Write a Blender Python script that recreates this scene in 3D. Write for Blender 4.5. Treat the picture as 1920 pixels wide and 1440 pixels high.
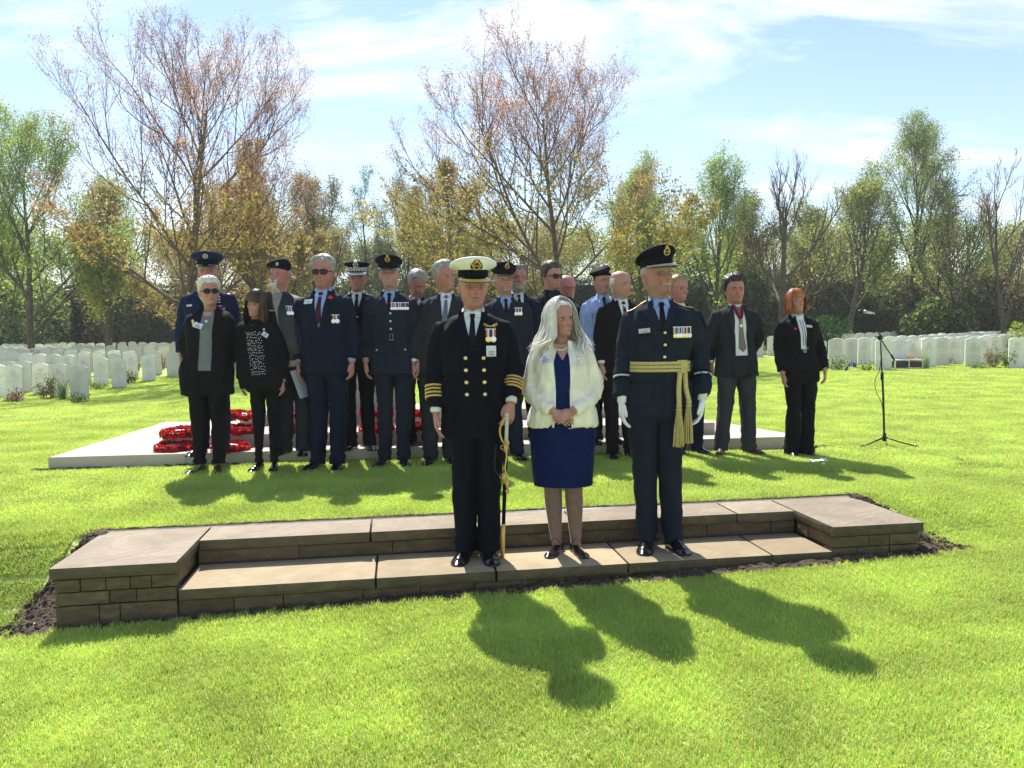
import bpy, math, random
import numpy as np
from mathutils import Vector, Matrix, Euler
from mathutils.bvhtree import BVHTree

for _o in list(bpy.data.objects):
    bpy.data.objects.remove(_o, do_unlink=True)
scene = bpy.context.scene
COL = scene.collection
R = math.radians

# ------------------------------------------------------------------ camera
FPX = 1450.0; PITCH = R(3.75); ROLL = R(0.75); EYE = 1.2
_cp, _sp = math.cos(PITCH), math.sin(PITCH)
_c, _s = math.cos(ROLL), math.sin(ROLL)
FW = Vector((0, _cp, -_sp)); _r0 = Vector((1, 0, 0)); _u0 = Vector((0, _sp, _cp))
RT = _c * _r0 - _s * _u0
UP = _c * _u0 + _s * _r0
cam_data = bpy.data.cameras.new("camera")
cam = bpy.data.objects.new("camera", cam_data)
COL.objects.link(cam)
cam.matrix_world = Matrix(((RT.x, UP.x, -FW.x, 0), (RT.y, UP.y, -FW.y, 0), (RT.z, UP.z, -FW.z, EYE), (0, 0, 0, 1)))
cam_data.sensor_width = 36.0
cam_data.lens = 36.0 * FPX / 1920.0
cam_data.clip_start = 0.05
cam_data.clip_end = 2000.0
scene.camera = cam

# ------------------------------------------------------------------ light and sky
SUN_EL, SUN_AZ = R(48.3), R(-17.2)            # azimuth from +Y towards +X
sun_dir = Vector((math.sin(SUN_AZ) * math.cos(SUN_EL), math.cos(SUN_AZ) * math.cos(SUN_EL), math.sin(SUN_EL)))
sd = bpy.data.lights.new("sun", 'SUN')
sd.energy = 4.6; sd.angle = R(0.55); sd.color = (1.0, 0.955, 0.88)
sun = bpy.data.objects.new("sun", sd); COL.objects.link(sun)
sun.rotation_euler = sun_dir.to_track_quat('Z', 'Y').to_euler()
sun.location = (-5, 20, 30)

world = bpy.data.worlds.new("World"); scene.world = world
world.use_nodes = True
wt = world.node_tree; wt.nodes.clear()
def wn(t, **k):
    n = wt.nodes.new(t)
    for a, b in k.items(): setattr(n, a, b)
    return n
w_out = wn('ShaderNodeOutputWorld'); w_bg = wn('ShaderNodeBackground')
sky = wn('ShaderNodeTexSky', sky_type='NISHITA', sun_disc=False)
sky.sun_elevation = SUN_EL; sky.sun_rotation = SUN_AZ
sky.air_density = 1.0; sky.dust_density = 0.1; sky.ozone_density = 1.2
w_bg.inputs['Strength'].default_value = 0.105
tc = wn('ShaderNodeTexCoord')
# wispy cirrus: the view direction flattened on to a plane high above, streaked along one axis
sepw = wn('ShaderNodeSeparateXYZ'); wt.links.new(tc.outputs['Generated'], sepw.inputs[0])
mz = wn('ShaderNodeMath', operation='MAXIMUM'); mz.inputs[1].default_value = 0.0
wt.links.new(sepw.outputs['Z'], mz.inputs[0])
mz2 = wn('ShaderNodeMath', operation='ADD'); mz2.inputs[1].default_value = 0.22
wt.links.new(mz.outputs[0], mz2.inputs[0])
dv = wn('ShaderNodeVectorMath', operation='DIVIDE')
cz = wn('ShaderNodeCombineXYZ')
for i in range(3): wt.links.new(mz2.outputs[0], cz.inputs[i])
wt.links.new(tc.outputs['Generated'], dv.inputs[0]); wt.links.new(cz.outputs[0], dv.inputs[1])
mp = wn('ShaderNodeMapping'); mp.inputs['Rotation'].default_value = (0, 0, R(28)); mp.inputs['Scale'].default_value = (0.8, 2.2, 0.0)
mp.inputs['Location'].default_value = (0.35, 0.9, 0)
wt.links.new(dv.outputs[0], mp.inputs[0])
nz = wn('ShaderNodeTexNoise'); nz.inputs['Scale'].default_value = 1.5; nz.inputs['Detail'].default_value = 10; nz.inputs['Roughness'].default_value = 0.64
nz.inputs['Distortion'].default_value = 0.5
wt.links.new(mp.outputs[0], nz.inputs['Vector'])
cr = wn('ShaderNodeValToRGB'); cr.color_ramp.elements[0].position = 0.45; cr.color_ramp.elements[1].position = 0.63
cr.color_ramp.elements[0].color = (0, 0, 0, 1); cr.color_ramp.elements[1].color = (1, 1, 1, 1)
wt.links.new(nz.outputs['Fac'], cr.inputs[0])
nz2 = wn('ShaderNodeTexNoise'); nz2.inputs['Scale'].default_value = 0.9; nz2.inputs['Detail'].default_value = 4
wt.links.new(dv.outputs[0], nz2.inputs['Vector'])
cr2 = wn('ShaderNodeValToRGB'); cr2.color_ramp.elements[0].position = 0.36; cr2.color_ramp.elements[1].position = 0.66
wt.links.new(nz2.outputs['Fac'], cr2.inputs[0])
mlt = wn('ShaderNodeMath', operation='MULTIPLY'); wt.links.new(cr.outputs[0], mlt.inputs[0]); wt.links.new(cr2.outputs[0], mlt.inputs[1])
# thin veil towards the horizon
hz = wn('ShaderNodeMapRange'); hz.inputs['From Min'].default_value = 0.0; hz.inputs['From Max'].default_value = 0.45
hz.inputs['To Min'].default_value = 0.16; hz.inputs['To Max'].default_value = 0.02
wt.links.new(mz.outputs[0], hz.inputs['Value'])
mxx = wn('ShaderNodeMath', operation='MAXIMUM'); wt.links.new(mlt.outputs[0], mxx.inputs[0]); wt.links.new(hz.outputs[0], mxx.inputs[1])
mix = wn('ShaderNodeMix', data_type='RGBA')
wt.links.new(mxx.outputs[0], mix.inputs[0]); wt.links.new(sky.outputs[0], mix.inputs[6])
mix.inputs[7].default_value = (6.8, 7.0, 7.3, 1)
wt.links.new(mix.outputs[2], w_bg.inputs['Color']); wt.links.new(w_bg.outputs[0], w_out.inputs[0])

scene.view_settings.view_transform = 'Standard'
scene.view_settings.look = 'None'
scene.view_settings.gamma = 1.0
scene.view_settings.use_curve_mapping = False
scene.view_settings.exposure = 0.86

# ------------------------------------------------------------------ helpers
def ray(px, py):
    a = (px - 960) / FPX; b = (720 - py) / FPX
    return FW + a * RT + b * UP
def pix(px, py, z=0.0):
    d = ray(px, py); t = (z - EYE) / d.z
    return Vector((d.x * t, d.y * t, z))
def pixd(px, py, Y):
    d = ray(px, py); t = Y / d.y
    return Vector((d.x * t, Y, EYE + d.z * t))

def tag(o, label=None, cat=None, group=None, kind=None):
    if label: o['label'] = label
    if cat: o['category'] = cat
    if group: o['group'] = group
    if kind: o['kind'] = kind
    return o
def empty(name, loc=(0, 0, 0), rz=0.0, s=1.0):
    o = bpy.data.objects.new(name, None); COL.objects.link(o)
    o.empty_display_size = 0.1
    o.location = loc; o.rotation_euler = (0, 0, rz); o.scale = (s, s, s)
    return o

class MB:
    """collects geometry, links it as one mesh object"""
    def __init__(s): s.v = []; s.f = []; s.n = 0; s.c = []
    def add(s, v, f, m=0, col=None):
        v = np.asarray(v, dtype=np.float64).reshape(-1, 3)
        if isinstance(f, np.ndarray): fl = [f]
        else:
            d = {}
            for q in f: d.setdefault(len(q), []).append(q)
            fl = [np.array(x, dtype=np.int64) for x in d.values()]
        for g in fl:
            if len(g): s.f.append((g + s.n, m))
        s.v.append(v); s.n += len(v)
        s.c.append(np.tile((1., 1., 1.), (len(v), 1)) if col is None else np.broadcast_to(np.asarray(col, float), (len(v), 3)))
        return s
    def verts(s): return np.concatenate(s.v) if s.v else np.zeros((0, 3))
    def mesh(s, name, mats, smooth=True, colors=False):
        me = bpy.data.meshes.new(name)
        V = s.verts()
        me.vertices.add(len(V)); me.vertices.foreach_set('co', V.astype(np.float32).ravel())
        li = np.concatenate([g.ravel() for g, m in s.f]); tot = np.concatenate([np.full(len(g), g.shape[1]) for g, m in s.f])
        mi = np.concatenate([np.full(len(g), m) for g, m in s.f])
        st = np.concatenate([[0], np.cumsum(tot)[:-1]])
        me.loops.add(len(li)); me.loops.foreach_set('vertex_index', li.astype(np.int32))
        me.polygons.add(len(tot)); me.polygons.foreach_set('loop_start', st.astype(np.int32)); me.polygons.foreach_set('loop_total', tot.astype(np.int32))
        me.polygons.foreach_set('material_index', mi.astype(np.int32))
        me.polygons.foreach_set('use_smooth', np.full(len(tot), bool(smooth)))
        if colors:
            at = me.color_attributes.new('tint', 'FLOAT_COLOR', 'POINT')
            cc = np.concatenate(s.c); at.data.foreach_set('color', np.hstack([cc, np.ones((len(cc), 1))]).astype(np.float32).ravel())
        me.update(calc_edges=True); me.validate(clean_customdata=False)
        for m in (mats if isinstance(mats, (list, tuple)) else [mats]): me.materials.append(m)
        return me
    def build(s, name, mats, parent=None, smooth=True, colors=False, loc=None):
        if not s.f: return None
        o = bpy.data.objects.new(name, s.mesh(name, mats, smooth, colors)); COL.objects.link(o)
        if parent: o.parent = parent
        if loc is not None: o.location = loc
        return o
    # primitives
    def box(s, a, b, m=0, jit=0.0, M=None):
        x0, y0, z0 = a; x1, y1, z1 = b
        v = np.array([(x0, y0, z0), (x1, y0, z0), (x1, y1, z0), (x0, y1, z0), (x0, y0, z1), (x1, y0, z1), (x1, y1, z1), (x0, y1, z1)], float)
        if jit: v += np.random.uniform(-jit, jit, v.shape)
        if M is not None: v = xf(M, v)
        return s.add(v, [(0, 3, 2, 1), (4, 5, 6, 7), (0, 1, 5, 4), (1, 2, 6, 5), (2, 3, 7, 6), (3, 0, 4, 7)], m)
    def tube(s, pts, rad, k=8, m=0, cap=True, sx=1.0, sy=1.0, ref=(0, 0, 1), col=None):
        v, f = tube(pts, rad, k, cap, sx, sy, ref)
        return s.add(v, f, m, col)
    def ell(s, c, r, m=0, k=12, n=8, M=None):
        t = np.linspace(0, 2 * np.pi, k, endpoint=False); p = np.linspace(0, np.pi, n)[1:-1]
        T, Pp = np.meshgrid(t, p)
        v = np.stack([np.sin(Pp) * np.cos(T), np.sin(Pp) * np.sin(T), np.cos(Pp)], -1).reshape(-1, 3)
        v = np.vstack([v, [(0, 0, 1), (0, 0, -1)]]) * np.array(r)
        if M is not None: v = xf(M, v)
        v = v + np.array(c)
        f = gridf(n - 2, k, True); f = [tuple(q[::-1]) for q in f]
        tp, bt = (n - 2) * k, (n - 2) * k + 1
        for i in range(k):
            f.append((i, (i + 1) % k, tp)); f.append(((n - 3) * k + (i + 1) % k, (n - 3) * k + i, bt))
        return s.add(v, f, m)

def xf(M, v):
    M = np.array(M); return v @ M[:3, :3].T + (M[:3, 3] if M.shape[0] == 4 else 0)
_gc = {}
def gridf(nr, k, wrap):
    key = (nr, k, wrap)
    if key not in _gc:
        a = np.arange(nr - 1)[:, None]; b = np.arange(k if wrap else k - 1)[None, :]
        b2 = (b + 1) % k
        _gc[key] = np.stack([a * k + b, a * k + b2, (a + 1) * k + b2, (a + 1) * k + b], -1).reshape(-1, 4)
    return _gc[key]
def tube(pts, rad, k=8, cap=True, sx=1.0, sy=1.0, ref=(0, 0, 1)):
    P = np.asarray(pts, float); n = len(P)
    r = np.broadcast_to(np.asarray(rad, float), (n,)) if np.ndim(rad) <= 1 else np.asarray(rad)
    T = np.gradient(P, axis=0); T /= np.linalg.norm(T, axis=1)[:, None] + 1e-12
    rf = np.array(ref, float)
    if abs(T.mean(0) @ rf) > 0.85 * np.linalg.norm(T.mean(0)): rf = np.array((0, 1.0, 0.001))
    A = np.cross(T, rf); A /= np.linalg.norm(A, axis=1)[:, None] + 1e-12
    B = np.cross(A, T)
    t = np.linspace(0, 2 * np.pi, k, endpoint=False)
    V = P[:, None, :] + r[:, None, None] * (np.cos(t)[None, :, None] * A[:, None, :] * sx + np.sin(t)[None, :, None] * B[:, None, :] * sy)
    V = V.reshape(-1, 3); F = gridf(n, k, True)
    if cap and r[-1] > 1e-4:
        V = np.vstack([V, P[:1], P[-1:]]); F = [tuple(q) for q in F]
        for i in range(k):
            F.append((n * k, (i + 1) % k, i)); F.append((n * k + 1, (n - 1) * k + i, (n - 1) * k + (i + 1) % k))
    return V, F
def smooth_path(pts, n):
    """Catmull-Rom through pts (any width)"""
    P = np.asarray(pts, float); P = np.vstack([2 * P[0] - P[1], P, 2 * P[-1] - P[-2]])
    out = []; m = len(P) - 3
    for q in np.linspace(0, m - 1e-6, n):
        i = int(q); t = q - i; a, b, c, d = P[i:i + 4]
        out.append(0.5 * ((2 * b) + (c - a) * t + (2 * a - 5 * b + 4 * c - d) * t * t + (3 * b - a - 3 * c + d) * t ** 3))
    return np.array(out)
def sm(a, b, x):
    t = np.clip((x - a) / (b - a + 1e-12), 0, 1); return t * t * (3 - 2 * t)
def pch(xs, ys, x):
    """smooth monotone interpolation"""
    xs = np.asarray(xs, float); ys = np.asarray(ys, float); h = np.diff(xs); d = np.diff(ys) / h
    m = np.zeros_like(ys); m[0] = d[0]; m[-1] = d[-1]
    for i in range(1, len(xs) - 1):
        m[i] = 0 if d[i - 1] * d[i] <= 0 else 2 * d[i - 1] * d[i] / (d[i - 1] + d[i])
    x = np.clip(x, xs[0], xs[-1]); i = np.clip(np.searchsorted(xs, x) - 1, 0, len(xs) - 2)
    t = (x - xs[i]) / h[i]; t2 = t * t; t3 = t2 * t
    return (2 * t3 - 3 * t2 + 1) * ys[i] + (t3 - 2 * t2 + t) * h[i] * m[i] + (-2 * t3 + 3 * t2) * ys[i + 1] + (t3 - t2) * h[i] * m[i + 1]
class SN:
    """cheap smooth noise: sum of random sines"""
    def __init__(s, seed, scale=1.0, n=14):
        g = np.random.RandomState(seed); d = g.normal(size=(n, 3)); d /= np.linalg.norm(d, axis=1)[:, None]
        s.k = d * (scale * g.uniform(0.5, 1.8, n))[:, None] * 2 * np.pi; s.p = g.uniform(0, 6.28, n); s.n = n
    def __call__(s, v): return np.sin(np.asarray(v) @ s.k.T + s.p).sum(1) / math.sqrt(s.n / 2.0) * 0.5

# ------------------------------------------------------------------ materials
MATS = {}
def nt(name):
    m = bpy.data.materials.new(name); m.use_nodes = True; t = m.node_tree
    return m, t, t.nodes['Principled BSDF']
def mat(name, col, rough=0.6, var=0.12, scale=30, bump=0.1, bscale=None, metal=0.0, spec=0.4, sheen=0.0, dist=0.002, coat=0.0, emis=None, obj=False):
    if name in MATS: return MATS[name]
    m, t, b = nt(name); L = t.links
    tcn = t.nodes.new('ShaderNodeTexCoord')
    n = t.nodes.new('ShaderNodeTexNoise'); n.inputs['Scale'].default_value = scale; n.inputs['Detail'].default_value = 6
    L.new(tcn.outputs['Object'], n.inputs['Vector'])
    r = t.nodes.new('ShaderNodeValToRGB'); r.color_ramp.elements[0].position = 0.3; r.color_ramp.elements[1].position = 0.7
    c = np.array(col); lo = np.clip(c * (1 - var), 0, 1); hi = np.clip(c * (1 + var), 0, 1)
    r.color_ramp.elements[0].color = (*lo, 1); r.color_ramp.elements[1].color = (*hi, 1)
    L.new(n.outputs['Fac'], r.inputs[0]); L.new(r.outputs[0], b.inputs['Base Color'])
    b.inputs['Roughness'].default_value = rough; b.inputs['Metallic'].default_value = metal
    b.inputs['Specular IOR Level'].default_value = spec
    if sheen: b.inputs['Sheen Weight'].default_value = sheen; b.inputs['Sheen Roughness'].default_value = 0.4
    if coat: b.inputs['Coat Weight'].default_value = coat; b.inputs['Coat Roughness'].default_value = 0.05
    if bump:
        n2 = t.nodes.new('ShaderNodeTexNoise'); n2.inputs['Scale'].default_value = bscale or scale * 3; n2.inputs['Detail'].default_value = 4
        L.new(tcn.outputs['Object'], n2.inputs['Vector'])
        bp = t.nodes.new('ShaderNodeBump'); bp.inputs['Strength'].default_value = bump; bp.inputs['Distance'].default_value = dist
        L.new(n2.outputs['Fac'], bp.inputs['Height']); L.new(bp.outputs[0], b.inputs['Normal'])
    MATS[name] = m
    return m
def leafmat(name, trans=0.45, rough=0.5, attr=True, col=(0.08, 0.12, 0.03), scale=0.6, var=0.3):
    """foliage: per-leaf tint attribute x slow noise, light passes through"""
    if name in MATS: return MATS[name]
    m, t, b = nt(name); L = t.links
    if attr:
        a = t.nodes.new('ShaderNodeAttribute'); a.attribute_name = 'tint'; src = a.outputs['Color']
    else:
        a = t.nodes.new('ShaderNodeRGB'); a.outputs[0].default_value = (*col, 1); src = a.outputs[0]
    g = t.nodes.new('ShaderNodeNewGeometry')
    n = t.nodes.new('ShaderNodeTexNoise'); n.inputs['Scale'].default_value = scale; n.inputs['Detail'].default_value = 3
    L.new(g.outputs['Position'], n.inputs['Vector'])
    mr = t.nodes.new('ShaderNodeMapRange'); mr.inputs['From Min'].default_value = 0.3; mr.inputs['From Max'].default_value = 0.7
    mr.inputs['To Min'].default_value = 1 - var; mr.inputs['To Max'].default_value = 1 + var
    L.new(n.outputs['Fac'], mr.inputs['Value'])
    vm = t.nodes.new('ShaderNodeVectorMath'); vm.operation = 'SCALE'
    L.new(src, vm.inputs[0]); L.new(mr.outputs[0], vm.inputs['Scale'])
    L.new(vm.outputs[0], b.inputs['Base Color']); b.inputs['Roughness'].default_value = rough
    b.inputs['Specular IOR Level'].default_value = 0.25
    tr = t.nodes.new('ShaderNodeBsdfTranslucent')
    v2 = t.nodes.new('ShaderNodeVectorMath'); v2.operation = 'MULTIPLY'; v2.inputs[1].default_value = (1.55, 1.5, 1.1)
    L.new(vm.outputs[0], v2.inputs[0]); L.new(v2.outputs[0], tr.inputs['Color'])
    mx = t.nodes.new('ShaderNodeMixShader'); mx.inputs[0].default_value = trans
    L.new(b.outputs[0], mx.inputs[1]); L.new(tr.outputs[0], mx.inputs[2])
    L.new(mx.outputs[0], t.nodes['Material Output'].inputs['Surface'])
    MATS[name] = m
    return m
# ================================================================== THE SETTING
ST_O = np.array((-2.44, 4.01)); ST_A = R(8.45); ST_L = 5.03; ST_D = 0.77
ST_U = np.array((math.cos(ST_A), math.sin(ST_A))); ST_W = np.array((-math.sin(ST_A), math.cos(ST_A)))
def uw(x, y):
    d = np.stack([np.asarray(x) - ST_O[0], np.asarray(y) - ST_O[1]], -1); return d @ ST_U, d @ ST_W
def uwp(u, w): p = ST_O + u * ST_U + w * ST_W; return p[0], p[1]
def gz(x, y):
    """height of the lawn"""
    x = np.asarray(x, float); y = np.asarray(y, float); u, w = uw(x, y)
    e = sm(0.25, 4.0, np.maximum(-u, u - ST_L))
    t = np.clip((w + 0.02 + 2.0 * e) / (0.82 + 3.0 * e), 0, 1)
    drop = -(0.335 - 0.030 * np.clip(u, -1, 6)) * (1 - t * t * (3 - 2 * t))
    left = -0.20 * sm(4, 10, -x) * sm(10, 17, y) * (1 - sm(18, 32, y))
    right = 0.10 * sm(5, 10, x) * sm(11, 19, y)
    far = 0.22 * sm(20, 45, y) * (1 - 0.3 * sm(5, 10, x))
    roll = 0.012 * np.sin(x * 0.8 + 1.0) * np.cos(y * 0.6) * sm(6.5, 10, y) * (1 - sm(60, 90, y))
    return drop + left + right + far + roll
def gzf(x, y): return float(gz(x, y))
def pixg(px, py):
    z = 0.0
    for _ in range(8):
        p = pix(px, py, z); z = gzf(p.x, min(p.y, 60))
    return Vector((p.x, p.y, z))

# lawn sheet: a grid in the steps' own frame so the footprint of the steps is cut out cleanly
def lawn():
    us = np.unique(np.concatenate([-np.geomspace(0.25, 400, 34)[::-1], [0.0], np.linspace(0, ST_L, 22), ST_L + np.geomspace(0.25, 400, 34)]))
    ws = np.unique(np.concatenate([-np.geomspace(0.07, 5.5, 22)[::-1], [0.0], np.linspace(0, ST_D + 0.01, 7), ST_D + 0.01 + np.geomspace(0.1, 500, 60)]))
    U, W = np.meshgrid(us, ws)
    X = ST_O[0] + U * ST_U[0] + W * ST_W[0]; Y = ST_O[1] + U * ST_U[1] + W * ST_W[1]
    Z = gz(X, Y)
    m = MB(); nu, nw = len(us), len(ws)
    F = gridf(nw, nu, False)
    cu = (us[:-1] + us[1:]) / 2; cw = (ws[:-1] + ws[1:]) / 2
    CU, CW = np.meshgrid(cu, cw)
    inside = (CU > 0) & (CU < ST_L) & (CW > 0) & (CW < ST_D + 0.01)
    m.add(np.stack([X, Y, Z], -1).reshape(-1, 3), F[~inside.ravel()])
    mt, t, b = nt('lawn_turf'); L = t.links
    g = t.nodes.new('ShaderNodeNewGeometry')
    n1 = t.nodes.new('ShaderNodeTexNoise'); n1.inputs['Scale'].default_value = 0.9; n1.inputs['Detail'].default_value = 8; n1.inputs['Roughness'].default_value = 0.65
    n2 = t.nodes.new('ShaderNodeTexNoise'); n2.inputs['Scale'].default_value = 42; n2.inputs['Detail'].default_value = 5
    mpn = t.nodes.new('ShaderNodeMapping'); mpn.inputs['Scale'].default_value = (0.16, 1.5, 1); mpn.inputs['Rotation'].default_value = (0, 0, R(-7))
    n3 = t.nodes.new('ShaderNodeTexNoise'); n3.inputs['Scale'].default_value = 1.0; n3.inputs['Detail'].default_value = 5
    for n in (n1, n2): L.new(g.outputs['Position'], n.inputs['Vector'])
    L.new(g.outputs['Position'], mpn.inputs[0]); L.new(mpn.outputs[0], n3.inputs['Vector'])
    r1 = t.nodes.new('ShaderNodeValToRGB')
    e = r1.color_ramp.elements; e[0].position = 0.3; e[0].color = (0.32, 0.40, 0.09, 1); e[1].position = 0.68; e[1].color = (0.50, 0.56, 0.16, 1)
    L.new(n2.outputs['Fac'], r1.inputs[0])
    r2 = t.nodes.new('ShaderNodeMapRange'); r2.inputs['From Min'].default_value = 0.3; r2.inputs['From Max'].default_value = 0.7; r2.inputs['To Min'].default_value = 0.80; r2.inputs['To Max'].default_value = 1.2
    L.new(n1.outputs['Fac'], r2.inputs['Value'])
    r3 = t.nodes.new('ShaderNodeMapRange'); r3.inputs['From Min'].default_value = 0.35; r3.inputs['From Max'].default_value = 0.65; r3.inputs['To Min'].default_value = 0.84; r3.inputs['To Max'].default_value = 1.16
    L.new(n3.outputs['Fac'], r3.inputs['Value'])
    mm = t.nodes.new('ShaderNodeMath'); mm.operation = 'MULTIPLY'; L.new(r2.outputs[0], mm.inputs[0]); L.new(r3.outputs[0], mm.inputs[1])
    vs = t.nodes.new('ShaderNodeVectorMath'); vs.operation = 'SCALE'; L.new(r1.outputs[0], vs.inputs[0]); L.new(mm.outputs[0], vs.inputs['Scale'])
    L.new(vs.outputs[0], b.inputs['Base Color']); b.inputs['Roughness'].default_value = 0.75; b.inputs['Specular IOR Level'].default_value = 0.2
    bp = t.nodes.new('ShaderNodeBump'); bp.inputs['Strength'].default_value = 0.9; bp.inputs['Distance'].default_value = 0.03
    L.new(n2.outputs['Fac'], bp.inputs['Height']); L.new(bp.outputs[0], b.inputs['Normal'])
    return tag(m.build('lawn', mt), 'mown green lawn running from the foreground back to the hedge', kind='structure')
lawn()

# grass: blades in small square tufts, scattered by geometry nodes
def blades(n, size, seed, hmin, hmax, wid):
    g = np.random.RandomState(seed)
    x = g.uniform(-size / 2, size / 2, n); y = g.uniform(-size / 2, size / 2, n)
    h = g.uniform(hmin, hmax, n) * (0.75 + 0.5 * g.rand(n)); a = g.uniform(0, 6.283, n); la = a + g.uniform(-.7, .7, n) + 1.57
    lean = g.uniform(0.15, 0.95, n) * h; w = wid * g.uniform(0.7, 1.3, n)
    dx, dy = np.cos(a) * w / 2, np.sin(a) * w / 2
    lx, ly = np.cos(la) * lean, np.sin(la) * lean
    z0 = np.full(n, -0.006)
    v = np.stack([np.stack([x - dx, y - dy, z0], -1), np.stack([x + dx, y + dy, z0], -1),
                  np.stack([x + dx * .8 + lx * .35, y + dy * .8 + ly * .35, h * .62], -1), np.stack([x - dx * .8 + lx * .35, y - dy * .8 + ly * .35, h * .62], -1),
                  np.stack([x + lx, y + ly, h], -1)], 1).reshape(-1, 3)
    i = np.arange(n)[:, None] * 5
    c = np.stack([g.uniform(0.34, 0.52, n), g.uniform(0.47, 0.62, n), g.uniform(0.11, 0.17, n)], -1)
    dry = g.rand(n) < 0.10; c[dry] = (0.48, 0.46, 0.16)
    m = MB(); m.add(v, i + np.array([[0, 1, 2, 3]]), 0, None); m.f.append((i + np.array([[3, 2, 4]]), 0)); m.c = [np.repeat(c, 5, 0)]
    return m
GR = leafmat('grass_blade', trans=0.42, rough=0.45, scale=1.8, var=0.20)
def scatter_tree(proto):
    ng = bpy.data.node_groups.new('scatter_blades', 'GeometryNodeTree')
    ng.interface.new_socket(name='Geometry', in_out='INPUT', socket_type='NodeSocketGeometry')
    ng.interface.new_socket(name='Geometry', in_out='OUTPUT', socket_type='NodeSocketGeometry')
    N = ng.nodes; gi = N.new('NodeGroupInput'); go = N.new('NodeGroupOutput')
    oi = N.new('GeometryNodeObjectInfo'); oi.inputs['Object'].default_value = proto; oi.transform_space = 'ORIGINAL'
    ip = N.new('GeometryNodeInstanceOnPoints')
    ra = N.new('GeometryNodeInputNamedAttribute'); ra.data_type = 'FLOAT_VECTOR'; ra.inputs[0].default_value = 'rot'
    sa = N.new('GeometryNodeInputNamedAttribute'); sa.data_type = 'FLOAT_VECTOR'; sa.inputs[0].default_value = 'scl'
    e2r = N.new('FunctionNodeEulerToRotation')
    L = ng.links
    L.new(gi.outputs[0], ip.inputs['Points']); L.new(oi.outputs['Geometry'], ip.inputs['Instance'])
    L.new(ra.outputs[0], e2r.inputs[0]); L.new(e2r.outputs[0], ip.inputs['Rotation']); L.new(sa.outputs[0], ip.inputs['Scale'])
    L.new(ip.outputs[0], go.inputs[0])
    return ng
def in_frame(x, y, marg=0.6):
    t = 960 / FPX
    return (np.abs(x) < y * t * 1.03 + marg)
PLAT_POLY = [(-4.28, 7.06), (2.98, 7.82), (2.42, 9.3), (-4.5, 9.98)]
def in_poly(x, y, P):
    r = np.zeros(np.shape(x), bool); n = len(P)
    for i in range(n):
        (x1, y1), (x2, y2) = P[i], P[(i + 1) % n]
        c = ((y1 > y) != (y2 > y)) & (x < (x2 - x1) * (y - y1) / (y2 - y1 + 1e-12) + x1); r ^= c
    return r
def grass_field(name, label, proto, size, w0, w1, seed, keep, sc=(1, 1, 1)):
    g = np.random.RandomState(seed)
    us = np.arange(-24, 24, size) + size / 2; wsx = np.arange(w0, w1 - 1e-6, size) + size / 2
    U, W = np.meshgrid(us, wsx); U = U.ravel(); W = W.ravel()
    X = ST_O[0] + U * ST_U[0] + W * ST_W[0]; Y = ST_O[1] + U * ST_U[1] + W * ST_W[1]
    k = in_frame(X, Y) & (Y > 1.3) & keep(X, Y, U, W, size)
    X, Y = X[k], Y[k]; n = len(X)
    eps = 0.05; Z = gz(X, Y)
    sxx = np.arctan((gz(X + eps, Y) - gz(X - eps, Y)) / (2 * eps)); syy = np.arctan((gz(X, Y + eps) - gz(X, Y - eps)) / (2 * eps))
    me = bpy.data.meshes.new(name); me.vertices.add(n)
    me.vertices.foreach_set('co', np.stack([X, Y, Z], -1).astype(np.float32).ravel())
    az = ST_A + np.round(g.rand(n) * 4) * math.pi / 2; ca, sa = np.cos(az), np.sin(az)
    rot = np.stack([-sxx * sa + syy * ca, -(sxx * ca + syy * sa), az], -1)
    at = me.attributes.new('rot', 'FLOAT_VECTOR', 'POINT'); at.data.foreach_set('vector', rot.astype(np.float32).ravel())
    s0 = np.stack([np.full(n, sc[0]), np.full(n, sc[1]), sc[2] * g.uniform(0.75, 1.2, n)], -1)
    at = me.attributes.new('scl', 'FLOAT_VECTOR', 'POINT'); at.data.foreach_set('vector', s0.astype(np.float32).ravel())
    o = bpy.data.objects.new(name, me); COL.objects.link(o)
    md = o.modifiers.new('scatter', 'NODES'); md.node_group = scatter_tree(proto)
    return tag(o, label, 'grass', kind='stuff')
def steps_keep(X, Y, U, W, s):
    h = s / 2 + 0.015
    hit = (U > -h) & (U < ST_L + h) & (W > -0.14 - h) & (W < ST_D + h - 0.01)
    a = np.clip((W + 0.10) / 0.9, 0, 1); lim = 0.30 * (1 - 0.80 * a)
    endl = (U > -lim) & (U <= 0) & (W > -0.12) & (W < 0.80)
    endr = (U >= ST_L) & (U < ST_L + lim) & (W > -0.14) & (W < 0.80)
    plat = in_poly(X, Y, PLAT_POLY)
    return ~(hit | endl | endr | plat)
tA = blades(1150, 0.20, 3, 0.016, 0.029, 0.0034).build('grass_blades', [GR], colors=True, smooth=False)
tA.location = (0.9, 1.9, gzf(0.9, 1.9)); tag(tA, 'small tuft of grass blades in the foreground lawn', 'grass', kind='stuff')
tB = blades(1700, 0.40, 4, 0.016, 0.028, 0.0055).build('grass_blades', [GR], colors=True, smooth=False)
tB.location = (0.3, 6.1, 0); tag(tB, 'small tuft of grass blades in the lawn behind the steps', 'grass', kind='stuff')
tC = blades(1700, 0.80, 5, 0.018, 0.030, 0.012).build('grass_blades', [GR], colors=True, smooth=False)
tC.location = (5.0, 11, gzf(5, 11)); tag(tC, 'small tuft of grass blades in the far lawn', 'grass', kind='stuff')
grass_field('grass', 'short green grass in front of the stone steps', tA, 0.20, -3.4, 1.21, 11, steps_keep)
grass_field('grass', 'short green grass between the steps and the white platform', tB, 0.40, 1.20, 7.2, 12, steps_keep)
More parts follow.
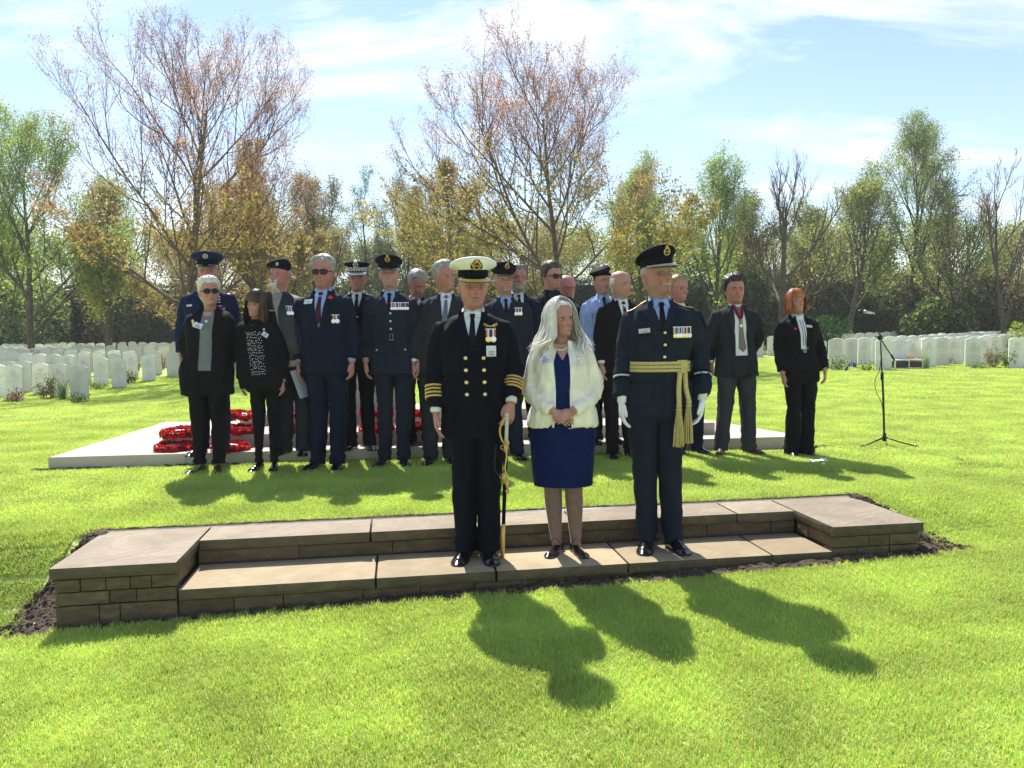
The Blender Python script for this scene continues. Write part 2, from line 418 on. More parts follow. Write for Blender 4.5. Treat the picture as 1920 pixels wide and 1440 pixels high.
grass_field('grass', 'short green grass beside and beyond the white platform', tC, 0.80, 7.2, 21.7, 13, lambda X, Y, U, W, s: ~in_poly(X, Y, [(-4.3, 7.0), (3.3, 7.7), (2.9, 9.8), (-4.6, 10.3)]))

# ---------------------------------------------------------------- sandstone steps
def stone_mat(name, c1, c2, c3, sc=3.0, stain=0.5):
    m, t, b = nt(name); L = t.links
    tcn = t.nodes.new('ShaderNodeTexCoord'); g = t.nodes.new('ShaderNodeNewGeometry')
    mpn = t.nodes.new('ShaderNodeMapping'); mpn.inputs['Scale'].default_value = (1, 1, 3.0); mpn.inputs['Rotation'].default_value = (0, 0, R(55))
    L.new(g.outputs['Position'], mpn.inputs[0])
    n = t.nodes.new('ShaderNodeTexNoise'); n.inputs['Scale'].default_value = sc; n.inputs['Detail'].default_value = 9; n.inputs['Roughness'].default_value = 0.62; n.inputs['Distortion'].default_value = 0.6
    L.new(mpn.outputs[0], n.inputs['Vector'])
    wv = t.nodes.new('ShaderNodeTexWave'); wv.inputs['Scale'].default_value = 4.2; wv.inputs['Distortion'].default_value = 14; wv.inputs['Detail'].default_value = 6; wv.inputs['Detail Roughness'].default_value = .7
    L.new(mpn.outputs[0], wv.inputs['Vector'])
    r = t.nodes.new('ShaderNodeValToRGB'); e = r.color_ramp.elements
    e[0].position = 0.32; e[0].color = (*c1, 1); e[1].position = 0.66; e[1].color = (*c2, 1)
    L.new(n.outputs['Fac'], r.inputs[0])
    mx = t.nodes.new('ShaderNodeMix'); mx.data_type = 'RGBA'
    wr = t.nodes.new('ShaderNodeMapRange'); wr.inputs['From Min'].default_value = 0.35; wr.inputs['From Max'].default_value = 0.95; wr.inputs['To Max'].default_value = stain
    L.new(wv.outputs['Fac'], wr.inputs['Value']); L.new(wr.outputs[0], mx.inputs[0])
    L.new(r.outputs[0], mx.inputs[6]); mx.inputs[7].default_value = (*c3, 1)
    rnd = t.nodes.new('ShaderNodeObjectInfo'); mr = t.nodes.new('ShaderNodeMapRange'); mr.inputs['To Min'].default_value = 0.82; mr.inputs['To Max'].default_value = 1.16
    L.new(rnd.outputs['Random'], mr.inputs['Value'])
    vs = t.nodes.new('ShaderNodeVectorMath'); vs.operation = 'SCALE'; L.new(mx.outputs[2], vs.inputs[0]); L.new(mr.outputs[0], vs.inputs['Scale'])
    L.new(vs.outputs[0], b.inputs['Base Color']); b.inputs['Roughness'].default_value = 0.85; b.inputs['Specular IOR Level'].default_value = 0.25
    nb = t.nodes.new('ShaderNodeTexNoise'); nb.inputs['Scale'].default_value = 60; nb.inputs['Detail'].default_value = 6
    L.new(g.outputs['Position'], nb.inputs['Vector'])
    bp = t.nodes.new('ShaderNodeBump'); bp.inputs['Strength'].default_value = 0.35; bp.inputs['Distance'].default_value = 0.006
    L.new(nb.outputs['Fac'], bp.inputs['Height']); L.new(bp.outputs[0], b.inputs['Normal'])
    return m
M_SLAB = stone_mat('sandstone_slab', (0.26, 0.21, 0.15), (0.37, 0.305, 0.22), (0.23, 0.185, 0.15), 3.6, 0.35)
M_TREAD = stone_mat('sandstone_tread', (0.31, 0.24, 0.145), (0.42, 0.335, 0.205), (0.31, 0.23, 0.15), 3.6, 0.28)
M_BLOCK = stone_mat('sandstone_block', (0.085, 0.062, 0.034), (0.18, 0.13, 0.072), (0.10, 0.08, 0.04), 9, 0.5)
M_EDGE = stone_mat('sandstone_edge_painted_shade', (0.085, 0.068, 0.04), (0.145, 0.118, 0.07), (0.075, 0.066, 0.035), 5, 0.5)  # slab sides: shade of faces turned from the sun put into the colour
M_MORTAR = mat('mortar_joint', (0.12, 0.10, 0.075), 0.95, scale=40, bump=0.4)
M_CORE = mat('dark_mortar_core', (0.10, 0.078, 0.05), 0.95, scale=40)
steps = empty('stone_steps', (ST_O[0], ST_O[1], 0), ST_A)
tag(steps, 'long low sandstone steps with square end plinths set into the lawn', 'steps')
rs = np.random.RandomState(5)
def block(name, x0, x1, y0, y1, z0, z1, m, parent, rough=0.004, bev=0.004, ny=4, nx=8, side=None):
    """a stone block with arrises knocked off and a hewn, uneven face"""
    me = MB(); g = rs
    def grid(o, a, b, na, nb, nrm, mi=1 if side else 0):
        ia, ib = np.meshgrid(np.linspace(0, 1, na), np.linspace(0, 1, nb))
        P = np.array(o) + ia[..., None] * np.array(a) + ib[..., None] * np.array(b)
        edge = np.minimum(np.minimum(ia, 1 - ia) * np.linalg.norm(a), np.minimum(ib, 1 - ib) * np.linalg.norm(b))
        d = -bev * (1 - np.clip(edge / 0.012, 0, 1)) + rough * (g.rand(*ia.shape) - 0.6) * (edge > 1e-6)
        P = P + d[..., None] * np.array(nrm)
        ua, ub = np.array(a) / np.linalg.norm(a), np.array(b) / np.linalg.norm(b)
        P = P + ((ia < 1e-6) * 1.0 - (ia > 1 - 1e-6) * 1.0)[..., None] * bev * ua + ((ib < 1e-6) * 1.0 - (ib > 1 - 1e-6) * 1.0)[..., None] * bev * ub
        me.add(P.reshape(-1, 3), gridf(nb, na, False), mi)
    X, Y, Z = x1 - x0, y1 - y0, z1 - z0
    grid((x0, y0, z0), (X, 0, 0), (0, 0, Z), nx, 4, (0, -1, 0))
    grid((x1, y1, z0), (-X, 0, 0), (0, 0, Z), 3, 3, (0, 1, 0))
    grid((x0, y1, z0), (0, -Y, 0), (0, 0, Z), ny, 4, (-1, 0, 0))
    grid((x1, y0, z0), (0, Y, 0), (0, 0, Z), ny, 4, (1, 0, 0))
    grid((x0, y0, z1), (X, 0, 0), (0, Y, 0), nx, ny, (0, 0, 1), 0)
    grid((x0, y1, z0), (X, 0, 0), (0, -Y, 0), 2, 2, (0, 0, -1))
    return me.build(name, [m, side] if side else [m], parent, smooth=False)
G = 0.0012
# coping slabs (z 0)
OV = 0.018
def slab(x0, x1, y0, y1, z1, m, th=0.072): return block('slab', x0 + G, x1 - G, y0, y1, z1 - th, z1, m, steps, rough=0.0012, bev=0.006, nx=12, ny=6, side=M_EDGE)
def lslab(name, poly, z1, m, th):
    pass
WL, WR = 0.62, 4.44
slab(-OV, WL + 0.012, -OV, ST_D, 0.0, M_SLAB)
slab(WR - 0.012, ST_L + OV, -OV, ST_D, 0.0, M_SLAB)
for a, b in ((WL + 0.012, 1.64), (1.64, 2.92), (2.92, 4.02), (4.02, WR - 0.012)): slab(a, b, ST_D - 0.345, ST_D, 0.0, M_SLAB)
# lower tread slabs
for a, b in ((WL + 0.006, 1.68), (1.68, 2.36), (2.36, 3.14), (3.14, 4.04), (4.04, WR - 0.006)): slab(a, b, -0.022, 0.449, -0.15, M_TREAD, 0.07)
# walling courses: (z0, z1, y front, x range)
def course(x0, x1, y0, dpt, z0, z1, lens, axis='x', face=1):
    x = x0
    while x < x1 - 0.02:
        l = lens[rs.randint(len(lens))] * rs.uniform(0.85, 1.15); e = min(x + l, x1)
        if x1 - e < 0.09: e = x1
        pr = rs.uniform(-0.006, 0.006)
        if axis == 'x': block('stone', x + G, e - G, y0 + pr, y0 + dpt, z0 + G, z1 - G, M_BLOCK, steps, rough=0.008, bev=0.0016, nx=max(4, int((e - x) / 0.03)), ny=3)
        elif face > 0: block('stone', y0 - dpt, y0 + pr, x + G, e - G, z0 + G, z1 - G, M_BLOCK, steps, rough=0.008, bev=0.0016, nx=3, ny=max(4, int((e - x) / 0.03)))
        else: block('stone', y0 + pr, y0 + dpt, x + G, e - G, z0 + G, z1 - G, M_BLOCK, steps, rough=0.008, bev=0.0016, nx=3, ny=max(4, int((e - x) / 0.03)))
        x = e
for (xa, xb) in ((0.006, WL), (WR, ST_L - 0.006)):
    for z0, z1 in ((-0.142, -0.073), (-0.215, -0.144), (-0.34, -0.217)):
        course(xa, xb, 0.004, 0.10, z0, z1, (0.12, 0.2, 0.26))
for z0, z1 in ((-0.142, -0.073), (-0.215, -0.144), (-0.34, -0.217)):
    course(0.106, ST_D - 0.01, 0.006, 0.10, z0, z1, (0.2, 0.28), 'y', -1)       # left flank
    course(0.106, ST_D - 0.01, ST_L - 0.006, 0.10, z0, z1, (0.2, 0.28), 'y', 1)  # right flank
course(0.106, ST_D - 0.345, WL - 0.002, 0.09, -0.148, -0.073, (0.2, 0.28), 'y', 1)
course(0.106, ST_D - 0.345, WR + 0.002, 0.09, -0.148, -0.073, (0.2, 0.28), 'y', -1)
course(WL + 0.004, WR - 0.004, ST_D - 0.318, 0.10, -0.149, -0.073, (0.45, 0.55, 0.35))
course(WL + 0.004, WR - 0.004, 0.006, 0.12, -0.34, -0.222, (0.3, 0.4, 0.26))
co = MB(); co.box((0.04, 0.04, -0.4), (ST_L - 0.04, ST_D - 0.03, -0.224)); co.box((0.04, 0.04, -0.2235), (WL - 0.03, ST_D - 0.03, -0.0735))
co.box((WR + 0.03, 0.04, -0.2235), (ST_L - 0.04, ST_D - 0.03, -0.0735)); co.box((WL + .001, ST_D - 0.30, -0.2235), (WR - .001, ST_D - 0.03, -0.0735))
co.build('core', [M_CORE], steps, smooth=False)
# bare soil round the ends and along the front
M_SOIL = mat('bare_soil', (0.085, 0.058, 0.038), 0.95, var=0.5, scale=25, bump=1.0, bscale=60, dist=0.02)
def soil():
    m = MB(); g = np.random.RandomState(3); nn = SN(9, 5.0); n2 = SN(19, 18.0)
    def strip(us, w_in, w_out, zin, zout):
        us = np.array(us); K = 9
        P = []
        for j in range(K):
            t = j / (K - 1)
            W = w_in(us) * (1 - t) + w_out(us) * t
            X = ST_O[0] + us * ST_U[0] + W * ST_W[0]; Y = ST_O[1] + us * ST_U[1] + W * ST_W[1]
            v = np.stack([X, Y, 0 * X], -1); z = gz(X, Y) + zin * (1 - t) + zout * t + 0.014 * nn(v) + 0.012 * n2(v) * math.sin(math.pi * t)
            P.append(np.stack([X, Y, z], -1))
        m.add(np.array(P).reshape(-1, 3), gridf(K, len(us), False))
    nz1 = lambda u: 0.02 * np.sin(u * 17) + 0.015 * np.sin(u * 41 + 1)
    strip(np.linspace(-0.02, ST_L + 0.05, 160), lambda u: 0.03 + 0 * u, lambda u: -0.055 - 0.085 * sm(0.4, 3.2, u) + nz1(u) * 0.6, 0.006, 0.010)
    # ends
    def endpit(u0, sgn, wid, w0, w1):
        K = 26; P = []
        for a in np.linspace(0, 1, K):
            w = w0 + (w1 - w0) * a
            row = []
            for t in np.linspace(0, 1, 12):
                u = u0 + sgn * t * (wid * (1 - 0.80 * a) + 0.02 * math.sin(a * 23))
                x, y = uwp(u, w); v = np.array([[x, y, 0.0]])
                zg = gzf(x, y)
                row.append((x, y, zg + 0.016 - 0.010 * t + 0.008 * float(nn(v)[0]) * (1 - t) + 0.007 * float(n2(v)[0])))
            P.append(row)
        m.add(np.array(P).reshape(-1, 3), gridf(K, 12, False))
    endpit(0.02, -1, 0.36, -0.10, 0.80)
    endpit(ST_L - 0.02, 1, 0.34, -0.12, 0.80)
    # clods
    for i in range(900):
        if i % 3 == 0: u = g.uniform(0, ST_L); w = -g.uniform(0.0, 0.055 + 0.085 * float(sm(0.4, 3.2, u)))
        elif i % 3 == 1: a = g.rand(); w = -0.1 + 0.8 * a; u = -g.uniform(0, 0.34 * (1 - 0.8 * a))
        else: a = g.rand(); w = -0.1 + 0.8 * a; u = ST_L + g.uniform(0, 0.32 * (1 - 0.8 * a))
        x, y = uwp(u, w); r = g.uniform(0.005, 0.018)
        m.ell((x, y, gzf(x, y) + 0.012), (r, r * g.uniform(.6, 1), r * .7), k=5, n=4, M=Euler((g.rand() * 3, g.rand() * 3, g.rand() * 3)).to_matrix())
    return tag(m.build('soil', [M_SOIL], smooth=False), 'dark bare soil in the gap round the stone steps', 'soil', kind='stuff')
soil()
tE = blades(75, 0.05, 78, 0.018, 0.034, 0.0034).build('grass_blades', [GR], colors=True, smooth=False)
tE.location = (*uwp(-0.5, 0.1), gzf(*uwp(-0.5, 0.1))); tag(tE, 'tiny tuft of grass at the left end of the steps', 'grass', kind='stuff')
def fringe_keep(X, Y, U, W, s):
    pu = np.floor((U + 24) / .2) * .2 - 24 + .1; pw = np.floor((W + 3.4) / .2) * .2 - 3.4 + .1
    px = ST_O[0] + pu * ST_U[0] + pw * ST_W[0]; py = ST_O[1] + pu * ST_U[1] + pw * ST_W[1]
    covered = steps_keep(px, py, pu, pw, .2) & (pw < 1.21)
    a = np.clip((W + 0.10) / 0.9, 0, 1); lim = 0.33 * (1 - 0.80 * a) + .02 * np.sin(W * 31) + .015
    front = -0.062 - 0.085 * sm(0.4, 3.2, U) + .012 * np.sin(U * 17) + .01 * np.sin(U * 41)
    bad = ((U > -.01) & (U < ST_L + .01) & (W > front) & (W < ST_D + .035)) | ((U > -lim) & (U <= 0) & (W > -.10) & (W < .80)) | ((U >= ST_L) & (U < ST_L + lim) & (W > -.12) & (W < .80))
    return ~covered & ~bad & (U > -1.2) & (U < ST_L + 1.2)
grass_field('grass', 'grass fringe growing up to the soil and stone of the steps', tE, 0.05, -0.6, 1.2, 14, fringe_keep)
# the turf edge that stands behind the coping
def turf_edge():
    m = MB(); us = np.linspace(-0.35, ST_L + 0.35, 240); nn = SN(4, 8)
    P = []
    for w, z in ((ST_D + 0.004, 0.002), (ST_D + 0.012, 0.010), (ST_D + 0.03, 0.004), (ST_D + 0.05, -0.006)):
        X = ST_O[0] + us * ST_U[0] + w * ST_W[0]; Y = ST_O[1] + us * ST_U[1] + w * ST_W[1]; v = np.stack([X, Y, 0 * X], -1)
        P.append(np.stack([X, Y, gz(X, Y) + z + 0.004 * nn(v)], -1))
    m.add(np.array(P).reshape(-1, 3), gridf(4, len(us), False))
    return tag(m.build('soil', [M_SOIL]), 'thin dark line of soil behind the coping of the steps', 'soil', kind='stuff')
turf_edge()

# ---------------------------------------------------------------- white memorial platform
M_WHITE = stone_mat('portland_stone', (0.44, 0.39, 0.33), (0.54, 0.48, 0.41), (0.42, 0.36, 0.31), 1.2, 0.25)
mem = empty('memorial_platform', (-0.9, 8.4, 0)); tag(mem, 'broad white stone memorial platform with low steps behind the front row', 'platform')
def quadslab(name, P, z0, z1, parent, bev=0.006):
    """prism on four ground points, top arris eased"""
    P = [np.array(p, float) for p in P]; c = sum(P) / len(P)
    n = len(P); m = MB(); rings = []
    for ins, z in ((0, z0), (0, z1 - bev), (bev, z1)):
        for p in P: q = p + (c - p) / np.linalg.norm(c - p) * ins * 1.4; rings.append((q[0] - mem.location.x, q[1] - mem.location.y, z))
    f = [(i + j * n, (i + 1) % n + j * n, (i + 1) % n + (j + 1) * n, i + (j + 1) * n) for j in range(2) for i in range(n)]
    f.append(tuple(range(2 * n, 3 * n)))
    m.add(rings, f)
    return m.build(name, [M_WHITE], parent, smooth=False)
def lerp(a, b, t): return (a[0] + (b[0] - a[0]) * t, a[1] + (b[1] - a[1]) * t)
def paved(Q, z0, z1, nu, nv, jo=0.003, skip=None):
    FL, FR, BR, BL = Q
    for i in range(nu):
        for j in range(nv):
            def pt(a, b): return lerp(lerp(FL, FR, a), lerp(BL, BR, a), b)
            L0 = math.dist(FL, FR); D0 = math.dist(FL, BL); e = jo / 2 / L0; h = jo / 2 / D0
            if skip and skip(i, j): continue
            quadslab('slab', [pt(i / nu + e, j / nv + h), pt((i + 1) / nu - e, j / nv + h), pt((i + 1) / nu - e, (j + 1) / nv - h), pt(i / nu + e, (j + 1) / nv - h)], z0, z1, mem, 0.004)
paved(PLAT_POLY, -0.02, 0.115, 6, 3)
def yawq(x0, x1, y0, y1, ang=R(5.9)):
    c, s = math.cos(ang), math.sin(ang)
    def T(x, y): return (x0 + (x - x0) * c - (y - y0) * s, y0 + (x - x0) * s + (y - y0) * c)
    return [T(x0, y0), T(x1, y0), T(x1, y1), T(x0, y1)]
L2 = yawq(-3.43, 2.16, 7.52, 9.35); paved(L2, 0.1155, 0.235, 4, 2)
L3 = yawq(-2.95, 1.45, 8.32, 9.25); paved(L3, 0.2355, 0.355, 3, 1)
def plinth():
    m = MB(); Q = yawq(-2.62, -1.15, 8.62, 9.1); c = np.mean(Q, 0); v = []
    for s, z in ((1.0, 0.3555), (0.97, 0.42), (0.90, 0.43), (0.86, 0.92), (0.84, 0.93)):
        for q in Q: p = c + (np.array(q) - c) * s; v.append((p[0] - mem.location.x, p[1] - mem.location.y, z))
    f = [(i + j * 4, (i + 1) % 4 + j * 4, (i + 1) % 4 + j * 4 + 4, i + j * 4 + 4) for j in range(4) for i in range(4)] + [(16, 17, 18, 19)]
    m.add(v, f); m.build('plinth', [M_WHITE], mem, smooth=False)
plinth()
# soil edge at the platform's left corner
m = MB(); g = np.random.RandomState(8)
for i in range(120):
    t = g.rand() ** 3; x, y = lerp((-4.34, 7.03), (-2.6, 7.22), t) if i % 4 else lerp((3.0, 7.80), (3.25, 7.83), g.rand())
    r = g.uniform(0.008, 0.026); m.ell((x + g.uniform(-.05, .02), y + g.uniform(-.05, 0), 0.012), (r * 1.6, r, r * .6), k=6, n=5, M=Euler((0, 0, g.rand() * 3)).to_matrix())
tag(m.build('soil', [M_SOIL], smooth=False), 'crumbs of dark soil along the front edge of the white platform', 'soil', kind='stuff')

# ---------------------------------------------------------------- poppy wreaths
M_POPPY = leafmat('poppy_petal', trans=0.25, rough=0.5, scale=20, var=0.15)
M_DISC = mat('wreath_card', (0.75, 0.74, 0.72), 0.6, scale=20)
M_DK = mat('poppy_centre', (0.02, 0.018, 0.016), 0.6)
def wreath(loc, tilt, rz, label, s=1.0, seed=0):
    w = empty('poppy_wreath', loc, 0); w.rotation_euler = (tilt, 0, rz); w.scale = (s, s, s)
    tag(w, label, 'wreath', 'red poppy wreaths laid on the memorial')
    g = np.random.RandomState(seed); ring = MB(); t = np.linspace(0, 2 * np.pi, 25)
    P = np.stack([np.cos(t) * .15, np.sin(t) * .15, 0.028 + 0 * t], -1); ring.tube(P, 0.026, 8, cap=False)
    ring.build('ring', [MATS['poppy_ring']], w)
    pet = MB(); ctr = MB()
    for i in range(210):
        a = g.uniform(0, 6.283); b = g.uniform(-0.9, 4.0)
        n = np.array((math.cos(a) * math.cos(b), math.sin(a) * math.cos(b), math.sin(b)))
        c = np.array((math.cos(a) * .15, math.sin(a) * .15, .028)) + n * 0.030 * np.array((1.25, 1.25, 1))
        q = Vector(n).to_track_quat('Z', 'Y').to_matrix() @ Matrix.Rotation(g.rand() * 6.28, 3, 'Z')
        r = g.uniform(0.018, 0.028); col = (g.uniform(0.42, 0.62), g.uniform(0.004, 0.02), g.uniform(0.008, 0.02))
        k = 4
        for j in range(k):
            u = j / k * 6.283; v = [(0, 0, 0), (math.cos(u - .75) * r, math.sin(u - .75) * r, .006 + g.uniform(0, .012)), (math.cos(u) * r * 1.15, math.sin(u) * r * 1.15, .004 + g.uniform(0, .02)), (math.cos(u + .75) * r, math.sin(u + .75) * r, .006 + g.uniform(0, .012))]
            pet.add(xf(np.array(q), np.array(v)) + c, [(0, 1, 2, 3)], 0, col)
        if i % 3 == 0: ctr.ell(c + n * 0.006, (.005, .005, .004), k=6, n=4)
    pet.build('petals', [M_POPPY], w, smooth=False, colors=True)['kind'] = 'stuff'
    ctr.build('poppy_centres', [M_DK], w)['kind'] = 'stuff'
    d = MB(); d.tube([(0, 0, .036), (0, 0, .044)], 0.092, 20); d.build('card', [M_DISC], w)
mat('poppy_ring', (0.20, 0.004, 0.008), 0.7)
WZ = 0.115
for i, (px, py, z, tl, lab) in enumerate([
    (336, 811, .235, 8, 'red poppy wreath with white card on the lower step, furthest left on that step'),
    (326, 838, .115, 14, 'red poppy wreath lying on the platform floor, leftmost of all the wreaths'),
    (432, 838, .115, 6, 'red poppy wreath on the platform floor by the black shoes of the blue uniform man'),
    (455, 806, .235, 10, 'red poppy wreath on the lower step between the two women in black'),
    (455, 779, .355, 10, 'red poppy wreath on the upper step between the two women in black'),
    (540, 805, .235, 8, 'red poppy wreath on the lower step right of the brunette woman'),
    (538, 777, .355, 8, 'red poppy wreath on the upper step in front of the plinth left edge'),
    (706, 803, .235, 8, 'red poppy wreath on the lower step left of the belted officer legs'),
    (706, 776, .355, 8, 'red poppy wreath on the upper step left of the belted officer legs'),
    (778, 801, .235, 8, 'red poppy wreath on the lower step right of the belted officer legs'),
    (778, 776, .355, 8, 'red poppy wreath on the upper step right of the belted officer legs')]):
    p = pix(px, py, z + 0.03); wreath((p.x, p.y, z + 0.006), R(tl * .5), R(20 * i), lab, 0.9, i)

# ---------------------------------------------------------------- headstones
M_HEAD = stone_mat('headstone_stone', (0.62, 0.62, 0.57), (0.76, 0.75, 0.70), (0.55, 0.54, 0.48), 2.0, 0.3)
M_ENG = mat('engraved_line', (0.40, 0.41, 0.37), 0.9, scale=30)
def headstone_mesh():
    W, H, T = 0.19, 0.81, 0.045; m = MB(); n = 13
    xs = np.linspace(-W, W, n); top = H - 0.055 * (xs / W) ** 2
    prof = [(-W, -0.15)] + [(x, z) for x, z in zip(xs, top)] + [(W, -0.15)]
    k = len(prof); v = []
    for y, ins in ((-T, 0.005), (-T + 0.005, 0), (T - 0.005, 0), (T, 0.005)):
        for x, z in prof: v.append((x * (1 - ins / W), y, z - (ins if z > 0 else 0)))
    f = [(j * k + i, j * k + (i + 1) % k, (j + 1) * k + (i + 1) % k, (j + 1) * k + i) for j in range(3) for i in range(k)]
    f.append(tuple(range(k))[::-1]); f.append(tuple(range(3 * k, 4 * k)))
    f = [tuple(q[::-1]) for q in f]
    m.add(v, f); return m.mesh('headstone', [M_HEAD], smooth=False)
HS = headstone_mesh()
def eng_mesh():
    m = MB(); y = -0.0465
    t = np.linspace(0, 2 * np.pi, 25)
    def ringf(cx, cz, r0, r1, n=24):
        v = [(cx + math.cos(a) * r, y, cz + math.sin(a) * r) for a in np.linspace(0, 2 * np.pi, n, endpoint=False) for r in (r0, r1)]
        m.add(v, [(2 * i, 2 * i + 1, (2 * i + 3) % (2 * n), (2 * i + 2) % (2 * n)) for i in range(n)])
    ringf(0, .63, .058, .064); ringf(0, .63, .036, .040)
    for i in range(5): m.box((-.02 + .008 * i, y - .0005, .60), (-.017 + .008 * i, y + .001, .655))
    return m
def cross_mesh():
    m = MB(); y = -0.0465; 
    for a, b in (((-.009, .12), (-.006, .37)), ((.006, .12), (.009, .37)), ((-.075, .288), (-.009, .291)), ((-.075, .303), (-.009, .306)), ((.009, .288), (.075, .291)), ((.009, .303), (.075, .306))):
        m.box((a[0], y - .0005, a[1]), (b[0], y + .001, b[1]))
    return m
def letter_mesh():
    m = MB(); y = -0.0465; g = np.random.RandomState(2)
    for r, (z, h, w) in enumerate(((.545, .018, .11), (.51, .024, .13), (.475, .016, .12), (.445, .016, .09), (.41, .014, .10))):
        x = -w
        while x < w:
            l = g.uniform(.008, .014); m.box((x, y - .0005, z), (x + l * .35, y + .001, z + h)); m.box((x, y - .0005, z + h * .45), (x + l * .8, y + .001, z + h * .6)); x += l + .004 + (0.012 if g.rand() < .15 else 0)
    return m
E_RING = eng_mesh().mesh('emblem', [M_ENG], False); E_CROSS = cross_mesh().mesh('cross', [M_ENG], False); E_LET = letter_mesh().mesh('inscription', [M_ENG], False)
ORD = ['first', 'second', 'third', 'fourth', 'fifth', 'sixth', 'seventh', 'eighth', 'ninth', 'tenth', 'eleventh', 'twelfth', 'thirteenth', 'fourteenth', 'fifteenth', 'sixteenth', 'seventeenth', 'eighteenth']
STONES = []
def headstone(x, y, yaw, label, group, detail):
    o = bpy.data.objects.new('headstone', HS); COL.objects.link(o)
    g = random.Random(int(x * 977 + y * 331))
    o.location = (x, y, gzf(x, y) - 0.005); o.rotation_euler = (R(g.uniform(-1, 1)), R(g.uniform(-1, 1)), yaw + R(g.uniform(-2, 2)))
    o.scale = (g.uniform(.97, 1.03), 1, g.uniform(.97, 1.03))
    tag(o, label, 'headstone', group); STONES.append((x, y))
    if detail:
        for nm, me in (('emblem', E_RING), ('cross', E_CROSS), ('inscription', E_LET)):
            c = bpy.data.objects.new(nm, me); COL.objects.link(c); c.parent = o; c['kind'] = 'stuff' if nm == 'inscription' else 'thing'
def rows(ends, d, sp, nmax, yaw, side, ymax, group, first='front'):
    out = []
    for k, (px, py) in enumerate(ends):
        p = pixg(px, py)
        for i in range(nmax):
            x = p.x + d[0] * sp * i; y = p.y + d[1] * sp * i
            if y > ymax: break
            if not in_frame(np.array(x), np.array(y), 0.5): continue
            if any((x - a) ** 2 + (y - b) ** 2 < 0.40 ** 2 for a, b in STONES): continue
            pre = f'white headstone, {ORD[i]} back in {ORD[k]} row of {side} plot' if i else f'white headstone at lawn end of {ORD[k]} row of {side} plot'
            headstone(x, y, yaw, pre + (' from the left' if side == 'right' else ' counting away'), group, y < 25)
rows([(-70, 752), (28, 750), (150, 748), (190, 720), (224, 727), (243, 700), (280, 714), (325, 705), (337, 690), (345, 680), (352, 672), (356, 665), (362, 660), (366, 656)], (-0.76, 0.65), 1.22, 17, R(14), 'left', 44, 'war grave headstones left of the group')
rows([(1335, 679), (1400, 672), (1432, 669), (1465, 668), (1535, 690), (1570, 684), (1620, 683), (1656, 694), (1740, 689), (1769, 681), (1823, 688), (1905, 690)], (0.70, 0.71), 1.16, 18, R(-14), 'right', 45, 'war grave headstones right of the group')
rows([(1190, 672), (1240, 668)], (0.70, 0.71), 1.6, 6, R(-14), 'middle', 42, 'war grave headstones behind the group')

# ---------------------------------------------------------------- leaves
def leaf_cloud(mb, C, N, size, cols, g, aspect=1.6, up=0.0, m=0, tri=False):
    """quads of leaf size at centres C, colour per leaf"""
    n = len(C)
    nr = g.normal(size=(n, 3)); nr[:, 2] += up; nr /= np.linalg.norm(nr, axis=1)[:, None]
    a = np.cross(nr, g.normal(size=(n, 3))); a /= np.linalg.norm(a, axis=1)[:, None]; b = np.cross(nr, a)
    s = (size * g.uniform(0.6, 1.35, n))[:, None]; a = a * s * 0.5; b = b * s * 0.5 / aspect
    K = 3 if tri else 4
    if tri: a = a * 1.15; b = b * 1.5
    v = np.stack([C - a, C + b, C + a] + ([] if tri else [C - b]), 1).reshape(-1, 3)
    f = np.arange(n)[:, None] * K + np.arange(K)[None]
    ci = g.randint(len(cols), size=n); c = np.array(cols)[ci] * g.uniform(0.75, 1.25, (n, 1))
    mb.add(v, f, m, np.repeat(c, K, 0))
M_BARK = mat('bark', (0.085, 0.07, 0.058), 0.9, var=0.4, scale=6, bump=0.6, bscale=25, dist=0.02)
M_BARKL = mat('pale_bark', (0.13, 0.115, 0.09), 0.9, var=0.4, scale=6, bump=0.6, bscale=25, dist=0.02)
M_BARKP = mat('twig_bark', (0.105, 0.068, 0.055), 0.85, var=0.35, scale=6, bump=0.5, bscale=25, dist=0.02)
M_LEAF = leafmat('tree_leaf', trans=0.52, scale=0.5, var=0.25)
M_HEDGE = leafmat('hedge_leaf', trans=0.10, scale=0.8, var=0.35)

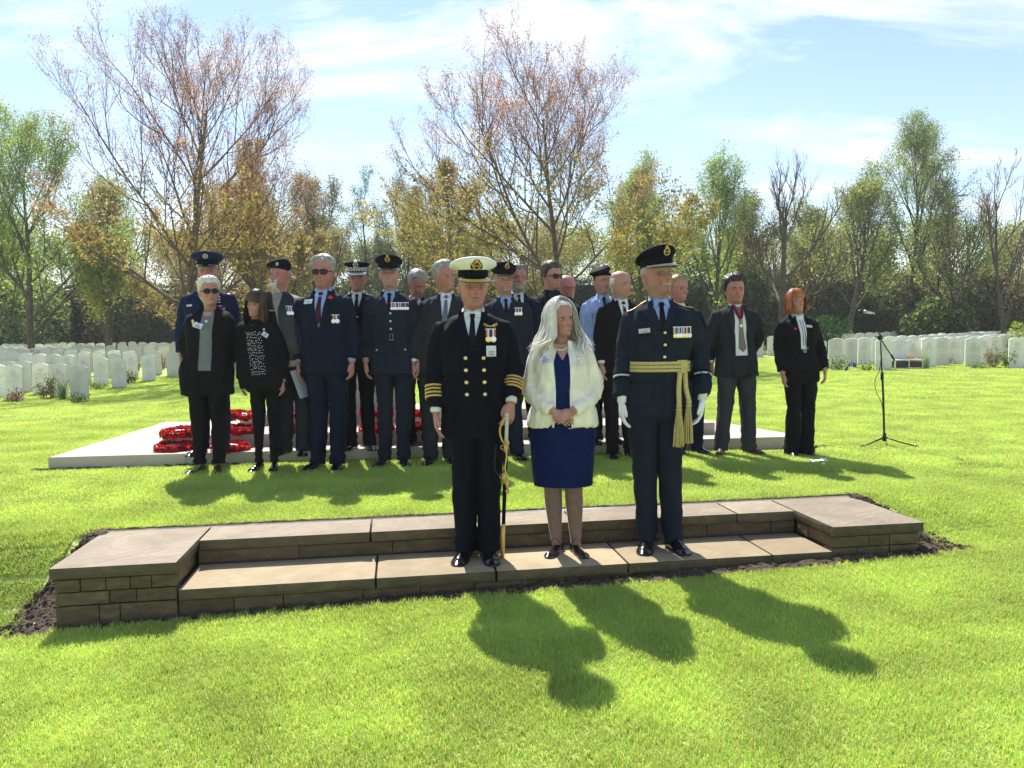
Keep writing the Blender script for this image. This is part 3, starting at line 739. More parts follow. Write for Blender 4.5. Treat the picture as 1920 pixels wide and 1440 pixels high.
# hedge
def hedge(x0, x1, y0, y1, h, label, seed, n):
    g = np.random.RandomState(seed); m = MB(); core = MB(); nn = SN(seed, 0.5)
    L = math.hypot(x1 - x0, y1 - y0); ux, uy = (x1 - x0) / L, (y1 - y0) / L
    z0 = gzf(x0, y0)
    xs = np.linspace(0, L, 60); P = []
    for dd, hh in ((-0.5, -0.2), (-0.62, h * .5), (-0.5, h * .93), (0, h * .97), (0.6, h * .9), (0.6, -0.2)):
        X = x0 + xs * ux + dd * -uy; Y = y0 + xs * uy + dd * ux; v = np.stack([X, Y, 0 * X + hh], -1); w = nn(v)
        P.append(np.stack([X, Y + w * .12, z0 + hh + (w * .12 if hh > 0 else 0 * X)], -1))
    core.add(np.array(P).reshape(-1, 3), gridf(6, len(xs), False))
    t = g.uniform(0, L, n); s = g.rand(n) ** 0.8
    hh = np.where(s < .86, s / .86 * h, h); dd = np.where(s < .86, -0.72 + 0.1 * g.rand(n), g.uniform(-.6, .6, n))
    X = x0 + t * ux - dd * uy; Y = y0 + t * uy + dd * ux
    v = np.stack([X, Y, hh], -1); w = nn(v) * .14 + g.normal(size=n) * .05
    C = np.stack([X, Y + w, z0 + hh + np.where(s > .86, w + g.exponential(.08, n), 0)], -1)
    leaf_cloud(m, C, n, 0.12, [(0.022, 0.045, 0.018), (0.034, 0.062, 0.02), (0.016, 0.034, 0.018), (0.045, 0.06, 0.028)], g, 1.5, tri=True)
    r = empty('hedge', (0, 0, 0)); tag(r, label, 'hedge')
    core.build('branch_mass', [MATS['hedge_core']], r); f = m.build('foliage', [M_HEDGE], r, smooth=False, colors=True); f['kind'] = 'stuff'
mat('hedge_core', (0.012, 0.02, 0.010), 0.95, var=0.5, scale=2)
hedge(-46, 8, 46, 46, 4.0, 'tall dark clipped hedge running behind the left graves and the group', 21, 60000)
hedge(8, 56, 47, 52, 3.4, 'dark hedge behind the headstones on the right', 22, 26000)

# ---------------------------------------------------------------- trees
def make_tree(name, label, cat, base, H, Wd, seed, trunk_r=0.16, clear=0.10, levels=3, limbs=11, up=0.35, spread=0.9, nb=(7, 6, 5),
              leaves=9000, lsize=0.09, cols=None, cols_top=None, topfrac=0.5, bark=None, droop=0.0, lean=0.0, leafspread=0.12, low_bias=1.0, dens=1.0, thin=1.0, topk=.62, off=0.0, seglen=5, multi=1, group='trees round the cemetery'):
    g = random.Random(seed); ng = np.random.RandomState(seed)
    br = []; tips = []
    def rv(s): return np.array((g.uniform(-s, s), g.uniform(-s, s), g.uniform(-s, s)))
    def grow(p, d, L, r, lv, upf):
        n = seglen + (2 if lv == 0 else -1 if lv >= 3 else 0); P = [p]; Rr = [r]; q = p.copy(); dd = d / np.linalg.norm(d)
        for i in range(n):
            dd = dd + rv(0.16 if lv else 0.05) + np.array((0, 0, upf * (0.16 if lv else 0.05) * (1.5 if lv >= 2 else 1))) - np.array((0, 0, droop * .2 * (lv >= 2)))
            dd /= np.linalg.norm(dd); q = q + dd * L / n; P.append(q.copy()); Rr.append(r * (1 - 0.80 * (i + 1) / n) + 0.003 * thin)
        br.append((np.array(P), np.array(Rr), lv))
        if lv >= levels:
            tips.append(np.array(P[1:])); return
        if lv >= levels - 1: tips.append(np.array(P[2:]))
        nc = int(nb[lv - 1] * g.uniform(.8, 1.25)) if lv else limbs
        for j in range(nc):
            t = (clear + (0.97 - clear) * (j + g.random()) / nc) if lv == 0 else 0.18 + 0.80 * (j + g.random()) / nc
            k = min(int(t * n), n - 1); fr = t * n - k; pos = P[k] * (1 - fr) + P[k + 1] * fr
            ax = P[k + 1] - P[k]; ax /= np.linalg.norm(ax)
            az = j * 2.4 + g.uniform(-.5, .5) + seed; 
            ref = np.array((1.0, 0, 0)) if abs(ax[2]) > .8 else np.array((0, 0, 1.0))
            a = np.cross(ax, ref); a /= np.linalg.norm(a); b = np.cross(ax, a)
            if lv == 0:
                ang = spread * (1.15 - 0.75 * t) * g.uniform(.85, 1.15); Lc = L * (0.80 - 0.50 * t) * g.uniform(.8, 1.15) * (0.6 + spread * .5)
            else:
                ang = g.uniform(0.45, 0.85); Lc = L * (0.62 - 0.34 * t) * g.uniform(.75, 1.2)
            dr = ax * math.cos(ang) + (a * math.cos(az) + b * math.sin(az)) * math.sin(ang)
            grow(pos, dr, Lc, max(Rr[k] * (0.62 if lv else 0.55) * g.uniform(.8, 1.1), 0.004 * thin), lv + 1, upf + up * .6)
    for s in range(multi):
        d = np.array((lean + g.uniform(-.25, .25) * (multi > 1), g.uniform(-.2, .2) * (multi > 1), 1.0))
        grow(np.array((g.uniform(-.3, .3) * (multi > 1), g.uniform(-.2, .2) * (multi > 1), -0.15)), d, H * 0.80, trunk_r, 0, 0.25)
    allp = np.concatenate([b[0] for b in br]); zx = allp[:, 2].max(); hw = np.percentile(np.abs(allp[:, 0] - allp[:, 0].mean() * 0), 98.5)
    x0_, x1_ = np.percentile(allp[:, 0], (.6, 99.4)); hw = (x1_ - x0_) / 2; S = np.array((Wd / 2 / hw, Wd / 2 / hw, H / zx)); sx_ = off - (x0_ + x1_) / 2 * S[0]
    root = empty(name, (base[0], base[1], gzf(base[0], base[1]))); tag(root, label, cat, group)
    tm, bm, tw = MB(), MB(), MB()
    for P, Rr, lv in br:
        P = P * S; P[:, 0] += sx_ * sm(.02, .55, P[:, 2] / H); f = min(1.0, S[0])
        (tm if lv == 0 else bm if lv < levels else tw).tube(P, Rr, 8 if lv == 0 else 5 if lv == 1 else 3, cap=False)
    bk = bark or M_BARK
    tm.build('trunk', [bk], root)
    if bm.f: bm.build('branches', [bk], root)['kind'] = 'stuff'
    if tw.f: tw.build('twigs', [bk], root)['kind'] = 'stuff'
    if leaves:
        T = np.concatenate(tips) * S; T[:, 0] += sx_ * sm(.02, .55, T[:, 2] / H); zt = T[:, 2] / H
        w = (1.0 - low_bias * np.clip((zt - topfrac) / (1 - topfrac + 1e-6), 0, 1)) if low_bias > 0 else np.ones(len(T))
        w = np.clip(w, 0.04, None); w /= w.sum()
        i = ng.choice(len(T), leaves, p=w); j = np.clip(i + 1, 0, len(T) - 1)
        C = T[i] + ng.normal(size=(leaves, 3)) * leafspread * np.array((1, 1, .7))
        zt = C[:, 2] / H; top = ng.rand(leaves) < sm(topfrac - .12, topfrac + .12, zt)
        lm = MB()
        if (~top).any(): leaf_cloud(lm, C[~top], 0, lsize, cols, ng, 1.5, tri=True)
        if top.any(): leaf_cloud(lm, C[top], 0, lsize * topk, cols_top or cols, ng, 1.6, tri=True)
        lm.build('foliage', [M_LEAF], root, smooth=False, colors=True)['kind'] = 'stuff'
    return root
GREEN = [(0.20, 0.30, 0.07), (0.26, 0.35, 0.09), (0.15, 0.23, 0.06), (0.33, 0.40, 0.11)]
OCHRE = [(0.34, 0.24, 0.08), (0.28, 0.23, 0.08), (0.37, 0.21, 0.07), (0.24, 0.22, 0.08), (0.32, 0.26, 0.09)]
YELLOW = [(0.31, 0.27, 0.08), (0.26, 0.25, 0.08), (0.34, 0.24, 0.08), (0.21, 0.22, 0.07)]
PINK = [(0.34, 0.17, 0.14), (0.30, 0.14, 0.12), (0.38, 0.24, 0.16)]
OLIVE = [(0.17, 0.18, 0.07), (0.22, 0.21, 0.08), (0.14, 0.16, 0.06), (0.25, 0.20, 0.09)]
SAGE = [(0.13, 0.17, 0.08), (0.17, 0.21, 0.09), (0.10, 0.14, 0.07)]
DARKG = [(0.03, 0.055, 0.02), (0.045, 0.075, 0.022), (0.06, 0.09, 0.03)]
def tree_at(px, ytop, wpx, Y, name, label, cat, seed, **k):
    b = pixd(px, 640, Y); s = Y / FPX
    zt = pixd(px, ytop, Y).z; H = zt - gzf(b.x, Y)
    return make_tree(name, label, cat, (b.x, Y), H, wpx * s, seed, **k)
tree_at(352, 2, 480, 27, 'maple_tree', 'tall budding tree with pinkish top twigs and orange lower leaves, left of centre', 'tree', 3, trunk_r=.15, limbs=16, up=.40, spread=1.05, levels=4, nb=(9, 7, 4), topk=.52, thin=.6, bark=M_BARKP,  leaves=44000, lsize=.11, cols=OCHRE, cols_top=PINK, topfrac=.42, low_bias=.82, leafspread=.10)
tree_at(1065, 26, 530, 27, 'maple_tree', 'tall budding tree with golden lower leaves right behind the centre of the group', 'tree', 8, trunk_r=.14, limbs=17, up=.40, spread=1.05, levels=4, nb=(9, 7, 4), topk=.52, thin=.6, bark=M_BARKP,  off=-1.2, leaves=46000, lsize=.11, cols=YELLOW, cols_top=PINK, topfrac=.48, low_bias=.82, leafspread=.10)
tree_at(60, 190, 330, 33, 'leafy_tree', 'fresh green leafy tree at the left edge of the picture', 'tree', 12, limbs=13, up=.3, spread=.9, nb=(8, 6, 5), leaves=38000, lsize=.15, cols=GREEN, leafspread=.18, low_bias=0)
tree_at(205, 330, 190, 36, 'leafy_tree', 'smaller yellow green tree between the left edge tree and the tall maple', 'tree', 14, limbs=10, nb=(7, 5, 4), leaves=26600, lsize=.15, cols=GREEN + YELLOW, leafspread=.18, low_bias=0)
tree_at(500, 255, 210, 34, 'beech_tree', 'brown budding tree behind the left maple, above the bearded man in beret', 'tree', 17, limbs=12, nb=(8, 6, 5), up=.5, spread=.7, leaves=43225, lsize=.12, cols=OCHRE + OLIVE, leafspread=.14, low_bias=.2, topfrac=.6)
tree_at(590, 330, 130, 38, 'beech_tree', 'slim brown leafed tree above the man in dark sunglasses', 'tree', 19, limbs=10, nb=(7, 5, 5), up=.5, spread=.6, leaves=29925, lsize=.13, cols=OLIVE, leafspread=.16, low_bias=.2)
tree_at(697, 305, 100, 42, 'willow_tree', 'thin bare stemmed willow standing against the sky in the gap', 'tree', 23, limbs=7, nb=(5, 5, 4), up=.5, spread=.7, leaves=7315, lsize=.12, cols=SAGE, leafspread=.14, low_bias=0, trunk_r=.10)
tree_at(765, 318, 110, 42, 'willow_tree', 'denser grey green willow just right of the thin one', 'tree', 27, limbs=9, nb=(6, 5, 4), up=.4, spread=.6, leaves=23275, lsize=.12, cols=SAGE, leafspread=.18, low_bias=0, trunk_r=.11)
tree_at(850, 300, 190, 36, 'leafy_tree', 'yellow brown leafed tree filling the left side of the central maple', 'tree', 29, limbs=11, nb=(7, 6, 5), leaves=36575, lsize=.13, cols=YELLOW + OLIVE, leafspread=.16, low_bias=.2)
tree_at(1215, 290, 150, 38, 'birch_tree', 'bright green tree peeping out right of the central maple', 'tree', 31, limbs=11, nb=(7, 6, 4), leaves=36575, lsize=.14, cols=GREEN, leafspread=.2, low_bias=0)
tree_at(1338, 268, 125, 38, 'birch_tree', 'light green tree with a straight trunk above the curly haired man', 'tree', 37, limbs=13, nb=(6, 5, 4), up=.35, spread=.7, leaves=17290, lsize=.15, cols=GREEN, leafspread=.2, low_bias=0, trunk_r=.13)
tree_at(1468, 285, 190, 36, 'bare_tree', 'dark almost leafless tree with curving limbs and reddish buds', 'tree', 41, limbs=9, nb=(7, 6, 5), up=.45, spread=1.1, leaves=3400, lsize=.075, cols=PINK, leafspread=.08, low_bias=0, trunk_r=.24, clear=.2)
tree_at(1590, 300, 170, 38, 'leafy_tree', 'pale green spreading tree left of the tallest right hand tree', 'tree', 43, limbs=11, nb=(7, 6, 4), leaves=21196, lsize=.15, cols=GREEN + OLIVE, leafspread=.2, low_bias=0, clear=.25)
tree_at(1695, 212, 170, 42, 'birch_tree', 'tallest tree of the right side with feathery grey green crown', 'tree', 47, limbs=14, nb=(7, 6, 5), up=.35, spread=.65, leaves=28677, lsize=.13, cols=SAGE + GREEN, leafspread=.18, low_bias=0, droop=.5, clear=.3, trunk_r=.15)
tree_at(1790, 322, 150, 39, 'beech_tree', 'round crowned olive brown tree right of the tallest one', 'tree', 53, limbs=11, nb=(8, 6, 5), up=.4, spread=.8, leaves=11000, lsize=.13, cols=OLIVE + GREEN, leafspread=.16, low_bias=0)
tree_at(1882, 272, 150, 35, 'bare_tree', 'sparse reddish budding tree at the right edge of the picture', 'tree', 59, limbs=10, nb=(6, 6, 5), up=.5, spread=.75, leaves=3400, lsize=.075, cols=PINK, leafspread=.07, low_bias=0, trunk_r=.13)
tree_at(1420, 360, 130, 44, 'leafy_tree', 'hazy olive tree behind the dark bare limbed tree', 'tree', 61, limbs=9, nb=(6, 5, 4), leaves=16625, lsize=.18, cols=OLIVE, leafspread=.25, low_bias=0)
tree_at(1540, 380, 150, 45, 'leafy_tree', 'hazy green tree low behind the pale green spreading one', 'tree', 67, limbs=9, nb=(6, 5, 4), leaves=18287, lsize=.18, cols=GREEN + OLIVE, leafspread=.25, low_bias=0)
for _i, (_px, _yt, _w, _c, _l) in enumerate([(20, 400, 260, 0, 'at the far left'), (150, 420, 220, 0, 'left of the budding left maple'), (300, 430, 260, 1, 'through the left maple branches'), (480, 420, 240, 1, 'above the beret and sunglasses men'), (620, 440, 160, 1, 'just left of the sky gap'),
        (740, 455, 150, 0, 'at the foot of the grey green willow'), (860, 430, 220, 1, 'above the white topped cap'), (1100, 420, 260, 1, 'above the young cadet'), (1240, 430, 200, 0, 'above the tall sash officer'), (1370, 430, 170, 0, 'above the curly haired man'),
        (1500, 425, 190, 0, 'above the ginger haired woman'), (1640, 415, 210, 1, 'above the microphone'), (1770, 410, 210, 0, 'beneath the olive brown tree'), (1900, 420, 190, 1, 'at the far right')]):
    tree_at(_px, _yt, _w, 50 + _i % 3, 'leafy_tree', 'low hazy tree of the far tree line ' + _l, 'tree', 200 + _i, limbs=9, nb=(5, 4, 3), clear=.05, leaves=13125, lsize=.26, cols=[OLIVE + GREEN + SAGE, OLIVE + OCHRE if _px < 700 else OLIVE + GREEN][_c], leafspread=.45, low_bias=0, thin=1.5)
tree_at(420, 400, 260, 40, 'leafy_tree', 'low olive brown tree behind the trunk of the left maple', 'tree', 71, limbs=10, nb=(6, 5, 4), leaves=29925, lsize=.16, cols=OLIVE + OCHRE, leafspread=.25, low_bias=0)
tree_at(985, 395, 250, 41, 'leafy_tree', 'low golden green tree behind the trunk of the central maple', 'tree', 73, limbs=10, nb=(6, 5, 4), leaves=29925, lsize=.16, cols=YELLOW + OLIVE, leafspread=.25, low_bias=0)

# shrubs: dark undergrowth on the right
def shrub(px, ytop, wpx, Y, label, seed, cols, n=2600, size=.16, name='shrub', dense=1.0, ybase=None, group='shrubs under the trees', stems=True):
    s = Y / FPX; b = pixd(px, 640, Y); z0 = gzf(b.x, Y); H = pixd(px, ytop, Y).z - z0; W = wpx * s / 2
    g = np.random.RandomState(seed); nn = SN(seed, 0.8 / max(W, .3)); r = empty(name, (b.x, Y, z0)); tag(r, label, 'shrub', group)
    m = MB(); k = 9
    cx = g.uniform(-.55, .55, k) * W; cz = g.uniform(.25, .7, k) * H; cy = g.uniform(-.4, .4, k) * W
    i = g.randint(k, size=n); d = g.normal(size=(n, 3)); d /= np.linalg.norm(d, axis=1)[:, None]
    rad = g.uniform(.55, 1.0, n) ** .5
    C = np.stack([cx[i] + d[:, 0] * rad * W * .5, cy[i] + d[:, 1] * rad * W * .45, cz[i] + d[:, 2] * rad * H * .36], -1)
    C += 0.12 * W * nn(C)[:, None] * d; C[:, 2] = np.clip(C[:, 2], 0.01, None)
    leaf_cloud(m, C, n, size, cols, g, 1.5, tri=True)
    m.build('foliage', [M_LEAF], r, smooth=False, colors=True)['kind'] = 'stuff'
    if stems:
        st = MB()
        for q in range(7):
            a = g.uniform(-.5, .5) * W; st.tube([(a * .2, 0, -.05), (a * .6, cy[q], H * .35), (cx[q], cy[q], cz[q])], [.03, .02, .008], 4, cap=False)
        st.build('stem', [M_BARK], r)
    return r
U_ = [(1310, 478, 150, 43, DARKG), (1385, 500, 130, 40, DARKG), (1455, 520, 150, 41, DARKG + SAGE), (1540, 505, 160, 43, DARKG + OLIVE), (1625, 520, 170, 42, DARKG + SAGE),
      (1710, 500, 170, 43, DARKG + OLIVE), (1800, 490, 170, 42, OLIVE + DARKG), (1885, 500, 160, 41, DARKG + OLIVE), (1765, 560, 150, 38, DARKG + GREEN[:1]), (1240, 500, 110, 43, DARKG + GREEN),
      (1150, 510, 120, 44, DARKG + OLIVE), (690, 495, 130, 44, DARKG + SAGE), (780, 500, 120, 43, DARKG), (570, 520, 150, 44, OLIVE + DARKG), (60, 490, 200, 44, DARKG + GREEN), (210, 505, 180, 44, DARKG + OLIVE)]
NM = ['behind the red haired officer cap', 'above the curly haired man', 'between the curly haired man and the ginger woman', 'right above the ginger woman', 'behind the microphone',
      'just right of the microphone', 'under the round olive brown tree', 'at the right edge under the sparse tree', 'with lit yellow green leaves right of the microphone', 'right of the central maple trunk',
      'above the young cadet beret', 'above the police officer cap', 'above the man looking down', 'above the man in dark sunglasses', 'at the left edge behind the hedge', 'behind the hedge under the small yellow green tree']
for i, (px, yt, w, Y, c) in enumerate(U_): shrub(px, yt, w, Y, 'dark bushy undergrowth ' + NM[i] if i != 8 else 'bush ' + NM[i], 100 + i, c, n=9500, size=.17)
shrub(1535, 582, 120, 33, 'bright green shrub just right of the ginger haired woman', 131, [(0.04, 0.10, 0.03), (0.06, 0.14, 0.035)], n=3000, size=.12)
shrub(1905, 602, 60, 24, 'yellow green rounded bush at the right edge above the headstones', 132, [(0.20, 0.24, 0.05), (0.25, 0.28, 0.06)], n=2200, size=.06)
# russet ornamental grass clump
def tuft(px, py, Y, w, h, label, cols, seed, n=260, name='ornamental_grass', cat='plant'):
    p = pixd(px, py, Y); z0 = gzf(p.x, Y); g = np.random.RandomState(seed); m = MB()
    for i in range(n):
        a = g.uniform(0, 6.28); rr = w / 2 * math.sqrt(g.rand()); x, y = math.cos(a) * rr * .8, math.sin(a) * rr * .5
        hh = h * g.uniform(.6, 1.0) * (1 - .35 * (rr / (w / 2)) ** 2); lx = x * .35 + g.normal() * h * .06
        c = np.array(cols[g.randint(len(cols))]) * g.uniform(.8, 1.2); wd = .012 * (1 + w * .3)
        v = [(x - wd, y, 0), (x + wd, y, 0), (x + lx * .5 + wd * .7, y, hh * .6), (x + lx * .5 - wd * .7, y, hh * .6), (x + lx + g.normal() * .03, y, hh)]
        m.add(v, [(0, 1, 2, 3), (3, 2, 4)], 0, c)
    o = m.build(name, [M_LEAF], None, smooth=False, colors=True); o.location = (p.x, Y, z0)
    return tag(o, label, cat)
tuft(1700, 640, 40, 2.1, 1.25, 'russet ornamental grass clump behind the headstones right of the microphone', [(0.34, 0.22, 0.14), (0.28, 0.19, 0.12)], 5, 420)
tuft(60, 645, 30, 1.0, 1.0, 'brown spiky leaved plant among the far left headstones', [(0.20, 0.13, 0.09), (0.15, 0.14, 0.08)], 6, 60)

# border plants between the stones
ROSE = [(0.30, 0.07, 0.05), (0.34, 0.12, 0.08), (0.10, 0.14, 0.035)]
LG = [(0.10, 0.17, 0.03), (0.15, 0.22, 0.04), (0.08, 0.12, 0.03)]
def border(px, py, h, w, label, cols, seed, n=260, size=.045, spiky=False):
    p = pixg(px, py); g = np.random.RandomState(seed); r = empty('border_plant', p); tag(r, label, 'plant', 'plants growing between the headstones')
    st, lf = MB(), MB(); ns = 9
    if spiky:
        for i in range(46):
            a = g.uniform(0, 6.28); x, y = g.normal() * w * .15, g.normal() * w * .1; l = h * g.uniform(.6, 1.1); lx, ly = math.cos(a) * l * .3, math.sin(a) * l * .3
            lf.add([(x - .006, y, 0), (x + .006, y, 0), (x + lx * .4 + .005, y + ly * .4, l * .6), (x + lx * .4 - .005, y + ly * .4, l * .6), (x + lx, y + ly, l)], [(0, 1, 2, 3), (3, 2, 4)], 0, np.array(cols[g.randint(len(cols))]) * g.uniform(.8, 1.2))
    else:
        C = []
        for i in range(ns):
            a = g.uniform(0, 6.28); e = np.array((math.cos(a) * w * .45 * g.rand() ** .5, math.sin(a) * w * .35, h * g.uniform(.6, 1.0)))
            P = np.array([(e[0] * .2, e[1] * .2, -.02), e * np.array((.6, .6, .55)), e]); st.tube(P, [.006, .005, .003], 4, cap=False)
            q = n // ns; t = g.uniform(.25, 1.05, q)[:, None]; C.append(e * t + g.normal(size=(q, 3)) * w * .10)
        C = np.concatenate(C); C[:, 2] = np.clip(C[:, 2], .015, None); leaf_cloud(lf, C, 0, size, cols, g, 1.4)
    if st.f: st.build('stem', [M_BARKL], r)
    lf.build('foliage', [M_LEAF], r, smooth=False, colors=True)['kind'] = 'stuff'
border(62, 702, .75, .5, 'red leaved rose bush between the two nearest left headstones', ROSE, 1)
border(82, 748, .45, .5, 'low rose plant with coral leaves left of the nearest left headstone', ROSE + LG, 2)
border(98, 748, .62, .35, 'leggy green rose plant close left of the nearest headstone', LG + ROSE[:1], 3)
border(118, 750, .5, .35, 'spiky iris clump touching the nearest left headstone', [(0.06, 0.13, 0.05), (0.09, 0.16, 0.05)], 4, spiky=True)
border(28, 754, .22, .6, 'low coral leaved plant at the foot of the far left front headstone', ROSE, 5)
border(30, 690, .7, .5, 'red shoots rising behind the far left front headstone', ROSE, 6)
border(185, 731, .16, .7, 'low green ground plant right of the nearest left headstone', LG, 7)
border(250, 718, .35, .5, 'yellow green leafy plant right of the headstone with the blue token', LG + [(0.25, 0.25, 0.06)], 8)
border(258, 700, .45, .3, 'bright lime plant behind the left headstones near the right end', [(0.22, 0.30, 0.05)], 9)
border(306, 692, .6, .35, 'salmon flowering rose left of the grey haired woman', [(0.35, 0.14, 0.10), (0.12, 0.16, 0.04)], 10)
border(244, 693, .5, .3, 'small reddish rose behind the headstone with the blue token', ROSE, 11)
border(150, 756, .15, .5, 'low leafy ground plant before the nearest left headstone', LG, 12)
border(1568, 694, .30, .75, 'rounded green clump with white flowers beside the ginger haired woman', [(0.05, 0.12, 0.04), (0.08, 0.16, 0.05), (0.35, 0.38, 0.25)], 13, n=700)
border(1622, 695, .14, .6, 'low green ground plant left of the microphone pole', LG, 14)
border(1712, 690, .34, .42, 'orange and pink flowering clump right of the microphone pole', [(0.40, 0.16, 0.10), (0.30, 0.10, 0.08), (0.10, 0.15, 0.04)], 15, n=420)
border(1735, 692, .48, .4, 'spiky green clump in front of a right hand headstone', [(0.10, 0.17, 0.06), (0.14, 0.20, 0.07)], 16, spiky=True)
border(1774, 683, .14, .5, 'low yellow flowering plant between right hand headstones', [(0.35, 0.33, 0.08), (0.12, 0.18, 0.04)], 17)
border(1803, 676, .62, .25, 'tall orange wallflower left of a right hand headstone', [(0.42, 0.20, 0.04), (0.12, 0.16, 0.04)], 18)
border(1862, 690, .60, .6, 'pinkish mauve flowering shrub right of a tall headstone', [(0.30, 0.14, 0.17), (0.25, 0.22, 0.10), (0.12, 0.15, 0.05)], 19, n=520)
border(1888, 690, .45, .5, 'tangled green plant near the right edge of the front row', LG, 20, n=420)
border(1838, 692, .12, .8, 'low green carpet plant at the foot of a right hand headstone', LG, 21)
border(1678, 664, .55, .3, 'orange flowering plant behind the microphone boom', [(0.40, 0.25, 0.08), (0.12, 0.16, 0.04)], 22)
border(1590, 668, .5, .3, 'white flowering plant between two far right headstones', [(0.4, 0.38, 0.25), (0.12, 0.16, 0.04)], 23)
border(1425, 664, .4, .5, 'lime green plant between the curly haired man and the ginger woman', [(0.25, 0.32, 0.05), (0.15, 0.22, 0.04)], 24)

# tokens, paper, low table
def small(name, label, cat, px, py, fn):
    p = pixg(px, py); r = empty(name, p); tag(r, label, cat); fn(r); return r
M_BLUE = mat('token_blue', (0.02, 0.05, 0.28), 0.5); M_WH = mat('token_white', (0.75, 0.76, 0.78), 0.5); M_RED = mat('token_red', (0.4, 0.02, 0.02), 0.5)
def flagtoken(r):
    a = MB(); a.tube([(0, 0, -.02), (0, 0, .26)], .004, 6); a.build('stick', [M_WH], r)
    f = MB(); xs = np.linspace(0, .16, 7)
    v = [(x, -.01 + .012 * math.sin(x * 40), z - x * .9 * .3) for z in (.25, .14) for x in xs]; f.add(v, gridf(2, 7, False)); v2 = [(-x * .8, .01 + .012 * math.cos(x * 30), z - x * .9) for z in (.24, .13) for x in xs]; f.add(v2, gridf(2, 7, False))
    f.build('flag', [M_BLUE], r)
    c = MB(); c.box((.03, -.028, .12), (.045, -.024, .22)); c.box((-.06, -.028, .06), (-.048, -.024, .15)); c.build('stripe', [M_WH], r)
small('flag_token', 'small blue and white flag at the foot of a left headstone', 'flag', 233, 726, flagtoken)
small('flag_token', 'small blue flag in the grass just right of the white flowering clump', 'flag', 1594, 697, flagtoken)
small('flag_token', 'small blue token standing on the grass behind the right front headstones', 'flag', 1793, 676, flagtoken)
M_BLACK = mat('black_plastic', (0.012, 0.012, 0.013), 0.4, bump=0.1); M_WFR = mat('white_frame', (0.62, 0.62, 0.60), 0.5)
def crate(r):
    a = MB(); a.box((-.36, -.16, .05), (.36, .2, .20)); a.build('case', [M_BLACK], r, smooth=False)
    f = MB()
    for x in (-.37, 0.0, .36): f.box((x - .012, -.19, 0), (x + .012, -.165, .24))
    f.box((-.38, -.2, .24), (.38, .22, .262)); f.box((-.38, -.19, .015), (.38, -.168, .04)); f.build('frame', [M_WFR], r, smooth=False)
small('low_bench', 'low white framed bench with black panels behind the microphone stand', 'bench', 1698, 692, crate)
def paper(r):
    m = MB(); v = [(x, y, .03 + .015 * math.sin(x * 60 + y * 30)) for y in (-.05, 0, .05) for x in (-.09, -.03, .03, .09)]; m.add(v, gridf(3, 4, False)); v = [(a, b, c + .002) for a, b, c in v]
    m.build('sheet', [M_WH], r)
small('crumpled_paper', 'crumpled scrap of white paper on the grass right of the ginger woman', 'paper', 1534, 869, paper)

# ---------------------------------------------------------------- microphone stand
M_STAND = mat('stand_black', (0.015, 0.015, 0.016), 0.35, bump=0.05, metal=0.2)
M_STEEL = mat('bright_steel', (0.55, 0.55, 0.56), 0.25, metal=1.0, bump=0)
def mic():
    Y = 7.79; b = pix(1658, 836, 0.0); r = empty('microphone_stand', (b.x, b.y, 0)); tag(r, 'black boom microphone stand on a tripod base standing on the lawn at right', 'microphone stand')
    def at(px, py, dy=0.0): p = pixd(px, py, b.y + dy); return (p.x - b.x, dy, p.z)
    m = MB(); m.tube([at(1658, 822), at(1656, 740), at(1654, 700)], .011, 8); m.build('lower_tube', [M_STAND], r)
    m = MB(); m.tube([at(1654, 706), at(1651, 640)], .0075, 8); m.build('upper_tube', [M_STAND], r)
    m = MB(); m.tube([at(1654, 712), at(1654, 698)], .016, 10); m.build('collar', [M_STAND], r)
    for a in (200, 330, 80):
        ca, sa = math.cos(R(a)), math.sin(R(a)); m = MB(); m.tube([(ca * .02, sa * .02, .085), (ca * .15, sa * .15, .045), (ca * .30, sa * .30, .012)], [.008, .007, .007], 6); m.tube([(ca * .27, sa * .27, .017), (ca * .31, sa * .31, .011)], .011, 6)
        m.build('leg', [M_STAND], r)
    m = MB(); m.tube([(0, 0, .05), (0, 0, .13)], [.022, .018], 10); m.build('hub', [M_STAND], r)
    m = MB(); m.tube([at(1676, 674, -.02), at(1652, 637, -.02), at(1637, 592, -.02)], .006, 8); m.tube([at(1677, 676, -.02), at(1671, 665, -.02)], .011, 8); m.build('boom', [M_STAND], r)
    m = MB(); c = at(1650, 633, -.02); m.ell(c, (.026, .02, .03), k=12); m.tube([(c[0] - .05, c[1], c[2] + .01), (c[0] + .03, c[1], c[2] - .01)], .007, 6); m.build('clutch', [M_STAND], r)
    m = MB(); m.tube(smooth_path([at(1637, 592, -.02), at(1635, 586, -.02), at(1628, 585, -.02)], 8), .007, 6); m.build('clip', [M_STAND], r)
    mc = MB(); mc.tube([at(1640, 588, -.02), at(1620, 584, -.02)], [.011, .017], 10); h = mc.build('microphone', [M_STEEL], r)
    g = MB(); g.ell(at(1614, 585, -.02), (.028, .025, .025), k=14, n=10); g.build('grille', [M_STAND], h)
    m = MB(); P = smooth_path([at(1640, 588, -.02), at(1646, 600, -.03), at(1652, 640, -.03), at(1650, 690, -.03), at(1641, 712, -.04), at(1643, 735, -.04), at(1654, 760, -.03), at(1658, 815, -.03), at(1664, 836, -.05)], 50)
    m.tube(P, .0035, 5); m.build('cable', [M_STAND], r)
    m = MB(); P = [pix(x, y, .02) for x, y in ((1655, 838), (1620, 841), (1580, 838), (1545, 836), (1500, 838))]; P = smooth_path([(p.x - b.x, p.y - b.y, .014) for p in P], 40); P[:, 2] = .012; m.tube(P, .003, 5); m.build('ground_cable', [M_STAND], r)
mic()
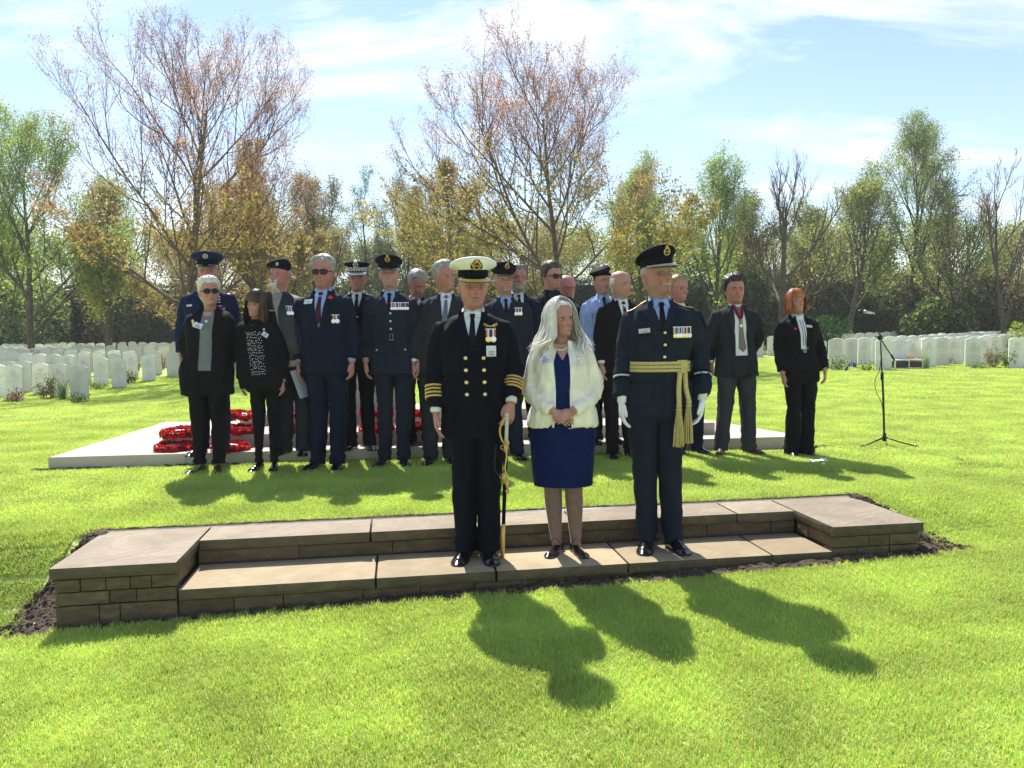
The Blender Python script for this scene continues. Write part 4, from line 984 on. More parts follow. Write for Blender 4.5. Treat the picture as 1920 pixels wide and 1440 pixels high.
# ================================================================== PEOPLE
# canonical person: 1.75 m tall, faces -Y, x runs to the viewer's right; the root empty scales it
M_SKIN = {}
def skin(name, col, red=0.25):
    if name in M_SKIN: return M_SKIN[name]
    m, t, b = nt('skin_' + name); L = t.links
    tcn = t.nodes.new('ShaderNodeTexCoord')
    n = t.nodes.new('ShaderNodeTexNoise'); n.inputs['Scale'].default_value = 22; n.inputs['Detail'].default_value = 6
    L.new(tcn.outputs['Object'], n.inputs['Vector'])
    r = t.nodes.new('ShaderNodeValToRGB'); e = r.color_ramp.elements; e[0].position = .35; e[1].position = .7
    c = np.array(col); e[0].color = (*c, 1); e[1].color = (c[0] * 1.02, c[1] * (1 - red), c[2] * (1 - red), 1)
    at = t.nodes.new('ShaderNodeAttribute'); at.attribute_name = 'tint'; vm = t.nodes.new('ShaderNodeVectorMath'); vm.operation = 'MULTIPLY'
    L.new(n.outputs['Fac'], r.inputs[0]); L.new(r.outputs[0], vm.inputs[0]); L.new(at.outputs['Color'], vm.inputs[1]); L.new(vm.outputs[0], b.inputs['Base Color'])
    b.inputs['Roughness'].default_value = .5; b.inputs['Specular IOR Level'].default_value = .4
    b.inputs['Subsurface Weight'].default_value = 0.12; b.inputs['Subsurface Radius'].default_value = (1, .35, .2); b.inputs['Subsurface Scale'].default_value = .01
    n2 = t.nodes.new('ShaderNodeTexNoise'); n2.inputs['Scale'].default_value = 130; L.new(tcn.outputs['Object'], n2.inputs['Vector'])
    bp = t.nodes.new('ShaderNodeBump'); bp.inputs['Strength'].default_value = .25; bp.inputs['Distance'].default_value = .002
    L.new(n2.outputs['Fac'], bp.inputs['Height']); L.new(bp.outputs[0], b.inputs['Normal'])
    M_SKIN[name] = m; return m
SK_P = mat('skin_chest', (0.42, 0.24, 0.185), .5, var=.08, scale=15, bump=.1); SK_A = skin('fair', (0.46, 0.275, 0.215), .3); SK_B = skin('ruddy', (0.44, 0.235, 0.185), .35); SK_C = skin('tanned', (0.39, 0.225, 0.16), .3)
def hairmat(name, col, var=.4):
    if name in MATS: return MATS[name]
    m = mat(name, col, .45, var=var, scale=25, bump=.5, bscale=160, spec=.5, dist=.003)
    return m
H_WHITE = hairmat('hair_white', (0.66, 0.62, 0.54), .15); H_GREY = hairmat('hair_grey', (0.30, 0.28, 0.255)); H_DGREY = hairmat('hair_dark_grey', (0.13, 0.12, 0.11))
H_BROWN = hairmat('hair_brown', (0.06, 0.035, 0.022)); H_DARK = hairmat('hair_dark', (0.018, 0.013, 0.010)); H_GING = hairmat('hair_ginger', (0.42, 0.13, 0.035), .25)
H_FAIR = hairmat('hair_fair', (0.30, 0.17, 0.08), .3); H_CREAM = leafmat('hair_cream', trans=.25, rough=.5, attr=False, col=(0.88, 0.86, 0.81), scale=40, var=.10); H_CREAM.node_tree.nodes['Vector Math.001'].inputs[1].default_value = (1.1, 1.06, 1.02)
def cloth(name, col, rough=.85, bump=.25, sheen=.0, var=.15):
    if 'cloth_' + name in MATS: return MATS['cloth_' + name]
    m = mat('cloth_' + name, col, rough, var=var, scale=8, bump=bump, bscale=420, spec=.10, sheen=sheen, dist=.0012); t = m.node_tree; L = t.links; b = t.nodes['Principled BSDF']
    old = b.inputs['Normal'].links[0].from_node; tcn = t.nodes.new('ShaderNodeTexCoord'); mp_ = t.nodes.new('ShaderNodeMapping'); mp_.inputs['Scale'].default_value = (1.0, 1.0, .55); mp_.inputs['Rotation'].default_value = (0, R(22), R(15))
    n = t.nodes.new('ShaderNodeTexNoise'); n.inputs['Scale'].default_value = 7.5; n.inputs['Detail'].default_value = 3; n.inputs['Distortion'].default_value = 1.3; n.noise_type = 'RIDGED_MULTIFRACTAL'
    L.new(tcn.outputs['Object'], mp_.inputs[0]); L.new(mp_.outputs[0], n.inputs['Vector'])
    bp = t.nodes.new('ShaderNodeBump'); bp.inputs['Strength'].default_value = .55; bp.inputs['Distance'].default_value = .028; L.new(n.outputs['Fac'], bp.inputs['Height']); L.new(old.outputs[0], bp.inputs['Normal']); L.new(bp.outputs[0], b.inputs['Normal'])
    return m
C_BLACK = cloth('black', (0.008, 0.008, 0.010)); C_NAVY = cloth('navy', (0.008, 0.013, 0.028)); C_RAF = cloth('blue_grey', (0.015, 0.021, 0.034)); C_NAVAL = cloth('naval', (0.005, 0.006, 0.011))
C_CHAR = cloth('charcoal', (0.022, 0.025, 0.030)); C_RAFT = cloth('blue_grey_trousers', (0.014, 0.019, 0.031)); C_USB = cloth('service_blue', (0.010, 0.020, 0.060))
C_SHIRTW = cloth('white_shirt', (0.68, 0.70, 0.74), bump=.1); C_SHIRTB = cloth('blue_shirt', (0.30, 0.40, 0.68), bump=.1); C_SHIRTG = cloth('sage_top', (0.16, 0.185, 0.19), bump=.2)
C_CREAM = cloth('cream_jacket', (0.84, 0.80, 0.69), .7, sheen=.1); C_DRESS = cloth('royal_blue', (0.003, 0.011, 0.072), .6); C_TIGHTS = mat('sheer_tights', (0.19, 0.115, 0.10), .45, bump=.05, sheen=.3)
C_TIEB = cloth('black_tie', (0.008, 0.008, 0.010), .5); C_TIEM = cloth('maroon_tie', (0.05, 0.012, 0.022), .5); C_TIEG = cloth('grey_tie', (0.12, 0.15, 0.20), .5)
C_GOLD = mat('gold_lace', (0.62, 0.42, 0.13), .4, var=.25, scale=120, metal=.45, bump=.5, bscale=300); C_SASH = mat('gold_sash', (0.52, 0.43, 0.16), .6, var=.15, scale=60, bump=.4, bscale=300)
C_BRASS = mat('brass_button', (0.75, 0.60, 0.30), .25, metal=.8, bump=0); C_SILV = mat('silver_metal', (0.72, 0.72, 0.72), .28, metal=.85, bump=0); C_SHOE = mat('polished_shoe', (0.008, 0.008, 0.009), .18, spec=.6, bump=.05, coat=.5)
C_SHOEB = mat('brown_shoe', (0.07, 0.035, 0.02), .4, bump=.1); C_CAPTOP = cloth('cap_white', (0.78, 0.77, 0.70), .6); C_PEAK = mat('patent_peak', (0.006, 0.006, 0.007), .12, spec=.6, bump=0, coat=.6)
C_BADGE = mat('name_card', (0.66, 0.68, 0.76), .5, bump=0); C_PRINT = mat('card_print', (0.12, 0.14, 0.22), .6, bump=0); C_GLOVE = cloth('white_glove', (0.78, 0.78, 0.80), bump=.1); C_LENS = mat('dark_lens', (0.003, 0.003, 0.004), .12, spec=.25, bump=0)
C_EYEW = mat('eye_white', (0.48, 0.43, 0.40), .3, bump=0); C_IRIS = mat('eye_iris', (0.03, 0.03, 0.03), .2, bump=0); C_LIP = mat('lip', (0.33, 0.11, 0.10), .4, bump=0); C_LIPM = mat('lip_pale', (0.33, 0.15, 0.125), .5, bump=0)
C_TEETH = mat('teeth', (0.50, 0.46, 0.40), .3, bump=0); C_MOUTH = mat('mouth_line', (0.09, 0.025, 0.022), .6, bump=0); C_PEARL = mat('pearl', (0.75, 0.70, 0.62), .2, bump=0, coat=.5); C_POPP = mat('poppy_badge', (0.55, 0.015, 0.015), .5, bump=0)
C_LEATH = mat('black_leather', (0.012, 0.012, 0.013), .35, bump=.3, bscale=90); C_VEST = cloth('beige_shirt', (0.33, 0.31, 0.27)); C_MAR = cloth('maroon_ribbon', (0.16, 0.008, 0.028), .45); C_DEN = cloth('dark_denim', (0.025, 0.032, 0.040))
RIB = {k: mat('ribbon_' + k, c, .6, var=.05, bump=0) for k, c in dict(red=(.42, .015, .02), blue=(.02, .03, .22), navy=(.01, .015, .06), white=(.65, .65, .66), purple=(.16, .02, .14), sky=(.12, .30, .55), green=(.02, .12, .04), gold=(.5, .33, .08), cream=(.6, .52, .33), mar=(.18, .01, .03), orange=(.5, .14, .02), grey=(.3, .3, .32)).items()}

HZ = 1.507   # chin height in the canonical body
PZ = [-.14, -.10, -.06, -.025, -.008, .0, .018, .045, .075, .10, .115, .14, .17, .195, .213, .224, .23]
PF = [.038, .040, .041, .044, .056, .084, .100, .099, .096, .093, .090, .096, .091, .076, .054, .030, .003]
PB = [.080, .074, .069, .068, .068, .069, .073, .080, .090, .096, .098, .101, .100, .089, .066, .037, .004]
PW = [.060, .054, .050, .0490, .0485, .048, .0515, .0605, .0680, .0725, .074, .0755, .0735, .0655, .050, .029, .003]
class Head:
    def __init__(h, s, fine):
        h.s = s; h.nt = 88 if fine else 60
        wj = s.get('jaw', 1.0); wf = s.get('facew', 1.0)
        zs = np.concatenate([np.linspace(-.14, -.02, 7)[:-1], np.linspace(-.02, .16, 62 if fine else 40)[:-1], np.linspace(.16, .213, 12)[:-1], .23 - .017 * np.cos(np.linspace(0, np.pi / 2, 7)) ** 1.0])
        h.z = zs; n = len(zs); t = np.linspace(0, 2 * np.pi, h.nt, endpoint=False); th = t - 0.45 * np.sin(t); h.th = th
        f, b, w = pch(PZ, PF, zs), pch(PZ, PB, zs), pch(PZ, PW, zs)
        w = w * (1 + (wj - 1) * np.exp(-((zs - .02) / .045) ** 2)) * wf
        neck = s.get('neck', 1.0); k = sm(.01, -.03, -zs * -1) if False else (1 - sm(-.02, .012, zs)); w = w * (1 + (neck - 1) * k); f = f * (1 + (neck - 1) * k * .6)
        ct, st = np.cos(th)[None], np.sin(th)[None]
        e = np.where(ct > 0, (1.62 + .48 * sm(.0, .10, zs) - .0 * zs + .38 * (1 - sm(-.03, -.005, zs)))[:, None], 2.1)
        X = w[:, None] * np.sign(st) * np.abs(st) ** (2 / e)
        Yc = np.sign(ct) * np.abs(ct) ** (2 / e)
        Y = np.where(ct > 0, -f[:, None] * Yc, -b[:, None] * Yc) + .008
        Z = np.repeat(zs[:, None], h.nt, 1)
        a = np.abs(X); fr = np.clip(ct, 0, 1) ** .5
        smile = s.get('smile', 0.3); nose = s.get('nose', 1.0)
        g = lambda v, c, sg: np.exp(-((v - c) / sg) ** 2)
        nz_ = np.interp(Z, [.062, .070, .080, .092, .112, .126], [0, .016, .028, .021, .008, 0]) * nose
        nw_ = np.interp(Z, [.068, .080, .10, .12], [.0165, .0135, .0085, .010])
        d = nz_ * np.exp(-(a / nw_) ** 2) + .005 * g(a, .014, .006) * g(Z, .073, .007)
        d += -.0115 * g(a, .031, .016) * g(Z, .114, .0115) + .005 * g(a, .028, .022) * g(Z, .134, .008) + .003 * g(a, 0, .02) * g(Z, .132, .01)
        d += (.003 + .006 * smile) * g(a, .043, .017) * g(Z, .083, .016)
        d += .0045 * g(a, 0, .021) * g(Z, .053, .005) + .005 * g(a, 0, .018) * g(Z, .040, .0055) - .004 * g(a, 0, .024) * g(Z, .0465 + .25 * a * smile, .0028) - .003 * g(a, 0, .022) * g(Z, .028, .006) + .006 * g(a, 0, .017) * g(Z, .012, .012)
        d += -(.0035 + .0035 * smile) * g(a, .030 + (.07 - Z) * .25, .004) * g(Z, .056, .016) - .002 * g(a, 0, .004) * g(Z, .061, .005)
        age = s.get('age', 0.4); d += -age * .0012 * np.cos(Z * 950) * g(Z, .158, .016) * g(a, 0, .04) + age * -.002 * g(a, .030, .014) * g(Z, .100, .003)
        d += s.get('jowl', 0) * .008 * g(a, .05, .02) * g(Z, .018, .018)
        Y = Y - d * fr
        if s.get('chin2', 0): Y = Y - s['chin2'] * .022 * g(Z, -.012, .018) * np.clip(ct, 0, 1)
        h.P = np.stack([X, Y, Z], -1); h.n = n
        h.F = gridf(n, h.nt, True)
        V = h.P.reshape(-1, 3)
        h.bvh = BVHTree.FromPolygons([tuple(p) for p in V], [tuple(int(i) for i in q) for q in h.F])
        # outward normals
        N = np.cross(np.roll(h.P, -1, 1) - np.roll(h.P, 1, 1), np.gradient(h.P, axis=0)); N /= np.linalg.norm(N, axis=2)[..., None] + 1e-9
        cen = np.array((0, .01, 0)); sg = np.sign(((h.P - cen) * np.array((1, 1, 0)) * N).sum(-1)); N *= np.where(sg == 0, 1, sg)[..., None]; N[-1] = (0, 0, 1); h.N = N
        yw, pt, rl = [R(v) for v in s.get('head', (0, 0, 0))]; h.rot = (yw, pt, rl); h.hs = s.get('hs', 1.0) * (1.04 if s.get('fem') else 1.055); h.fw = s.get('fwd', 0.0)
    def fy(h, x, z):
        r = h.bvh.ray_cast(Vector((x, -.4, z)), Vector((0, 1, 0)))
        return r[0].y if r[0] else -.07
    def pose(h, V):
        V = np.asarray(V, float).reshape(-1, 3).copy()
        w = sm(-.085, .0, V[:, 2]); yw, pt, rl = h.rot; P = V * h.hs
        piv = np.array((0, .015, -.035)); Q = P - piv
        def rot(Q, a, i, j):
            c, s_ = np.cos(a), np.sin(a); A = Q.copy(); A[:, i] = Q[:, i] * c - Q[:, j] * s_; A[:, j] = Q[:, i] * s_ + Q[:, j] * c; return A
        Q = rot(Q, rl * w, 0, 2); Q = rot(Q, pt * w, 1, 2); Q = rot(Q, yw * w, 0, 1)
        P = Q + piv; P[:, 1] -= h.fw * w; P[:, 2] += HZ
        return P

class Person:
    def __init__(p, s):
        p.s = s; fine = s.get('fine', False); p.fine = fine
        if 'foot' in s:
            px, py = s['foot']; b = pix(px, py, s.get('z', 0)); 
        Y = b.y + .10; b = Vector((b.x * Y / b.y, Y, s.get('z', 0)))
        D = (Vector((b.x, b.y, EYE)) - Vector((0, 0, EYE))).dot(FW)
        hx, hy = s['top']; t = pixd(hx, hy, Y)
        Hh = t.z - b.z - s.get('hat', 0.0)
        p.H = Hh; b.x = b.x + s.get('dx', 0); p.sc = Hh / 1.749
        # the head stands over the feet unless told otherwise: a sideways lean follows the photo
        p.lean = (t.x - b.x) / p.sc * s.get('leank', 1.0)
        p.root = empty('person', b, R(s.get('yaw', 0)), p.sc)
        tag(p.root, s['label'], 'person', s.get('group'))
        p.head = Head(s, fine); p.wd = s.get('w', 1.0); p.bel = s.get('belly', 0.0)
        p.seed = s.get('seed', 1); gq = np.random.RandomState(p.seed + 400); p.sway = gq.uniform(-.026, .026); p.srl = gq.uniform(-.04, .04); p.fem = s.get('fem', False); p.gr = np.random.RandomState(p.seed)
    def lz(p, V):
        """lean: shifts sideways with height"""
        V = np.array(V, float); z0 = V[..., 2].copy(); V[..., 2] += p.srl * V[..., 0] * sm(.9, 1.3, z0) * (1 - sm(1.42, 1.5, z0)); V[..., 0] += p.lean * sm(.75, 1.6, z0) + p.sway * np.sin(np.pi * np.clip(z0, 0, 1.2) / 1.2); return V
    def mk(p, name, mb, mats, parent=None, smooth=True, lean=True, colors=False):
        if not mb.f: return None
        if lean: mb.v = [p.lz(v) for v in mb.v]
        o = mb.build(name, mats, parent or p.root, smooth, colors=colors); return o
    # torso rings: z, half width, front, back
    def torso_tab(p, hem, flare=0.0, loose=1.0):
        w = p.wd; b = p.bel
        if p.fem:
            T = [(.80, .188, .115, .135), (.90, .188, .118, .135), (.98, .175, .112, .12), (1.08, .150, .105, .105), (1.18, .155, .118, .11), (1.27, .168, .140, .115), (1.34, .176, .128, .115), (1.395, .172, .102, .106), (1.428, .154, .085, .097), (1.450, .118, .072, .084), (1.466, .078, .056, .076), (1.474, .062, .048, .068)]
        else:
            T = [(.70, .188, .125, .135), (.80, .186, .125, .135), (.90, .180, .12, .13), (1.0, .168, .118, .12), (1.10, .158, .114, .113), (1.20, .168, .124, .118), (1.29, .184, .130, .122), (1.355, .186, .118, .118), (1.396, .174, .098, .106), (1.426, .148, .084, .097), (1.450, .112, .070, .088), (1.466, .084, .058, .080), (1.474, .066, .050, .073)]
        T = np.array(T); T[:, 1] *= np.where(T[:, 0] < 1.45, w, 1 + (w - 1) * .4); T[:, 2] += b * .075 * np.exp(-((T[:, 0] - 1.06) / .16) ** 2); T[:, 1] += b * .018 * np.exp(-((T[:, 0] - 1.06) / .2) ** 2)
        T[:, 2] *= 1 + (w - 1) * .7; T[:, 3] *= 1 + (w - 1) * .5
        T[T[:, 0] < 1.0, 1:] *= 1 + flare; T[:, 1:3] *= loose
        return T
    def ring(p, T, z, n=36, off=0.0, ex=2.35):
        z = np.atleast_1d(z); w = pch(T[:, 0], T[:, 1], z) + off; f = pch(T[:, 0], T[:, 2], z) + off; b = pch(T[:, 0], T[:, 3], z) + off
        t = np.linspace(0, 2 * np.pi, n, endpoint=False); ct, st = np.cos(t)[None], np.sin(t)[None]
        e = 2.0 + (ex - 2.0) * (1 - sm(1.42, 1.5, z))[:, None]
        X = w[:, None] * np.sign(st) * np.abs(st) ** (2 / e); Yc = np.sign(ct) * np.abs(ct) ** (2 / e)
        Y = np.where(ct > 0, -f[:, None] * Yc, -b[:, None] * Yc) + .012
        Zz = np.repeat(z[:, None], n, 1) - (.036 if p.fem else .012) * sm(1.39, 1.47, z)[:, None] * np.clip(ct, 0, 1)
        return np.stack([X, Y, Zz], -1)
    def arm_path(p, side, pose):
        """side -1 viewer's left, +1 viewer's right; returns shoulder..wrist and hand direction"""
        sx = (.160 if not p.fem else .147) * (1 + (p.wd - 1) * .8)
        S = np.array((sx, .012, 1.366 if not p.fem else 1.364)); w = p.wd
        if pose == 'down': E = (sx + .036 * w, .03, 1.13); W_ = (sx + .044 * w, -.03, .89 - .02 * p.fem); hd = (0.02, -.12, -1)
        elif pose == 'down_wide': E = (sx + .066 * w, .03, 1.13); W_ = (sx + .062 * w, -.05, .90); hd = (-.05, -.12, -1)
        elif pose == 'back': E = (sx + .062, .075, 1.14); W_ = (sx - .03, .175, .965); hd = (-.9, .1, -.3)
        elif pose == 'clasp': E = (sx + .055, -.01, 1.13); W_ = (.055, -.205, 1.0); hd = (-.75, -.25, -.45)
        elif pose == 'sword': E = (sx + .060, .03, 1.15); W_ = (sx + .04, -.10, .945); hd = (-.15, -.35, -.9)
        elif pose == 'pocket': E = (sx + .09, .06, 1.14); W_ = (sx + .03, -.05, .93); hd = (-.3, -.1, -.9)
        if pose in ('down', 'down_wide', 'back'): q_ = np.random.RandomState(p.seed * 5 + side + 2).uniform(-1, 1, 4); E = (E[0] + .012 * q_[0] + .006, E[1] + .02 * q_[1], E[2]); W_ = (W_[0] + .012 * q_[2] + .004, W_[1] + .03 * q_[3], W_[2])
        P = np.array([S, E, W_]); hd = np.array(hd, float); P[:, 0] *= side; hd[0] *= side
        return P, hd / np.linalg.norm(hd)
    def sleeve(p, mb, P, r0, r1, r2, end=1.0, k=18, m=0):
        Q = smooth_path(np.vstack([P[0] + (P[0] - P[1]) * 0.0, P[1], P[2]]), 22); Q = Q[:max(4, int(22 * end))]
        u = np.linspace(0, end, len(Q)); r = np.interp(u, [0, .12, .5, 1], [r0, r0 * 1.0, r1, r2])
        sh = Q[0] + np.array((-np.sign(P[0][0]) * .035, 0, .012)); Q = np.vstack([sh, Q]); r = np.concatenate([[r0 * .72], r])
        mb.tube(Q, r, k, m)
        return Q, r
    def upper(p, mats, hem, poses=('down', 'down'), loose=1.0, flare=0.0, armr=(.062, .053, .045), name='jacket', slope=0.0, cut=None, sl_end=.97, skirtz=None, vox=None):
        T = p.torso_tab(hem, flare, loose); p.T = T
        zt = T[-1, 0]
        zz = np.linspace(hem, zt, 34); Rg = p.ring(T, zz, 40)
        tor = MB(); V = Rg.reshape(-1, 3); F = [tuple(q) for q in gridf(len(zz), 40, True)]; n = len(V)
        V = np.vstack([V, Rg[0].mean(0), Rg[-1].mean(0)])
        for i in range(40): F.append((n, (i + 1) % 40, i)); F.append((n + 1, n - 40 + i, n - 40 + (i + 1) % 40))
        tor.add(V, F)
        sc = p.wd * (.82 if p.fem else 1.0)
        p.arms = []
        for side, po in zip((-1, 1), poses):
            P, hd = p.arm_path(side, po); Q, r = p.sleeve(tor, P, armr[0] * sc, armr[1] * sc, armr[2] * sc * (1.0 if sl_end > .9 else 1.05), sl_end)
            tor.ell(P[0] + np.array((-side * .012, 0, -.012)), (armr[0] * sc * 1.0, armr[0] * sc * 1.02, armr[0] * sc * .93), k=18, n=12)
            p.arms.append((P, hd, Q, r))
        o = tor.build(name, mats, p.root)
        md = o.modifiers.new('r', 'REMESH'); md.mode = 'VOXEL'; md.voxel_size = vox or (.0098 if p.fine else .0145)
        ms = o.modifiers.new('s', 'SMOOTH'); ms.iterations = 5 if p.fine else 3; ms.factor = .5
        dg = bpy.context.evaluated_depsgraph_get(); me = bpy.data.meshes.new_from_object(o.evaluated_get(dg)); o.modifiers.clear(); old = o.data; o.data = me; bpy.data.meshes.remove(old)
        me.materials.clear()
        for m_ in mats: me.materials.append(m_)
        nv = len(me.vertices); co = np.empty(nv * 3, np.float32); me.vertices.foreach_get('co', co); co = co.reshape(-1, 3).astype(float)
        nr = np.empty(nv * 3, np.float32); me.vertices.foreach_get('normal', nr); nr = nr.reshape(-1, 3)
        # cloth folds: diagonal drag lines on the body, cross creases in the elbow
        s1, s2 = SN(p.seed, 4.2), SN(p.seed + 50, 11)
        q = co * np.array((1.0, 1.0, .55)); s3 = SN(p.seed + 80, 7.5); f = .0060 * s1(q) + .0025 * s2(q) + .011 * (.55 - np.abs(s3(q * np.array((1, 1, .8)) + np.array((0, 0, 1)) * np.abs(co[:, :1]))))
        for P, hd, Q, r in p.arms:
            de = np.linalg.norm(co - P[1], axis=1); f += .0045 * np.sin(co[:, 2] * 150 + s1(co) * 3) * np.exp(-(de / .085) ** 2)
            dw = np.linalg.norm(co - P[2], axis=1); f += .002 * np.sin(co[:, 2] * 110 + s2(co) * 2) * np.exp(-(dw / .06) ** 2)
        wz = np.exp(-((co[:, 2] - 1.09) / .07) ** 2) * (np.abs(co[:, 0]) < .2); f += .003 * wz * np.sin(co[:, 2] * 95 + 5 * np.abs(co[:, 0]) * 12 + s1(co) * 2)
        f *= (1 - sm(1.44, 1.5, co[:, 2]) * .7) * p.s.get('fold', 1.0)
        co = co + nr * f[:, None]
        if slope: co[:, 2] += slope * np.clip(-co[:, 1], 0, .2) * (co[:, 2] < hem + .05)
        p.co_un = co.copy()
        me.vertices.foreach_set('co', p.lz(co).astype(np.float32).ravel())
        me.polygons.foreach_set('use_smooth', np.ones(len(me.polygons), bool)); me.update()
        F = [tuple(q.vertices) for q in me.polygons]
        p.bvh = BVHTree.FromPolygons([tuple(c) for c in co], F); p.jacket = o
        return o
    def sy(p, x, z, y0=-.6):
        r = p.bvh.ray_cast(Vector((x, y0, z)), Vector((0, 1, 0)))
        return r[0].y if r[0] and r[0].y < .03 else None
    def panel(p, mb, rows, off=.004, th=.004, nc=8, nr=None, m=0, src=None):
        """cloth lying on the front of the body: rows of (z, x left, x right), z may be a (zl, zr) pair"""
        Rw = []
        for row in rows:
            z, a, b = row; za, zb = z if isinstance(z, tuple) else (z, z); Rw.append((za, zb, a, b))
        Rw = np.array(Rw, float); N = nr or max(len(Rw), 3)
        u = np.linspace(0, len(Rw) - 1, N); Rw = np.stack([np.interp(u, range(len(Rw)), Rw[:, i]) for i in range(4)], -1)
        G = np.zeros((N, nc, 3)); last = -.1
        for i, (za, zb, a, b) in enumerate(Rw):
            for j, t in enumerate(np.linspace(0, 1, nc)):
                x = a + (b - a) * t; z = za + (zb - za) * t; y = (src or p.sy)(x, min(z, p.T[-1, 0] - .016 - (.036 if p.fem else .012)))
                if y is None: y = last
                last = y; G[i, j] = (x, y - off, z)
        # relax y to bridge small folds
        for _ in range(2): G[1:-1, :, 1] = np.minimum(G[1:-1, :, 1], (G[:-2, :, 1] + G[2:, :, 1]) / 2)
        B = G.copy(); B[..., 1] += th + off * .8
        n = N * nc; V = np.vstack([G.reshape(-1, 3), B.reshape(-1, 3)]); F = [tuple(q) for q in gridf(N, nc, False)]
        F += [tuple(x + n for x in q[::-1]) for q in gridf(N, nc, False)]
        bd = [j for j in range(nc)] + [i * nc + nc - 1 for i in range(1, N)] + [(N - 1) * nc + j for j in range(nc - 2, -1, -1)] + [i * nc for i in range(N - 2, 0, -1)]
        F += [(bd[i], bd[(i + 1) % len(bd)], bd[(i + 1) % len(bd)] + n, bd[i] + n) for i in range(len(bd))]
        mb.add(V, F, m); return G
    def plate(p, mb, x, z, w, h, off=.006, th=.003, rot=0, m=0, base=None):
        """a stiff flat piece pinned on the chest"""
        ys = [p.sy(x + dx, z + dz) for dx in (-w / 2, 0, w / 2) for dz in (-h / 2, 0, h / 2)]; ys = [y for y in ys if y is not None] or [-.13]
        yl = p.sy(x - w / 2, z) or min(ys); yr = p.sy(x + w / 2, z) or min(ys); yt = p.sy(x, z + h / 2) or min(ys); yb = p.sy(x, z - h / 2) or min(ys)
        ax = math.atan2(yr - yl, w) if w > .02 else 0; az = math.atan2(yt - yb, h) if h > .02 else 0
        ax = max(-.9, min(.9, ax)); az = max(-.6, min(.6, az))
        bul = 0.0
        for t_ in (-.5, -.25, 0, .25, .5):
            for v_ in (-.5, 0, .5):
                ya = p.sy(x + w * t_, z + h * v_)
                if ya is not None: bul = max(bul, (yl + yr) / 2 + math.tan(ax) * w * t_ + math.tan(az) * h * v_ - ya)
        M = Matrix.Translation((x, (yl + yr) / 2 - off - min(bul, .03), z)) @ Matrix.Rotation(ax, 4, 'Z') @ Matrix.Rotation(-az, 4, 'X') @ Matrix.Rotation(rot, 4, 'Y')
        mb.box((-w / 2, -th, -h / 2), (w / 2, 0, h / 2), m, M=M); return M
    def buttons(p, xz, m=C_BRASS, r=.0105, name='button'):
        for x, z in xz:
            mb = MB(); y = p.sy(x, z); y = -.13 if y is None else y; mb.ell((x, y - .004, z), (r, r * .5, r), k=12, n=7); p.mk(name, mb, [m])
    def hand(p, W, hd, side, mats, palm=None, curl=.9, sc=1.0, name=None, mb=None, m=0, thumb=1.0, open_=0):
        """five fingered hand hanging from wrist W along hd; the palm faces the thigh"""
        hd = np.array(hd, float); hd /= np.linalg.norm(hd)
        pn = np.array((-side, 0.15, 0.1)) if palm is None else np.array(palm, float); pn -= hd * (pn @ hd); pn /= np.linalg.norm(pn)
        tx = np.cross(pn, hd); tx /= np.linalg.norm(tx)
        if palm is None and tx[1] > 0: tx = -tx      # thumb side to the front
        if palm is not None: tx = tx * thumb
        sc = sc * (.86 if p.fem else .94); L = lambda a, b, c: W + (tx * a + pn * b + hd * c) * sc
        own = mb is None; mb = mb or MB()
        def oval(c, w, t_): 
            tt = np.linspace(0, 2 * np.pi, 12, endpoint=False); return [L(c[0] + math.cos(q) * w, c[1] + math.sin(q) * t_, c[2]) for q in tt]
        rg = [oval((0, 0, -.03), .026, .020), oval((0, 0, 0), .027, .018), oval((.003, 0, .03), .037, .017), oval((.002, .002, .065), .042, .015), oval((0, .004, .092), .040, .012), oval((0, .006, .099), .034, .006)]
        V = np.array(rg).reshape(-1, 3); F = [tuple(q) for q in gridf(6, 12, True)] + [tuple(range(12)), tuple(range(60, 72))[::-1]]
        mb.add(V, F, m)
        for i, (x, l, r) in enumerate(((.031, .070, .0088), (.0105, .078, .0092), (-.0105, .073, .0088), (-.030, .056, .0078))):
            a = .12 + .05 * i; pt = np.array((x, .004, .088)); P = [pt - np.array((0, 0, .012)), pt]; seg = (.42, .32, .26)
            for q in seg:
                a += curl * (.55 if q == .42 else .62); pt = pt + np.array((0, math.sin(a), math.cos(a))) * l * q * 1.05; P.append(pt)
            P = smooth_path(P, 9); V = np.array([L(*q) for q in P]); mb.tube(V, np.array([r, r, r * 1.05, r, r * .95, r * .98, r * .9, r * .8, r * .45]) * sc, 7, m, ref=tuple(tx))
        P = smooth_path([(.022, .004, .012), (.038, .010, .040), (.042, .017, .066), (.037, .022, .090)], 8); V = np.array([L(*q) for q in P]); mb.tube(V, np.array([.012, .0135, .0125, .0105, .0105, .010, .009, .005]) * sc, 8, m, ref=tuple(pn))
        if own: return p.mk(name or 'hand', mb, mats)
    def body(p, sk, hands=('down', 'down'), handspec=None, legs=None, glove=False):
        """one skin mesh: head, neck, shoulders, forearms, hands (and legs where they show)"""
        s = p.s; hd = p.head; mb = MB()
        V = hd.P.reshape(-1, 3); n = len(V); F = [tuple(q) for q in hd.F]
        X_, Z_ = np.abs(V[:, 0]), V[:, 2]; fr_ = (V[:, 1] < 0) * 1.0; g_ = lambda v, c, s_: np.exp(-((v - c) / s_) ** 2); age = s.get('age', .4)
        tn = np.ones((n, 3))
        def mul(w, c): tn[:] = tn * (1 - w[:, None] * (1 - np.array(c)))
        mul(fr_ * g_(X_, .043, .020) * g_(Z_, .080, .020) * .9, (1.05, .80, .78)); mul(fr_ * g_(X_, 0, .016) * g_(Z_, .078, .014), (1.04, .80, .78)); mul(fr_ * g_(X_, .031, .019) * g_(Z_, .113, .011) * .9, (.72, .64, .64))
